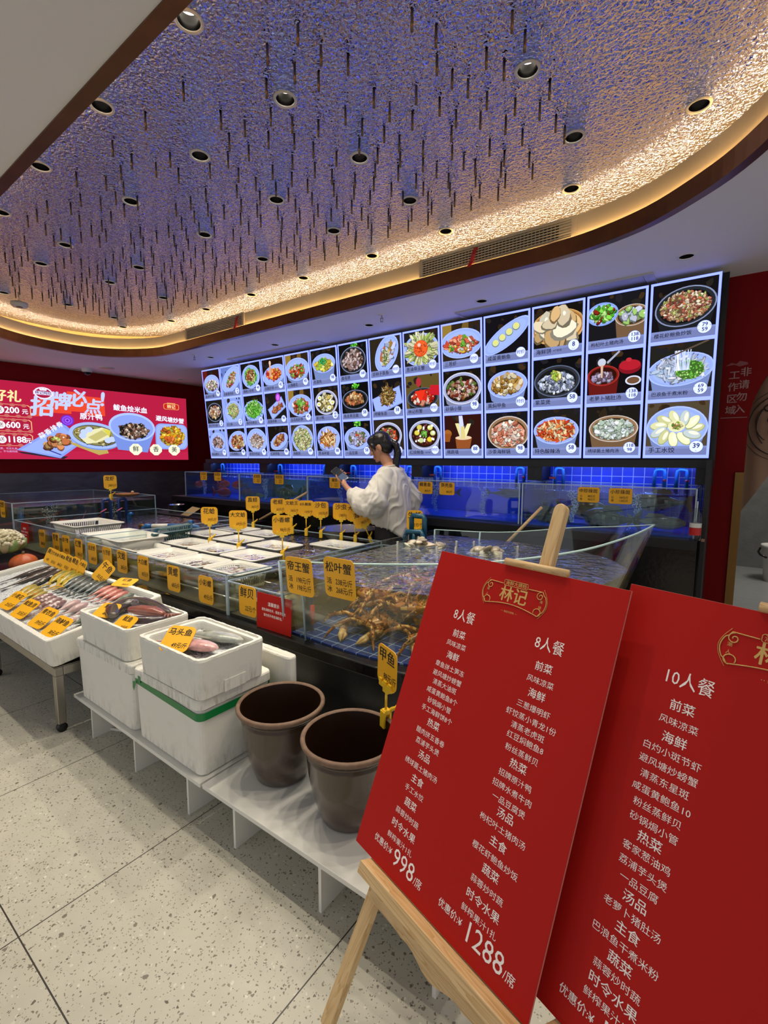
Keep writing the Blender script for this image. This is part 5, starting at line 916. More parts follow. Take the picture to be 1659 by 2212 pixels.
def lobster():
    t = thing('spiny_lobster', 'x', 'lobster'); c = lin('7a2a1c'); c2 = lin('a84a30'); mb = MB(); r = random.Random(4)
    mb.tube([(-.22, 0, 0), (-.16, 0, .015), (-.02, 0, .03), (.08, 0, .035), (.14, 0, .02)], [.03, .042, .05, .055, .02], 10, 0, lambda p: r.choice((c, c2, lin('5a1c14')))); obj('body', mb, M['wet'], t)
    mb = MB(); mb.prism([(-.2, -.03), (-.2, .03), (-.3, .07), (-.32, 0), (-.3, -.07)], -.006, .006, 0, c2); obj('tail_fin', mb, M['wet'], t)
    for s in (-1, 1):
        obj('antenna', MB().tube([(.13, s * .02, .03), (.22, s * .06, .08), (.38, s * .12, .16)], [.009, .006, .002], 6, 0, c2), M['wet'], t)
        for k in range(4): obj('leg', MB().tube([(.08 - .05 * k, s * .045, .01), (.09 - .05 * k, s * .1, .03), (.08 - .06 * k, s * .15, -.03)], [.009, .007, .003], 6, 0, c), M['wet'], t)
    return t
lb_ = lobster()
for x, y, z, a, lb in ((-6.25, 1.85, .62, .6, 'red-brown spiny lobster nearest the front of the tall left tank'), (-6.2, 2.25, .62, 2.2, 'red-brown spiny lobster in the middle of the tall left tank'), (-6.6, 2.35, .62, 3.9, 'red-brown spiny lobster at the back of the tall left tank'), (-6.9, 1.9, .62, 1.2, 'red-brown spiny lobster at the far left of the tall tank')): place(lb_, (x, y, z), Matrix.Rotation(a, 4, 'Z'), 1.2, lb, 'spiny lobsters in the tall tank')
t = thing('wooden_dish', 'brown oval wooden dish with a small knob resting on the tall tank rim', 'dish', (-5.95, 2.76, 1.012)); obj('dish', MB().lathe([(.001, 0), (.09, .002), (.125, .02), (.132, .036), (.124, .034), (.085, .014), (.001, .012)], 28), m_wood('dish_wood', 'a06a38', '7a4a22', 1, 20), t); obj('knob', MB().ell((.03, .05, .05), (.018, .018, .016), 10, 8), mat('light_knob', 'c9a878', .5), t)

# price cards on the island front glass
FC = [(-5.14, .765, '大龙虾', '268元/斤', 0), (-4.81, .765, '青蟹', '98元/斤', 0), (-4.59, .765, '梭子蟹', '88元/斤', 0), (-4.33, .76, '红蟹', '108元/斤', 0), (-4.07, .755, '皮皮虾', '68元/斤', 0), (-3.81, .75, '九节虾', '98元/斤', 0), (-3.57, .755, '文蛤', '28元/斤', 0), (-3.26, .75, '大白螺', '45元/斤', 0), (-2.87, .735, '黄螺', '68元/斤', 0), (-2.51, .72, '小彩螺', '49元/斤', 0), (-2.11, .725, '鲜贝', '22元/个', 0)]
for k, (x, z, n, p_, _) in enumerate(FC): card('yellow price card on the front glass of the long island, %s from the left' % ORD[k], (x, 1.592, z - .045), n, p_, .15, .17)
for x, z, n, p_, tw in ((-1.655, .895, '帝王蟹', '198/198', ('活', '冰')), (-1.395, .925, '松叶蟹', '238/268', ('活', '冰'))): card('large yellow price card on the crab tank glass, %s one' % ('left' if x < -1.5 else 'right'), (x, 1.556, z), n, p_, .185, .19, rx=.09, two=tw)
card('yellow price card on the front glass of the tall left tank', (-6.22, 1.592, .93), '龙虾', '238元/斤', .15, .18)
def redcard(x, z, w, h, label):
    t = thing('notice_card', label, 'notice', (x, 1.585, z), (-.05, 0, 0)); b = Matrix.Rotation(pi / 2, 4, 'X'); obj('panel', MB().prism(rrect(w, h, .004), -.0015, .0015, M=b), M['sign'], t)
    mb = MB(); mb.text('温馨提示', h * .12, 0, h * .22, .0024, M=b, bold=.01); mb.text('避免海鲜伤手，戴套手划伤', h * .092, 0, h * .05, .0024, M=b, bold=.008, sx=.9); mb.text('请勿将手伸进海鲜池。', h * .092, 0, -h * .10, .0024, M=b, bold=.008, sx=.9); obj('lettering', mb, M['signtext'], t)
    mb = MB()
    for q in (.30, .36, .42): mb.loft([[(w * .22 + h * q * cos(a), h * .12 + h * q * sin(a), .0019) for a in [pi * .1 + .05 * i for i in range(40)]], [(w * .22 + h * (q + .022) * cos(a), h * .12 + h * (q + .022) * sin(a), .0019) for a in [pi * .1 + .05 * i for i in range(40)]]], caps=False, closed=False, M=b @ Matrix.Scale(.62, 4))
    obj('emblem', mb, mat('soft_orange_print', 'c8402a', .5), t)
redcard(-1.885, .655, .27, .19, 'red safety notice card leaning on the glass beside the crab tank'); redcard(-5.57, .735, .20, .19, 'smaller red notice card on the glass of the left island tank')
# clip signs standing on rims
CS = [(-3.60, 2.345, .76, '花蛤', '39元/斤', 0, 0), (-3.18, 2.33, .76, '大文蛤', '69元/斤', 0, 0), (-2.65, 2.325, .76, '小香螺', '98元/斤', 0, 0), (-3.97, 3.095, .79, '直蛏', '38元/斤', 0, 0), (-3.58, 3.095, .79, '老蛏', '65元/斤', 0, 0), (-3.38, 3.095, .79, '文蛤王', '78元/个', 0, 0), (-3.19, 3.095, .79, '8头鲍鱼', '10元/个', 0, 0), (-3.00, 3.095, .79, '沙包', '105元/斤', 0, 0), (-2.75, 3.095, .79, '沙虫', '128元/斤', 0, 0), (-2.58, 3.085, .79, '大红螺', '68元/斤', 0, 0), (-2.43, 3.112, .79, '海参', '98元/斤', -.42, 1)]
for k, (x, y, z, n, p_, ry, q) in enumerate(CS): card('yellow clip sign on a white basket rim, %s from the left' % ORD[k] if y < 2.5 else ('tilted yellow clip sign partly behind its upright neighbour' if q else 'yellow clip sign on the back rim of the middle tank, %s from the left' % ORD[k - 3]), (x, y, z - .006), n, p_, .145, .145, clip=.155 if not q else .13, rx=0, ry=ry, rz=.62)
card('yellow clip sign reading 生蚝 beside the dark teal pipe loop', (-1.98, 3.098, .765), '生蚝', '12元/个', .125, .155, clip=.15, rz=.55)
card('yellow clip sign reading 龙虾 standing on the tall left tank', (-5.95, 2.57, 1.012), '龙虾', '298元/斤', .16, .16, clip=.10, rz=.6)
# things behind the island
t = thing('net_pole', 'wooden pole of a landing net leaning behind the island, left of the woman', 'pole', (-4.0, 3.67, .0)); obj('pole', MB().tube([(-.46, -.10, .755), (.22, .015, 1.10)], .014, 8), M['pine'], t)
t = thing('net_pole', 'wooden net pole leaning against the counter behind the crab tank', 'pole', (-1.28, 3.5, .0)); obj('pole', MB().tube([(-.12, -.05, .78), (.11, .17, 1.10)], .013, 8), M['pine'], t); obj('grip', MB().tube([(-.12, -.05, .78), (-.2, -.13, .0)], .02, 8), M['dark'], t)
t = thing('prep_table', 'dark low worktable in the aisle behind the island', 'table', (-5.3, 3.45, 0)); obj('top', MB().box(-1.2, .9, -.18, .18, .70, .74), M['black'], t)
for a in (-1.15, .85):
    for b in (-.14, .14): obj('leg', MB().box(a - .02, a + .02, b - .02, b + .02, 0, .70), M['black'], t)
t = thing('cardboard_piece', 'folded piece of brown cardboard on the dark worktable behind the island', 'cardboard', (-5.62, 3.40, .745)); obj('sheet', MB().add([(-.12, -.08, 0), (.1, -.1, .0), (.12, .06, .09), (-.1, .08, .1), (-.11, .12, .0), (.13, .1, .0)], [(0, 1, 2, 3), (3, 2, 5, 4)]), mat('brown_cardboard', 'a88a58', .8), t)
t = thing('steel_pot', 'shiny steel pot on the worktable below the leftmost wall tank', 'pot', (-6.15, 3.5, .74)); obj('pot', MB().lathe([(.001, 0), (.1, 0), (.105, .10), (.115, .105), (.108, .104), (.1, .008), (.001, .008)], 28), M['steel'], t); obj('handle', MB().tube([(-.105, 0, .08), (-.15, 0, .085), (-.15, .0, .05), (-.105, 0, .045)], .006), M['steel'], t)
for x, lb in ((-4.98, 'grey bucket lid standing on the worktable beside the cardboard'), (-3.10, 'grey steel basin edge behind the island under the clip signs')):
    pass
t = thing('steel_basin', 'grey steel basin on a stand behind the island under the clip signs', 'basin', (-2.95, 3.42, .0)); obj('bowl', MB().lathe([(.001, .66), (.16, .67), (.27, .80), (.29, .81), (.28, .805), (.165, .685), (.001, .675)], 32), M['chrome'], t); obj('stand', MB().lathe([(.18, 0), (.17, .3), (.15, .67)], 20), M['black'], t)
t = thing('water_bottle', 'clear plastic bottle with red and white label beside the rightmost wall tank', 'bottle', (-.165, 3.73, .937)); obj('bottle', MB().lathe([(.001, 0), (.032, 0), (.034, .02), (.034, .13), (.030, .17), (.014, .20), (.013, .215), (.001, .216)], 20), clear('clear_bottle', (.8, .84, .86), 1.4, 1.3, .05), t); obj('label_band', MB().lathe([(.0345, .035), (.0345, .085)], 20), M['red'], t); obj('upper_band', MB().lathe([(.0346, .086), (.0346, .115)], 20), M['white'], t); obj('straw', MB().tube([(0, 0, .05), (.004, 0, .26)], .003), M['white'], t)
# ---------------------------------------------------------------- white bench shelves
def bench(x0, x1, y0, y1, label, sup, rz=0.):
    t = thing('display_bench', label, 'bench', ((x0 + x1) / 2, y0, 0), (0, 0, rz)); w = (x1 - x0) / 2; d = y1 - y0
    obj('shelf_top', MB().box(-w, w, 0, d, .172, .19), M['shelf'], t, bevel=.002)
    for x in sup: obj('support_panel', MB().box(x - (x0 + x1) / 2 - .006, x - (x0 + x1) / 2 + .006, .012, d - .03, 0, .172), M['shelf'], t)
bench(-2.795, -1.60, .955, 1.42, 'low white bench under the white foam boxes', (-2.61, -2.155, -1.71))
bench(-1.59, -.50, .97, 1.42, 'low white bench under the two brown jars', (-1.41, -.975, -.555), .02)
# ---------------------------------------------------------------- foam boxes
def foam_shell(w, d, h, th, z0=0., r=.03, seed=1, taper=1.0):
    q = random.Random(seed); mb = MB(); n = 8
    R_ = lambda w_, d_, z, j=0.: [(x + q.uniform(-j, j), y + q.uniform(-j, j), z + q.uniform(-j, j)) for x, y in dense(rrect(w_, d_, r, 4))]
    def dense(p):
        out = []
        for i in range(len(p)):
            a, b = p[i], p[(i + 1) % len(p)]; l = math.dist(a, b); k = max(1, int(l / .012))
            out += [(a[0] + (b[0] - a[0]) * s / k, a[1] + (b[1] - a[1]) * s / k) for s in range(k)]
        return out
    mb.loft([R_(w * taper - .01, d * taper - .01, z0), R_(w * taper, d * taper, z0 + .006), R_(w, d, z0 + h - .012), R_(w - .002, d - .002, z0 + h - .004, .0012), R_(w - th * .8, d - th * .8, z0 + h, .001)], caps=False)
    def inner(wi, di, z): return R_(wi, di, z)
    a = R_(w - th * .8, d - th * .8, z0 + h); b = R_(w - th * .8 - .004, d - th * .8 - .004, z0 + h - .008); c = R_(w - 2 * th, d - 2 * th, z0 + h - .010)
    m = min(len(x) for x in (a,));
    k = len(a)
    def fit(ring, k):
        # resample a ring to k points so lofts match
        L = [0.]
        for i in range(len(ring)): L.append(L[-1] + math.dist(ring[i], ring[(i + 1) % len(ring)]))
        out = []; j = 0
        for s in range(k):
            u = L[-1] * s / k
            while L[j + 1] < u: j += 1
            f = (u - L[j]) / max(L[j + 1] - L[j], 1e-9); p, q2 = ring[j], ring[(j + 1) % len(ring)]; out.append(tuple(p[e] + (q2[e] - p[e]) * f for e in range(3)))
        return out
    return R_, fit
def foam_box(w, d, h, th=.028, floor=.03, seed=1, taper=.97):
    R_, fit = foam_shell(w, d, h, th, 0, .03, seed, taper); k = 150; mb = MB()
    mb.loft([fit(r, k) for r in (R_(w * taper - .012, d * taper - .012, 0), R_(w * taper, d * taper, .006), R_(w, d, h - .012), R_(w - .004, d - .004, h - .002, .0014), R_(w - th * .9, d - th * .9, h - .001, .001), R_(w - th, d - th, h - .010), R_(w - 2 * th, d - 2 * th, h - .012), R_(w - 2 * th - .004, d - 2 * th - .004, h - .02), R_(w * taper - 2 * th, d * taper - 2 * th, floor))], caps=True, smooth=False)
    return mb
def foam_lid(w, d, h, seed=1):
    R_, fit = foam_shell(w, d, h, .02, 0, .03, seed); k = 150; mb = MB()
    mb.loft([fit(r, k) for r in (R_(w - .05, d - .05, -.010), R_(w - .05, d - .05, 0), R_(w, d, 0, .001), R_(w, d, h - .006, .001), R_(w - .006, d - .006, h, .001))], caps=True, smooth=False); return mb
def big_box(cx, cy, w, d, h, label, tape=False, seed=1):
    t = thing('foam_box', label, 'foam box', (cx, cy, .191)); body = MB(); R_, fit = foam_shell(w, d, h, .02, 0, .03, seed, .96)
    body.loft([fit(r, 150) for r in (R_(w * .955 - .012, d * .955 - .012, 0), R_(w * .955, d * .955, .008), R_(w - .008, d - .008, h - .044, .0006))], caps=True, smooth=False); obj('body', body, M['foam'], t)
    lid = obj('lid', foam_lid(w + .004, d + .004, .040, seed + 1), M['foam'], t, (0, 0, h - .038))
    if tape:
        tp = MB(); w2, d2 = (w - .006) / 2 + .0035, (d - .006) / 2 + .0035; zz = lambda x: h - .068 + .006 * sin(x * 9); ring0, ring1 = [], []
        for x, y in rrect(2 * w2, 2 * d2, .03, 5): s = .5 + .5 * (x / w2); ring0.append((x, y, h - .062 - .022 * s)); ring1.append((x, y, h - .034 - .018 * s))
        tp.loft([ring0, ring1], caps=False); tp.add([(-w2 + .002, -d2 - .002, h - .06), (-w2 + .04, -d2 - .002, h - .05), (-w2 + .01, -d2 - .002, h - .105), (-w2 - .0, -d2 - .002, h - .09)], [(0, 1, 2, 3)]); tp.box(-w2 + .055, -w2 + .075, -d2 - .003, -d2 - .001, h - .05, h - .02)
        obj('green_tape', tp, M['green'], t)
    return t
big_box(-2.445, 1.145, .605, .36, .325, 'tall lidded white foam box under the box of dark squid'); big_box(-1.868, 1.150, .525, .365, .325, 'tall lidded white foam box wrapped with green tape', True, 5)
t = thing('foam_box', 'open white foam box with dark fish and pink squid on ice', 'foam box', (-2.44, 1.13, .5185)); obj('body', foam_box(.515, .325, .160, seed=3), M['foam'], t)
t = thing('foam_box', 'open white foam box holding a silvery sea bass and a pink fish', 'foam box', (-1.825, 1.125, .5185)); b_ = obj('body', foam_box(.475, .325, .172, seed=7), M['foam'], t); obj('handle_recess', MB().box(.2335, .2375, -.05, .055, .004, .055), M['foam'], t, bevel=.002)
t = thing('foam_box', 'white foam box lid leaning behind the green-taped box', 'foam box', (-1.68, 1.40, .192), (0, 0, 0)); obj('slab', foam_lid(.30, .055, .37, 11), M['foam'], t, (0, 0, .011))
def ice_patch(name, label, x0, x1, y0, y1, zf, amp, n=50, seed=2, thick=.03):
    r = random.Random(seed); mb = MB(); m = max(6, int(n * (y1 - y0) / (x1 - x0))); g = [[(x0 + (x1 - x0) * i / n, y0 + (y1 - y0) * j / m) for i in range(n + 1)] for j in range(m + 1)]
    vs = [(x, y, zf(x, y) + r.uniform(-amp, amp)) for row in g for x, y in row]; vs += [(x, y, zf(x, y) - thick) for row in g for x, y in row]; k = n + 1; q = k * (m + 1)
    fs = [(j * k + i, j * k + i + 1, (j + 1) * k + i + 1, (j + 1) * k + i) for j in range(m) for i in range(n)] + [tuple(reversed((q + j * k + i, q + j * k + i + 1, q + (j + 1) * k + i + 1, q + (j + 1) * k + i))) for j in range(m) for i in range(n)]
    fs += [(i, q + i, q + i + 1, i + 1) for i in range(n)] + [(m * k + i + 1, q + m * k + i + 1, q + m * k + i, m * k + i) for i in range(n)] + [(j * k + k, q + j * k + k, q + j * k, j * k) for j in range(m)] + [(j * k + n, q + j * k + n, q + j * k + k + n, j * k + k + n) for j in range(m)]
    mb.add(vs, fs, 0, None, True); tag(obj(name, mb, M['ice']), label, 'ice', None, 'stuff')
ice_patch('crushed_ice', 'crushed ice in the box of dark squid', -2.655, -2.225, 1.005, 1.255, lambda x, y: .632, .006, 40, 3, .07); ice_patch('crushed_ice', 'crushed ice in the box of sea bass', -2.02, -1.63, 1.0, 1.25, lambda x, y: .640, .006, 40, 4, .08)
# contents of the two open boxes
def tube_fish(name, label, pts, rad, pal, flat=.6, cat='fish', extra=None):
    t = thing(name, label, cat); r = random.Random(len(label)); c = [lin(x) for x in pal]; P_ = csp(pts, 5); n = len(P_); rr_ = []
    for i in range(n): u = i / (n - 1) * (len(rad) - 1); k = min(int(u), len(rad) - 2); rr_.append(rad[k] + (rad[k + 1] - rad[k]) * (u - k))
    zc = sum(p.z for p in P_) / n; mb = MB(); mb.tube(P_, rr_, 12, 0, lambda q: tuple(x * r.uniform(.85, 1.1) for x in c[min(len(c) - 1, int(max(0, (q.z - zc) / max(rr_) + 1) / 2.01 * len(c)))]))
    mb.v = [(x, y, zc + (z - zc) * flat) for x, y, z in mb.v]; obj('body', mb, M['wet'], t)
    if extra: extra(t)
    return t
tube_fish('dark_fish', 'large dark grey-brown fish arched along the back of its foam box', [(-2.47, 1.04, .668), (-2.58, 1.10, .672), (-2.61, 1.19, .675), (-2.55, 1.235, .675), (-2.42, 1.245, .672), (-2.30, 1.245, .668)], [.02, .046, .05, .048, .036, .012], ('8a7a68', '6a5c50', '4a423c', '3c3632'))
def tent(t):
    for k in range(6): a = (k - 2.5) * .22; obj('tentacle', MB().tube([(-2.285, 1.215, .668), (-2.26 + .01 * k, 1.2 + .012 * k, .672), (-2.24 + .004 * k, 1.18 + .016 * k, .664)], [.008, .006, .002], 6, 0, lin('8a5a4c')), M['wet'], t)
tube_fish('squid', 'plump pinkish brown squid in the middle of the dark fish box', [(-2.50, 1.14, .672), (-2.44, 1.165, .676), (-2.36, 1.195, .676), (-2.29, 1.21, .670)], [.022, .036, .036, .014], ('a8705c', '9a5f50', '8a5044'), .7, 'squid', tent)
tube_fish('squid', 'slim dark purple squid at the front right of the dark fish box', [(-2.39, 1.035, .664), (-2.33, 1.075, .668), (-2.28, 1.125, .668), (-2.245, 1.19, .664)], [.008, .028, .028, .010], ('7a5a58', '4a3c40', '3a2f34'), .7, 'squid')
o = obj('plastic_wrap', MB().ell((-2.485, 1.16, .70), (.018, .022, .024), 9, 6), clear('crinkled_film', (.9, .9, .9), 1.6, 2.5, .05, 1., 60)); tag(o, 'shiny crumpled bit of plastic wrap on the arched dark fish', 'plastic')
bass = fish_proto('sea_bass', .25, .12, '9aa098', 'cacbc0', 'e4e2d6', 'a0a194', seed=8, label='long silvery sea bass lying on ice in the right foam box'); pos, R_, L_ = orient((-2.03, 1.115, .672), (-1.665, 1.225, .675), pi / 2 - .2); place(bass, pos, R_, L_, 'long silvery sea bass lying on ice at the back of its foam box')
pkf = fish_proto('pink_fish', .30, .16, 'd09a96', 'e2c0bc', 'ece2da', 'd0a09a', seed=9); pos, R_, L_ = orient((-1.97, 1.03, .668), (-1.675, 1.105, .676), pi / 2 - .2); place(pkf, pos, R_, L_, 'pink fish with pale head in front of the sea bass')
card('yellow price card reading 马头鱼 lying across the sea bass box', (-1.835, 1.025, .705), '马头鱼', '49元/斤', .125, .125, rx=-.95, rz=.5, ry=.05)
card('yellow price card lying at the front of the dark fish box', (-2.30, 1.022, .675), '鱿鱼', '35元/斤', .125, .09, rx=-1.0, rz=.15); card('orange-stained price card in the left corner of the dark fish box', (-2.575, 1.06, .675), '章鱼', '48元/斤', .13, .10, rx=-1.1, rz=.3)
# ---------------------------------------------------------------- brown jars
def jar(x, y, label):
    t = thing('stoneware_jar', label, 'jar', (x, y, .1915)); 
    obj('outer_wall', MB().lathe([(.001, 0), (.097, 0), (.105, .006), (.122, .055), (.139, .115), (.150, .18), (.156, .245), (.1585, .254), (.154, .260), (.157, .270), (.166, .276), (.173, .286)], 48), M['jar'], t)
    obj('rim', MB().lathe([(.173, .286), (.176, .292), (.1755, .299), (.171, .303), (.163, .303), (.159, .297)], 48), M['jarrim'], t)
    obj('inner_wall', MB().lathe([(.1592, .2975), (.154, .27), (.144, .20), (.128, .12), (.105, .03), (.09, .014), (.001, .012)], 48), M['jarin'], t)
jar(-1.395, 1.20, 'left brown glazed stoneware jar on the white bench'); jar(-1.025, 1.195, 'right brown glazed stoneware jar with a yellow clip sign')
card('yellow clip sign reading 甲鱼 clamped on the right brown jar', (-.985, 1.352, .494), '甲鱼', '88元/斤', .13, .155, clip=.125, rz=-.38, rx=0, ry=.05)
# ---------------------------------------------------------------- fish display: steel table, tilted foam tray, ice, fish
t = thing('steel_table', 'low stainless steel table on castors under the fish tray', 'table', (0, 0, 0)); 
fr_ = MB(); fr_.box(-4.62, -2.79, .875, .915, .315, .362); fr_.box(-4.62, -2.79, 1.40, 1.44, .315, .362); fr_.box(-2.83, -2.79, .915, 1.40, .315, .362); fr_.box(-4.62, -4.58, .915, 1.40, .315, .362); obj('frame', fr_, M['chrome'], t, bevel=.003); obj('top', MB().box(-4.615, -2.795, .88, 1.435, .3625, .366), M['chrome'], t)
for x in (-2.81, -3.90, -4.60):
    for y in (.895, 1.42):
        lg_ = obj('leg', MB().box(x - .02, x + .02, y - .02, y + .02, .05, .315), M['chrome'], t, bevel=.003); c = MB(); c.tube([(x - .012, y, .025), (x + .012, y, .025)], .025, 14); c.box(x - .016, x + .016, y - .014, y + .014, .03, .05); obj('castor', c, M['dark'], lg_)
o = obj('packing_block', MB().box(-4.5, -2.9, 1.33, 1.42, .367, .432), M['foam'], None); tag(o, 'foam block propping up the back of the fish tray', 'block')
TL = math.atan(.165); FB = Matrix.Translation((-2.785, .868, .368)) @ Matrix.Rotation(TL, 4, 'X')
t = thing('fish_tray', 'long tilted white foam tray full of ice and fish', 'foam tray'); t.matrix_world = FB
R_, fit = foam_shell(1.86, .64, .155, .03, 0, .025, 9, 1); k = 260; mb = MB(); w_, d_, h_ = 1.86, .635, .155
mb.loft([[(a - .93, b + .3175, c) for a, b, c in fit(r, k)] for r in (R_(w_ - .012, d_ - .012, 0), R_(w_, d_, .006), R_(w_, d_, h_ - .006), R_(w_ - .006, d_ - .006, h_, .0012), R_(w_ - .055, d_ - .055, h_, .0012), R_(w_ - .065, d_ - .065, h_ - .012), R_(w_ - .07, d_ - .07, .03))], caps=True, smooth=False); obj('body', mb, M['foam'], t)
zi = lambda x, y: .500 + (y - .87) * .165
ice_patch('crushed_ice', 'crushed ice filling the long tilted fish tray', -4.595, -2.835, .905, 1.455, lambda x, y: zi(x, y) - .012, .006, 130, 6, .075)
FD = {'eel': [((-4.358, 1.062, 0.532), (-4.378, 1.40, 0.589)), ((-4.162, 1.011, 0.523), (-4.248, 1.40, 0.589))], 'hair': [((-3.861, 0.978, 0.518), (-4.155, 1.40, 0.59))],
 'yb': [((-3.889, 1.199, 0.554), (-4.082, 1.414, 0.59)), ((-3.769, 1.216, 0.557), (-4.008, 1.43, 0.595)), ((-3.718, 1.221, 0.558), (-3.888, 1.43, 0.595))],
 'yf': [((-3.83, 0.983, 0.519), (-3.977, 1.17, 0.55)), ((-3.784, 1.0, 0.523), (-3.90, 1.173, 0.55)), ((-3.735, 1.01, 0.527), (-3.81, 1.165, 0.547)), ((-3.672, 1.014, 0.524), (-3.725, 1.16, 0.548))],
 'grey': [((-3.671, 1.199, 0.554), (-3.8, 1.43, 0.594)), ((-3.594, 1.197, 0.554), (-3.717, 1.43, 0.596)), ((-3.525, 1.201, 0.555), (-3.635, 1.43, 0.595)), ((-3.455, 1.201, 0.555), (-3.562, 1.43, 0.595)), ((-3.395, 1.231, 0.561), (-3.494, 1.44, 0.598)), ((-3.33, 1.232, 0.56), (-3.417, 1.44, 0.596))],
 'pink': [((-3.308, 1.25, 0.567), (-3.345, 1.427, 0.592)), ((-3.237, 1.232, 0.56), (-3.273, 1.428, 0.592)), ((-3.163, 1.24, 0.562), (-3.203, 1.421, 0.591)), ((-3.09, 1.246, 0.562), (-3.126, 1.419, 0.591))],
 'silver': [((-3.03, 1.27, 0.569), (-3.047, 1.419, 0.591))], 'mauve': [((-3.585, 0.963, 0.515), (-3.60, 1.151, 0.546)), ((-3.50, 0.958, 0.514), (-3.522, 1.146, 0.546)), ((-3.415, 0.945, 0.512), (-3.442, 1.149, 0.546)), ((-3.33, 0.94, 0.511), (-3.36, 1.144, 0.545))],
 'pale': [((-3.215, 1.03, 0.531), (-3.268, 1.19, 0.551)), ((-3.125, 1.03, 0.53), (-3.165, 1.193, 0.553)), ((-3.04, 1.05, 0.534), (-3.06, 1.19, 0.549))], 'long': [((-2.995, 0.915, 0.506), (-3.02, 1.08, 0.531))], 'thick': [((-2.915, .99, .52), (-2.93, 1.14, .537))]}
PR = {'eel': (fish_proto('black_eel', .10, .07, '3a302c', '4c423c', '5c524c', '2c2624', dorsal=False, seed=11), 'long dark brown eel on ice', 'long dark eels on ice'), 'hair': (fish_proto('ribbon_fish', .12, .05, '20241f', '5a625c', 'b8beb8', '1c201c', ['a8aea8', '2a2e2a'], dorsal=False, seed=12), 'dark silver ribbon fish on ice beside the eels', None),
 'yb': (fish_proto('yellow_fish', .26, .14, '7a7a30', 'd8b838', 'f0dc6a', 'd8b040', seed=13), 'yellow croaker in the back row', 'yellow croakers in the back row'), 'yf': (fish_proto('yellow_fish', .24, .15, '9a8a34', 'e0c450', 'f4e48a', 'd8943c', seed=14), 'yellow croaker in the front row', 'yellow croakers in the front row'),
 'grey': (fish_proto('grey_mackerel', .22, .15, '2e3a38', '6c7a78', 'b8bcb4', '4a5450', seed=15), 'slim grey-green mackerel in the back row', 'grey mackerel in the back row'), 'pink': (fish_proto('pink_goatfish', .24, .16, 'b06a60', 'd89a8c', 'ecd0c4', 'c87a6c', seed=16), 'pink fish in the back row', 'pink fish in the back row'),
 'silver': (fish_proto('silver_fish', .34, .18, '5a665c', 'a0a898', 'd4d6c8', '7a8478', seed=17), 'silver-green fish at the right end of the back row', None), 'mauve': (fish_proto('mauve_squid', .28, .22, '8a6a68', 'b0908c', 'c8b0a8', '9a7470', ['7a5a58', 'd0c0bc'], dorsal=False, seed=18), 'mauve glossy squid in the front row', 'mauve squid in the front row'),
 'pale': (fish_proto('pale_fish', .34, .26, 'b89a98', 'd8c4c0', 'e4d8d4', 'c8a8a4', seed=19, dorsal=False), 'plump pale pink fish at the right of the front row', 'plump pale fish in the front row'), 'long': (fish_proto('white_pink_fish', .26, .2, 'c0a4a0', 'd8c8c4', 'e4dcd8', 'c8b0ac', seed=20), 'slim pinkish white fish between the two front right price cards', None), 'thick': (fish_proto('green_fish', .40, .24, '5c6a5c', '98a090', 'c8cabc', '6c7868', seed=21), 'thick grey-green fish in the front right corner of the tray', None)}
for kd, ps in FD.items():
    pr, lb, g = PR[kd]
    for i, (a, b) in enumerate(ps):
        H_ = .014 if kd not in ('pale', 'thick', 'mauve') else .022
        pos, R_, L_ = orient((a[0], a[1], a[2] + H_ - .008), (b[0], b[1], b[2] + H_ - .008), pi / 2 - .25)
        wd = 1.0 if kd in ('pale', 'thick', 'mauve', 'long') else (1.7 if kd == 'eel' else 1.3); sc = (L_ * 1.02, L_ * 1.02 * wd, L_ * 1.02 * wd)
        place(pr, pos, R_, sc, lb if len(ps) == 1 else '%s, %s from the left' % (lb, ORD[i]), g)
CC = [((-4.52, 1.465, .665), 0, .25, '黄鱼', '68元/斤'), ((-4.41, 1.46, .66), 0, .2, '巴浪鱼', '25元/斤'), ((-4.28, 1.46, .655), 0, .15, '白鲳鱼', '58元/斤'), ((-4.15, 1.46, .652), 0, .1, '鱿鱼', '35元/斤'), ((-4.02, 1.458, .65), 0, .1, '鲭鱼', '28元/斤'), ((-3.88, 1.455, .645), 0, .05, '大黄花', '45元/斤')]
for k, (l, rx, rz, n, p_) in enumerate(CC): card('yellow price card standing along the back of the fish tray, %s from the left' % ORD[k], (l[0], l[1] - .02, l[2] - .005), n, p_, .098, .13, rz=rz, rx=-.35, ry=.22, r=.02)
card('tilted yellow price card in the ice behind the grey mackerel', (-3.52, 1.44, .665), '午鱼', '35元/斤', .12, .155, rz=.2, rx=-.5, ry=.55, r=.02); card('yellow price card lying flat at the back right of the tray', (-3.25, 1.46, .632), '红鱼', '28元/斤', .16, .10, rx=-1.25, rz=.35, r=.02)
for k, (x, y, z, n, p_) in enumerate(((-3.68, .955, .55, '小黄花', '25元/斤'), (-3.42, .945, .548, '鱿鱼须', '35元/斤'), (-3.14, .95, .548, '青衣鱼', '59元/斤'), (-2.90, .935, .548, '海鲈鱼', '38元/斤'))): card('yellow price card leaning at the front of the fish tray, %s from the left' % ORD[k], (x, y, z), n, p_, .128, .14, rx=-1.0, rz=.18, ry=.1, r=.022)
t = thing('plastic_sheet', 'clear plastic sheet hanging over the back right of the fish tray', 'plastic sheet', (-3.1, 1.47, .60)); mb = MB(); r = random.Random(8)
rows_ = [[(-.45 + .72 * i / 24, .0 + .075 * j / 4 + .006 * sin(i * 1.3 + j), .02 - .016 * j / 4 + r.uniform(-.004, .004)) for i in range(25)] for j in range(5)]; mb.loft(rows_, caps=False, closed=False); obj('sheet', mb, M['film'], t)
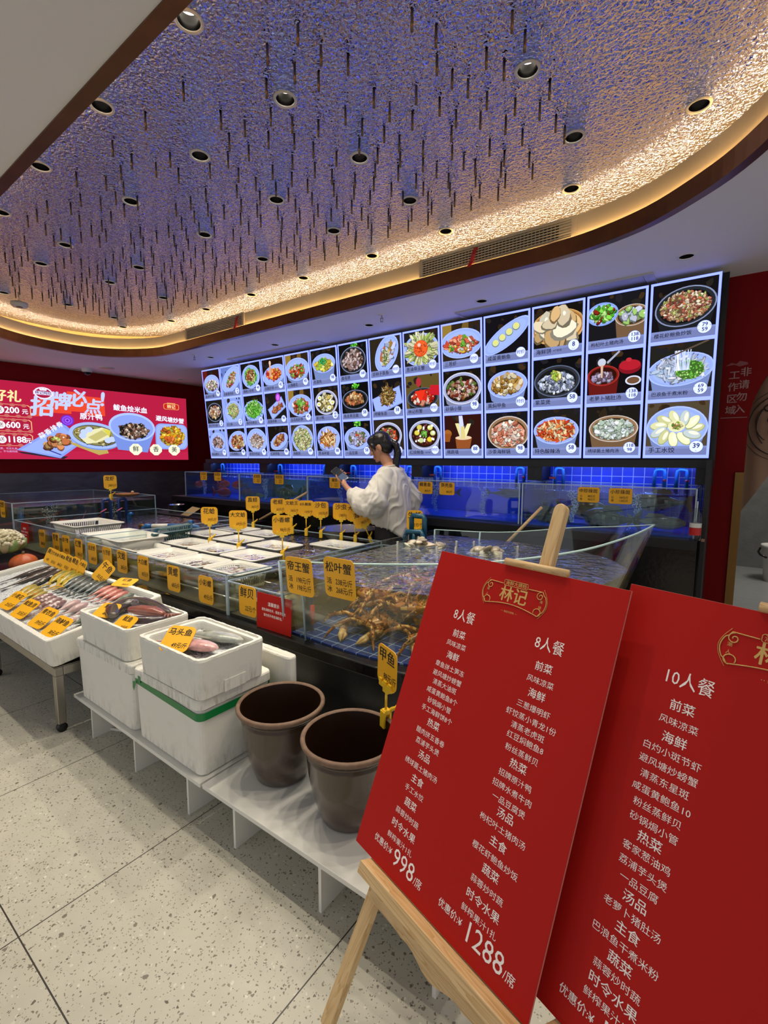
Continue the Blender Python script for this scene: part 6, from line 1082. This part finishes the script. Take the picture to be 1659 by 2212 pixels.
# vegetables at the far left
t = thing('vegetable_crate', 'dark crate carrying cauliflower and pumpkins at the far left', 'crate', (-4.98, 1.2, 0)); obj('body', MB().box(-.30, .30, -.22, .28, .0, .50), M['black'], t); obj('rim', MB().box(-.31, .31, -.23, .29, .50, .515), M['black'], t)
def cauli(x, y, z, R0, label, seed):
    r = random.Random(seed); t = thing('cauliflower', label, 'cauliflower', (x, y, z)); mb = MB()
    for k in range(420):
        th = math.acos(1 - r.random() * 1.15); ph = r.uniform(0, 2 * pi); p = Vector((sin(th) * cos(ph), sin(th) * sin(ph), cos(th) * .72)) * R0; q = R0 * r.uniform(.07, .125); c = r.choice(hexs('d8d0b0', 'c9bf98', 'e4dcc0', 'b8ad84')); mb.ell(p, (q, q, q * .9), 7, 5, 0, c)
    mb.ell((0, 0, 0), (R0 * .95, R0 * .95, R0 * .68), 16, 10, 0, lin('c0b48c')); obj('head', mb, M['attr'], t); lf = MB()
    for k in range(6): a = k * pi / 3 + .3; lf.tube([(R0 * .4 * cos(a), R0 * .4 * sin(a), -R0 * .5), (R0 * .95 * cos(a), R0 * .95 * sin(a), -R0 * .2), (R0 * 1.1 * cos(a), R0 * 1.1 * sin(a), R0 * .18)], [R0 * .2, R0 * .28, R0 * .06], 7, 0, lin('6f8a4a'))
    obj('leaves', lf, M['attr'], t)
def pumpkin(x, y, z, R0, label):
    t = thing('pumpkin', label, 'pumpkin', (x, y, z)); mb = MB(); rings = []
    for i in range(11):
        th = -pi / 2 + pi * min(max(i / 10, .03), .97); rings.append([(R0 * cos(th) * (1 - .07 * abs(cos(5 * a))) * cos(a), R0 * cos(th) * (1 - .07 * abs(cos(5 * a))) * sin(a), R0 * .72 * sin(th)) for a in [2 * pi * j / 40 for j in range(40)]])
    mb.loft(rings, 0, lin('b8592a')); obj('fruit', mb, M['attr'], t); obj('stalk', MB().tube([(0, 0, R0 * .68), (.01, 0, R0 * .9)], [.014, .010], 8, 0, lin('6a5a34')), M['attr'], t)
pumpkin(-4.92, 1.06, .605, .125, 'orange pumpkin in the crate, nearer one'); pumpkin(-4.76, 1.33, .59, .105, 'orange pumpkin in the crate, farther right one'); cauli(-4.90, 1.24, .76, .14, 'large pale cauliflower on top of the pumpkins, right one', 1); cauli(-5.14, 1.26, .72, .125, 'pale cauliflower at the left edge beside the larger one', 2)
o = obj('floor_cable', MB().tube(csp([(-2.80, 1.12, .008), (-2.74, 1.05, .008), (-2.70, 1.03, .008), (-2.62, 1.05, .008), (-2.4, 1.15, .008)], 5), .008, 8), M['pipewhite']); tag(o, 'white hose lying on the floor between the table and the bench', 'hose')

# ---------------------------------------------------------------- red menu boards on pine easels
def frame_of(BL, yaw, lean):
    u = Vector((cos(yaw), sin(yaw), 0)); n = Vector((-sin(yaw), cos(yaw), 0)); v = Vector((0, 0, 1)) * cos(lean) + n * sin(lean); w = u.cross(v)
    m = Matrix((u, v, w)).transposed().to_4x4(); m.translation = BL; return m
def easel(BL, yaw, lean, label_e, label_b, cols):
    F_ = frame_of(Vector(BL), yaw, lean); Fi = F_.inverted(); fl_ = lambda x, back=0.: None
    t = thing('easel', label_e, 'easel'); t.matrix_world = F_; uc = .322
    def toloc(x, y, z): return Fi @ Vector((x, y, z))
    def plank(p0, p1, wd, th, name, m='pine'):
        """a plank between two local points, wd across, th deep"""
        p0, p1 = Vector(p0), Vector(p1); d = (p1 - p0); L_ = d.length; d.normalize(); z = Vector((0, 0, 1)); x = d.cross(z).normalized(); z = x.cross(d)
        R_ = Matrix((x, d, z)).transposed().to_4x4(); R_.translation = p0; o = obj(name, MB().box(-wd / 2, wd / 2, 0, L_, -th / 2, th / 2), M[m], t, bevel=.0015); o.matrix_local = R_; return o
    obj('ledge', MB().box(uc - .255, uc + .255, -.034, -.004, -.012, .034), M['pine'], t, bevel=.002)
    sc_ = [(uc - .235, -.034), (uc - .235, -.085)] + [(uc - .235 + .47 * i / 24, -.085 - .018 * (sin(i / 24 * pi * 3) ** 2 if 6 < i < 18 else 0)) for i in range(1, 24)] + [(uc + .235, -.085), (uc + .235, -.034)]
    obj('rail', MB().prism(sc_, -.026, -.006), M['pine'], t)
    # front legs reach the floor
    for s in (-1, 1):
        a = Vector((uc + s * .215, -.032, -.018)); wtop = F_ @ a; yl = -.46
        foot = None
        for it in range(60):
            p = F_ @ Vector((uc + s * .262, yl, -.03)); 
            if abs(p.z - .0) < 1e-4: break
            yl -= p.z / cos(lean)
        plank(a, (uc + s * .262, yl + .008, -.03), .036, .022, 'front_leg', 'pinev')
    uc += .0; pm = MB(); hw = .0165; prof = [(uc + .012 - hw, -.09), (uc + .012 + hw, -.09), (uc + .012 + hw, 1.0)] + [(uc + .012 + hw * cos(a), 1.0 + .018 * sin(a)) for a in [pi * k / 8 for k in range(1, 8)]] + [(uc + .012 - hw, 1.0)]
    pm.prism(prof, -.034, -.010); obj('post', pm, M['pinev'], t, bevel=.003)
    obj('top_clamp', MB().tube([(uc - .09, .8445, .003), (uc + .085, .8445, .003)], .0095, 12), M['pine'], t)
    q = F_ @ Vector((uc + .012, .72, -.05)); n = Vector((-sin(yaw), cos(yaw), 0)); ft = toloc(q.x + n.x * .27, q.y + n.y * .27, .006)
    plank((uc + .012, .72, -.058), ft, .034, .02, 'back_leg', 'pinev')
    b = thing('menu_board', label_b, 'menu board'); b.matrix_world = F_
    obj('panel', MB().box(0, .55, 0, .836, -.0045, .0005), M['sign'], b); obj('edge', MB().box(-.0006, .5506, -.0006, .8366, -.0044, -.0006), mat('pink_board_edge', 'd88a80', .6), b)
    Z = .0009; mb = MB()
    for u, lines in cols:
        for tx, v, kind in lines:
            s_, sx = {'T': (.0345, .86), 'H': (.0222, 1.0), 'I': (.0165, 1.04)}[kind]; mb.text(tx, s_, u, v, Z, sx=sx, bold=.007 if kind == 'H' else (.0 if kind == 'T' else -.002))
        pr = lines[-1]
    obj('lettering', mb, M['signtext'], b)
    lg = MB(); cx, cy = .2785, .7605; tb = lambda pts, r=.0011: lg.tube([(cx + x, cy + y, Z + .0006) for x, y in pts], r, 5)
    def spiral(x, y, s, a0, turns=1.35, R0=.0125): return [(x + s * R0 * (1 - .8 * k / 24) * cos(a0 + turns * 2 * pi * k / 24 * s), y + R0 * (1 - .8 * k / 24) * sin(a0 + turns * 2 * pi * k / 24 * s)) for k in range(25)]
    tb([(-.078 + .041 * k / 6, .028 - .001 * k / 6) for k in range(7)]); tb([(.037 + .041 * k / 6, .027 + .001 * k / 6) for k in range(7)])
    tb([(-.076 + .152 * k / 20, -.031 + .010 * sin(pi * k / 20)) for k in range(21)])
    for s in (-1, 1):
        tb([(s * (.078 + .0125 * sin(pi * k / 16) + (.003 if 2 < k < 14 else 0)), .028 - .059 * k / 16) for k in range(17)]); tb(spiral(s * .074, .0165, s, pi / 2 if s > 0 else pi / 2, 1.3, .0105)); tb([(s * (.0745 + .0095 * cos(a)), -.0225 + .009 * sin(a)) for a in [-pi / 2 + 5.2 * k / 20 for k in range(21)]])
        lg.tube([(cx + s * (.080 + .0165 * sin(pi * k / 16)), cy + .034 - .071 * k / 16, Z + .0004) for k in range(17)], .0005, 4)
    lg.text('林记', .042, cx + .0, cy + .0, Z, bold=.018, sx=.98)
    pl = rrect(.070, .0145, .004, 4, cx, cy + .0305); lg.tube([(x, y, Z + .0004) for x, y in pl + pl[:1]], .0007, 4)
    lg.text('海鲜大牌档', .0128, cx, cy + .0302, Z, bold=.006, sx=.98)
    for ch, x, y in (('潮', -.079, .004), ('人', -.079, -.010), ('海', .079, .004), ('味', .079, -.010)): lg.text(ch, .0085, cx + x, cy + y, Z)
    lg.text('★★ LINJI SEAFOOD ★★' if False else '• •  始创大排档  • •', .006, cx, cy - .041, Z)
    obj('emblem', lg, M['gold'], b)
    return b
def price_row(b, u0, num):
    mb = MB(); Z = .0009; v = .048; mb.text('优惠价:¥', .0195, u0, v + .003, Z, ax='LEFT', sx=.95, bold=.006); x = u0 + .0195 * .95 * 4.0
    mb.text(num, .056, x + .003, v, Z, ax='LEFT', sx=.93); x += .003 + .056 * .93 * .49 * len(num); mb.text('/席', .0235, x + .003, v - .007, Z, ax='LEFT', sx=.92)
    obj('price_line', mb, M['signtext'], b)
Lc = [('8人餐', .672, 'T'), ('前菜', .623, 'H'), ('风味凉菜', .594, 'I'), ('海鲜', .563, 'H'), ('章鱼拼土笋冻', .531, 'I'), ('避风塘炒螃蟹', .506, 'I'), ('清蒸大油斑', .483, 'I'), ('咸蛋黄鲍鱼8个', .458, 'I'), ('砂锅焗小管', .433, 'I'), ('手工海鲜饼8个', .409, 'I'), ('热菜', .381, 'H'), ('醋肉拼五香卷', .351, 'I'), ('荔浦芋头煲', .326, 'I'), ('汤品', .298, 'H'), ('绣球菌土猪肉汤', .267, 'I'), ('主食', .237, 'H'), ('手工水饺', .208, 'I'), ('蔬菜', .177, 'H'), ('蒜蓉炒时蔬', .146, 'I'), ('时令水果', .114, 'H'), ('鲜榨果汁1扎', .082, 'I')]
Rc = [('8人餐', .672, 'T'), ('前菜', .622, 'H'), ('风味凉菜', .590, 'I'), ('海鲜', .560, 'H'), ('三葱爆明虾', .529, 'I'), ('虾饺蒸小青龙1份', .503, 'I'), ('清蒸老虎斑', .479, 'I'), ('红豆焖鲍鱼8', .456, 'I'), ('粉丝蒸鲜贝', .429, 'I'), ('热菜', .402, 'H'), ('招牌原汁鸭', .373, 'I'), ('招牌水煮牛肉', .347, 'I'), ('一品豆腐煲', .320, 'I'), ('汤品', .296, 'H'), ('枸杞叶土猪肉汤', .267, 'I'), ('主食', .237, 'H'), ('樱花虾鲍鱼炒饭', .206, 'I'), ('蔬菜', .177, 'H'), ('蒜蓉炒时蔬', .145, 'I'), ('时令水果', .113, 'H'), ('鲜榨果汁1扎', .082, 'I')]
T2 = [('10人餐', 'T'), ('前菜', 'H'), ('风味凉菜', 'I'), ('海鲜', 'H'), ('白灼小斑节虾', 'I'), ('避风塘炒螃蟹', 'I'), ('清蒸东星斑', 'I'), ('咸蛋黄鲍鱼10', 'I'), ('粉丝蒸鲜贝', 'I'), ('砂锅焗小管', 'I'), ('热菜', 'H'), ('客家葱油鸡', 'I'), ('荔浦芋头煲', 'I'), ('一品豆腐', 'I'), ('汤品', 'H'), ('老萝卜猪肚汤', 'I'), ('主食', 'H'), ('巴浪鱼干煮米粉', 'I'), ('蔬菜', 'H'), ('蒜蓉炒时蔬', 'I'), ('时令水果', 'H'), ('鲜榨果汁1扎', 'I')]
V2 = [.672, .623, .592, .561] + [.561 - .0266 * k for k in range(1, 19)]
b = easel((-.764, .913, .415), -.265, .39, 'pine easel holding the left red menu board with two columns', 'red menu board with two columns, priced 998 and 1288', [(.148, Lc), (.405, Rc)]); price_row(b, .062, '998'); price_row(b, .300, '1288')
b = easel((-.262, .840, .415), -.327, .39, 'pine easel at the right edge holding the second red menu board', 'red menu board for ten diners at the right edge of the photo', [(.150, [(a, v, k) for (a, k), v in zip(T2, V2)])]); price_row(b, .062, '1888')
# ---------------------------------------------------------------- the woman in white behind the island
def hull(parts, name, mats, parent, vox, smooth_it=2, disp=None):
    """overlapping closed forms fused into one continuous surface"""
    o = obj(name, parts, mats, parent); m = o.modifiers.new('fuse', 'REMESH'); m.mode = 'VOXEL'; m.voxel_size = vox; m.use_smooth_shade = True
    s = o.modifiers.new('soften', 'SMOOTH'); s.factor = .5; s.iterations = smooth_it
    dg = bpy.context.evaluated_depsgraph_get(); dg.update(); me = bpy.data.meshes.new_from_object(o.evaluated_get(dg)); old = o.data; o.modifiers.clear(); o.data = me; bpy.data.meshes.remove(old)
    if disp: 
        me.update(); nr = [v.normal.copy() for v in me.vertices]
        for v, n in zip(me.vertices, nr): v.co += n * disp(v.co)
    for p in me.polygons: p.use_smooth = True
    if not me.materials: me.materials.append(mats)
    return o
def cap(mb, pts, rad, n=14):
    """tapered limb with rounded ends"""
    pts = [Vector(p) for p in pts]; mb.tube(pts, rad, n)
    for p, r in ((pts[0], rad[0]), (pts[-1], rad[-1])): mb.ell(p, (r, r, r), n, 10)
    for p, r in zip(pts[1:-1], rad[1:-1]): mb.ell(p, (r, r, r), n, 10)
# local frame: +X is the way she faces, +Y her left, +Z up
wo = thing('person', 'woman in white puff-sleeved blouse looking down at a phone, black hair in ponytail', 'person', (-2.37, 3.30, 0), (0, 0, atan2(-.285, -.957)))
wo.scale = (1.0, 1.0, 1.0)
SK = mat('skin', 'c08a6c', .5, sub=.15); HAIR = mat('black_hair', '0c0a0a', .32, bump=.5, bscale=140, stretch=(1, 1, .15), bdist=.004); BL_ = mat('white_blouse_cotton', 'd9d5cc', .75); TR = mat('black_trousers', '0b0b0d', .7)
hc = Vector((.085, 0, 1.575)); tilt = Matrix.Translation(hc) @ Matrix.Rotation(radians(24), 4, 'Y')
sk = MB(); hd_ = MB()
def hE(c, r, rx=0): hd_.ell(c, r, 18, 14, M=tilt @ Matrix.Translation((0, 0, 0)))
hE((-.005, 0, .025), (.088, .073, .090)); hE((.022, 0, -.03), (.068, .060, .075)); hE((.05, 0, -.075), (.036, .040, .036)); hE((.074, 0, -.095), (.018, .020, .016)); hE((.080, 0, .035), (.012, .045, .03))
hd_.tube([(.088, 0, .012), (.100, 0, -.012), (.108, 0, -.028), (.096, 0, -.034)], [.008, .009, .011, .006], 10, M=tilt)
for s in (-1, 1):
    hE((.097, s * .010, -.031), (.008, .008, .006)); hE((.077, s * .030, .010), (.012, .016, .010)); hE((.070, s * .040, -.03), (.018, .02, .022))
    hd_.ell((-.012, s * .075, -.015), (.020, .010, .032), 12, 10, M=tilt); hd_.ell((-.010, s * .072, -.040), (.010, .009, .012), 10, 8, M=tilt)
hE((.092, 0, -.060), (.010, .020, .006)); hE((.089, 0, -.070), (.010, .018, .006))
sk.v += hd_.v; sk.f += hd_.f; sk.m += hd_.m; sk.c += hd_.c; sk.s += hd_.s
cap(sk, [(-.01, 0, 1.38), (.02, 0, 1.44), (.055, 0, 1.50)], [.058, .050, .050]); 
cap(sk, [(-.01, 0, 1.36), (-.02, 0, 1.2), (-.01, 0, 1.02), (-.01, 0, .90)], [.09, .105, .10, .115]); cap(sk, [(-.01, -.13, 1.33), (-.01, .13, 1.33)], [.05, .05])
for s in (-1, 1): cap(sk, [(-.01, s * .08, .88), (.0, s * .085, .48), (-.02, s * .085, .09)], [.085, .055, .038]); cap(sk, [(-.03, s * .085, .05), (.10, s * .095, .03)], [.035, .028])
# left arm (towards the photographer) holds the phone; right arm bent behind
ls, le, lw_ = Vector((-.01, .165, 1.33)), Vector((.06, .25, 1.09)), Vector((.335, .135, 1.215))
cap(sk, [ls, (.02, .215, 1.22), le], [.045, .042, .036]); cap(sk, [le, (.2, .19, 1.15), lw_], [.036, .032, .024])
rs, re_, rw = Vector((-.01, -.165, 1.33)), Vector((-.10, -.225, 1.10)), Vector((.11, -.21, 1.05))
cap(sk, [rs, (-.06, -.21, 1.22), re_], [.045, .042, .036]); cap(sk, [re_, rw], [.036, .024])
# left hand: palm, four fingers under the phone, thumb on its near edge
ph = Matrix.Translation((.425, .105, 1.335)) @ Matrix.Rotation(radians(-38), 4, 'Y') @ Matrix.Rotation(radians(-46), 4, 'X')
lw2 = Vector((.375, .125, 1.255)); cap(sk, [lw_, lw2], [.024, .022])
def P_(x, y, z): return ph @ Vector((x, y, z))
cap(sk, [lw2, P_(-.045, .005, -.022), P_(.0, .0, -.024)], [.024, .022, .018]); cap(sk, [P_(-.045, .022, -.024), P_(.0, .024, -.026)], [.016, .014]); cap(sk, [P_(-.045, -.018, -.024), P_(.0, -.02, -.026)], [.016, .014])
for k, (x, l) in enumerate(((.025, .9), (.005, 1.), (-.016, .95), (-.036, .8))): cap(sk, [P_(x, .024, -.022), P_(x + .006, -.018 * l, -.020), P_(x + .006, -.042 * l, -.010), P_(x + .004, -.047, .006)], [.0088, .0084, .0078, .0064], 8)
cap(sk, [P_(-.05, .030, -.016), P_(-.03, .048, -.002), P_(-.004, .044, .012), P_(.014, .034, .013)], [.012, .011, .009, .007], 8)
# right hand, half closed at the waist
for k in range(4): cap(sk, [rw + Vector((.03, .02 + .018 * k - .02, -.005)), rw + Vector((.075, .018 * k - .0, -.02)), rw + Vector((.085, .018 * k, -.05)), rw + Vector((.065, .018 * k, -.06))], [.0092, .0085, .008, .0065], 8)
cap(sk, [rw, rw + Vector((.04, .02, -.01))], [.024, .028]); cap(sk, [rw + Vector((.01, .04, 0)), rw + Vector((.045, .06, -.01)), rw + Vector((.07, .055, -.03))], [.012, .010, .008], 8)
hull(sk, 'body', SK, wo, .0055, 2)
ey = MB()
for s in (-1, 1): ey.tube([(.083, s * .018, .008), (.087, s * .030, .005), (.080, s * .043, .008)], .0028, 6, M=tilt); ey.tube([(.085, s * .016, .030), (.086, s * .032, .034), (.077, s * .047, .030)], .003, 6, M=tilt)
obj('lashes_and_brows', ey, HAIR, wo); lp_ = MB(); lp_.ell((.0985, 0, -.062), (.005, .016, .004), 10, 6, M=tilt); lp_.ell((.0965, 0, -.069), (.005, .014, .004), 10, 6, M=tilt); obj('lips', lp_, mat('lips', '9a4a44', .4), wo)
# hair
h = MB()
def HE(c, r): h.ell(c, r, 20, 14, M=tilt)
HE((-.018, 0, .045), (.096, .083, .088)); HE((-.05, 0, .0), (.068, .078, .085)); HE((.03, 0, .075), (.066, .072, .05)); HE((-.06, 0, -.03), (.045, .06, .05))
for s in (-1, 1): cap(h, [tilt @ Vector((.062, s * .045, .078)), tilt @ Vector((.045, s * .068, .03)), tilt @ Vector((.03, s * .072, -.02))], [.022, .014, .006], 8)
ho = hull(h, 'hair', HAIR, wo, .006, 3, lambda c: .0025 * noise.noise(Vector((c.x * 60, c.y * 60, c.z * 14))))
pt = MB(); a = tilt @ Vector((-.105, 0, .0)); cap(pt, [a, a + Vector((-.045, .0, -.03)), a + Vector((-.065, .01, -.10)), a + Vector((-.05, .015, -.19)), a + Vector((-.045, .02, -.27)), a + Vector((-.05, .02, -.325))], [.026, .030, .034, .032, .022, .006], 12); po = hull(pt, 'ponytail', HAIR, ho, .006, 2, lambda c: .004 * noise.noise(Vector((c.x * 90, c.y * 90, c.z * 10)))); obj('hair_tie', MB().ell(a + Vector((-.012, 0, -.008)), (.016, .030, .028), 14, 10), M['dark'], ho)
st_ = MB(); st_.tube([tilt @ Vector((.055, .066, .04)), tilt @ Vector((.060, .066, -.02)), tilt @ Vector((.052, .064, -.075))], [.004, .003, .001], 6); obj('loose_strand', st_, HAIR, ho)
# blouse: wide body, puffed sleeves gathered at the elbow, back hem lower than the front
bl = MB(); rings = []
for z, x, rx, ry in ((1.405, .0, .072, .082), (1.375, -.005, .105, .15), (1.32, -.01, .125, .20), (1.22, -.02, .150, .215), (1.10, -.015, .170, .225), (.98, -.01, .18, .225), (.90, -.02, .175, .21)):
    rings.append([(x + rx * cos(a_), ry * sin(a_), z - (.10 * max(0, -cos(a_ - .35)) - .04 * cos(a_)) * max(0, (1.2 - z) / .3)) for a_ in [2 * pi * j / 28 for j in range(28)]])
bl.loft(rings, smooth=True); 
cap(bl, [(-.01, .14, 1.335), (.02, .205, 1.24), (.045, .26, 1.13), (.10, .255, 1.08)], [.072, .090, .110, .09], 16); cap(bl, [(.06, .265, 1.09), (.16, .22, 1.11), (.245, .18, 1.155), (.285, .158, 1.185)], [.105, .100, .075, .036], 16)
cap(bl, [(-.01, -.15, 1.34), (-.06, -.20, 1.24), (-.125, -.235, 1.12), (-.12, -.235, 1.06)], [.07, .08, .09, .08], 16); cap(bl, [(-.11, -.235, 1.07), (-.02, -.225, 1.06), (.06, -.215, 1.052)], [.09, .075, .036], 16)
def folds(c):
    q = Vector((c.x * 8, c.y * 8, c.z * 4)); n1 = noise.noise(q); n2 = noise.noise(Vector((c.x * 22 + n1 * 2, c.y * 22, c.z * 11 + n1))); rdg = 1 - abs(noise.noise(Vector((c.x * 10 + 5 + n1, c.y * 10, c.z * 6 + c.x * 6 + n1)))) * 2; sl = 1.0 if abs(c.y) > .16 else .6
    return sl * (.014 * n1 + .004 * n2 + .022 * max(0, rdg - .45))
hull(bl, 'blouse', BL_, wo, .0075, 3, folds)
obj('collar_band', MB().tube([(.0 + .070 * cos(a_), .080 * sin(a_), 1.408 - .012 * cos(a_)) for a_ in [2 * pi * k / 24 for k in range(25)]], .007, 8), BL_, wo)
tr = MB(); rings = []
cap(tr, [(-.01, 0, .97), (-.01, 0, .86)], [.13, .135], 18); 
for s in (-1, 1): cap(tr, [(-.01, s * .075, .86), (.0, s * .09, .5), (-.02, s * .09, .10)], [.115, .10, .085], 14)
hull(tr, 'trousers', TR, wo, .012, 2, lambda c: .006 * noise.noise(Vector((c.x * 12, c.y * 12, c.z * 6))))
for s in (-1, 1):
    sh_ = MB(); sh_.loft([[(-.075, s * .09 + .03 * cos(a_), .03 + .028 * sin(a_)) for a_ in [2 * pi * j / 12 for j in range(12)]], [(0, s * .09 + .045 * cos(a_), .05 + .048 * sin(a_)) for a_ in [2 * pi * j / 12 for j in range(12)]], [(.10, s * .09 + .046 * cos(a_), .035 + .033 * sin(a_)) for a_ in [2 * pi * j / 12 for j in range(12)]], [(.165, s * .09 + .03 * cos(a_), .022 + .02 * sin(a_)) for a_ in [2 * pi * j / 12 for j in range(12)]]]); obj('shoe', sh_, mat('white_sneaker', 'c8c6c0', .5), wo)
# the phone
WW = Matrix.Translation((-2.37, 3.30, 0)) @ Matrix.Rotation(atan2(-.285, -.957), 4, 'Z') @ ph
pt_ = thing('smartphone', 'dark smartphone with grey screen held in the hand of the woman', 'phone'); pt_.matrix_world = WW
obj('casing', MB().prism(rrect(.155, .076, .01), -.006, .003), M['dark'], pt_, bevel=.002); obj('screen', MB().prism(rrect(.148, .069, .008), .003, .0036), mat('phone_screen_glass', '232830', .1), pt_); obj('screen_picture', MB().box(-.066, -.005, -.031, .031, .0037, .0039), emit('phone_glow', '6a7690', .7), pt_)
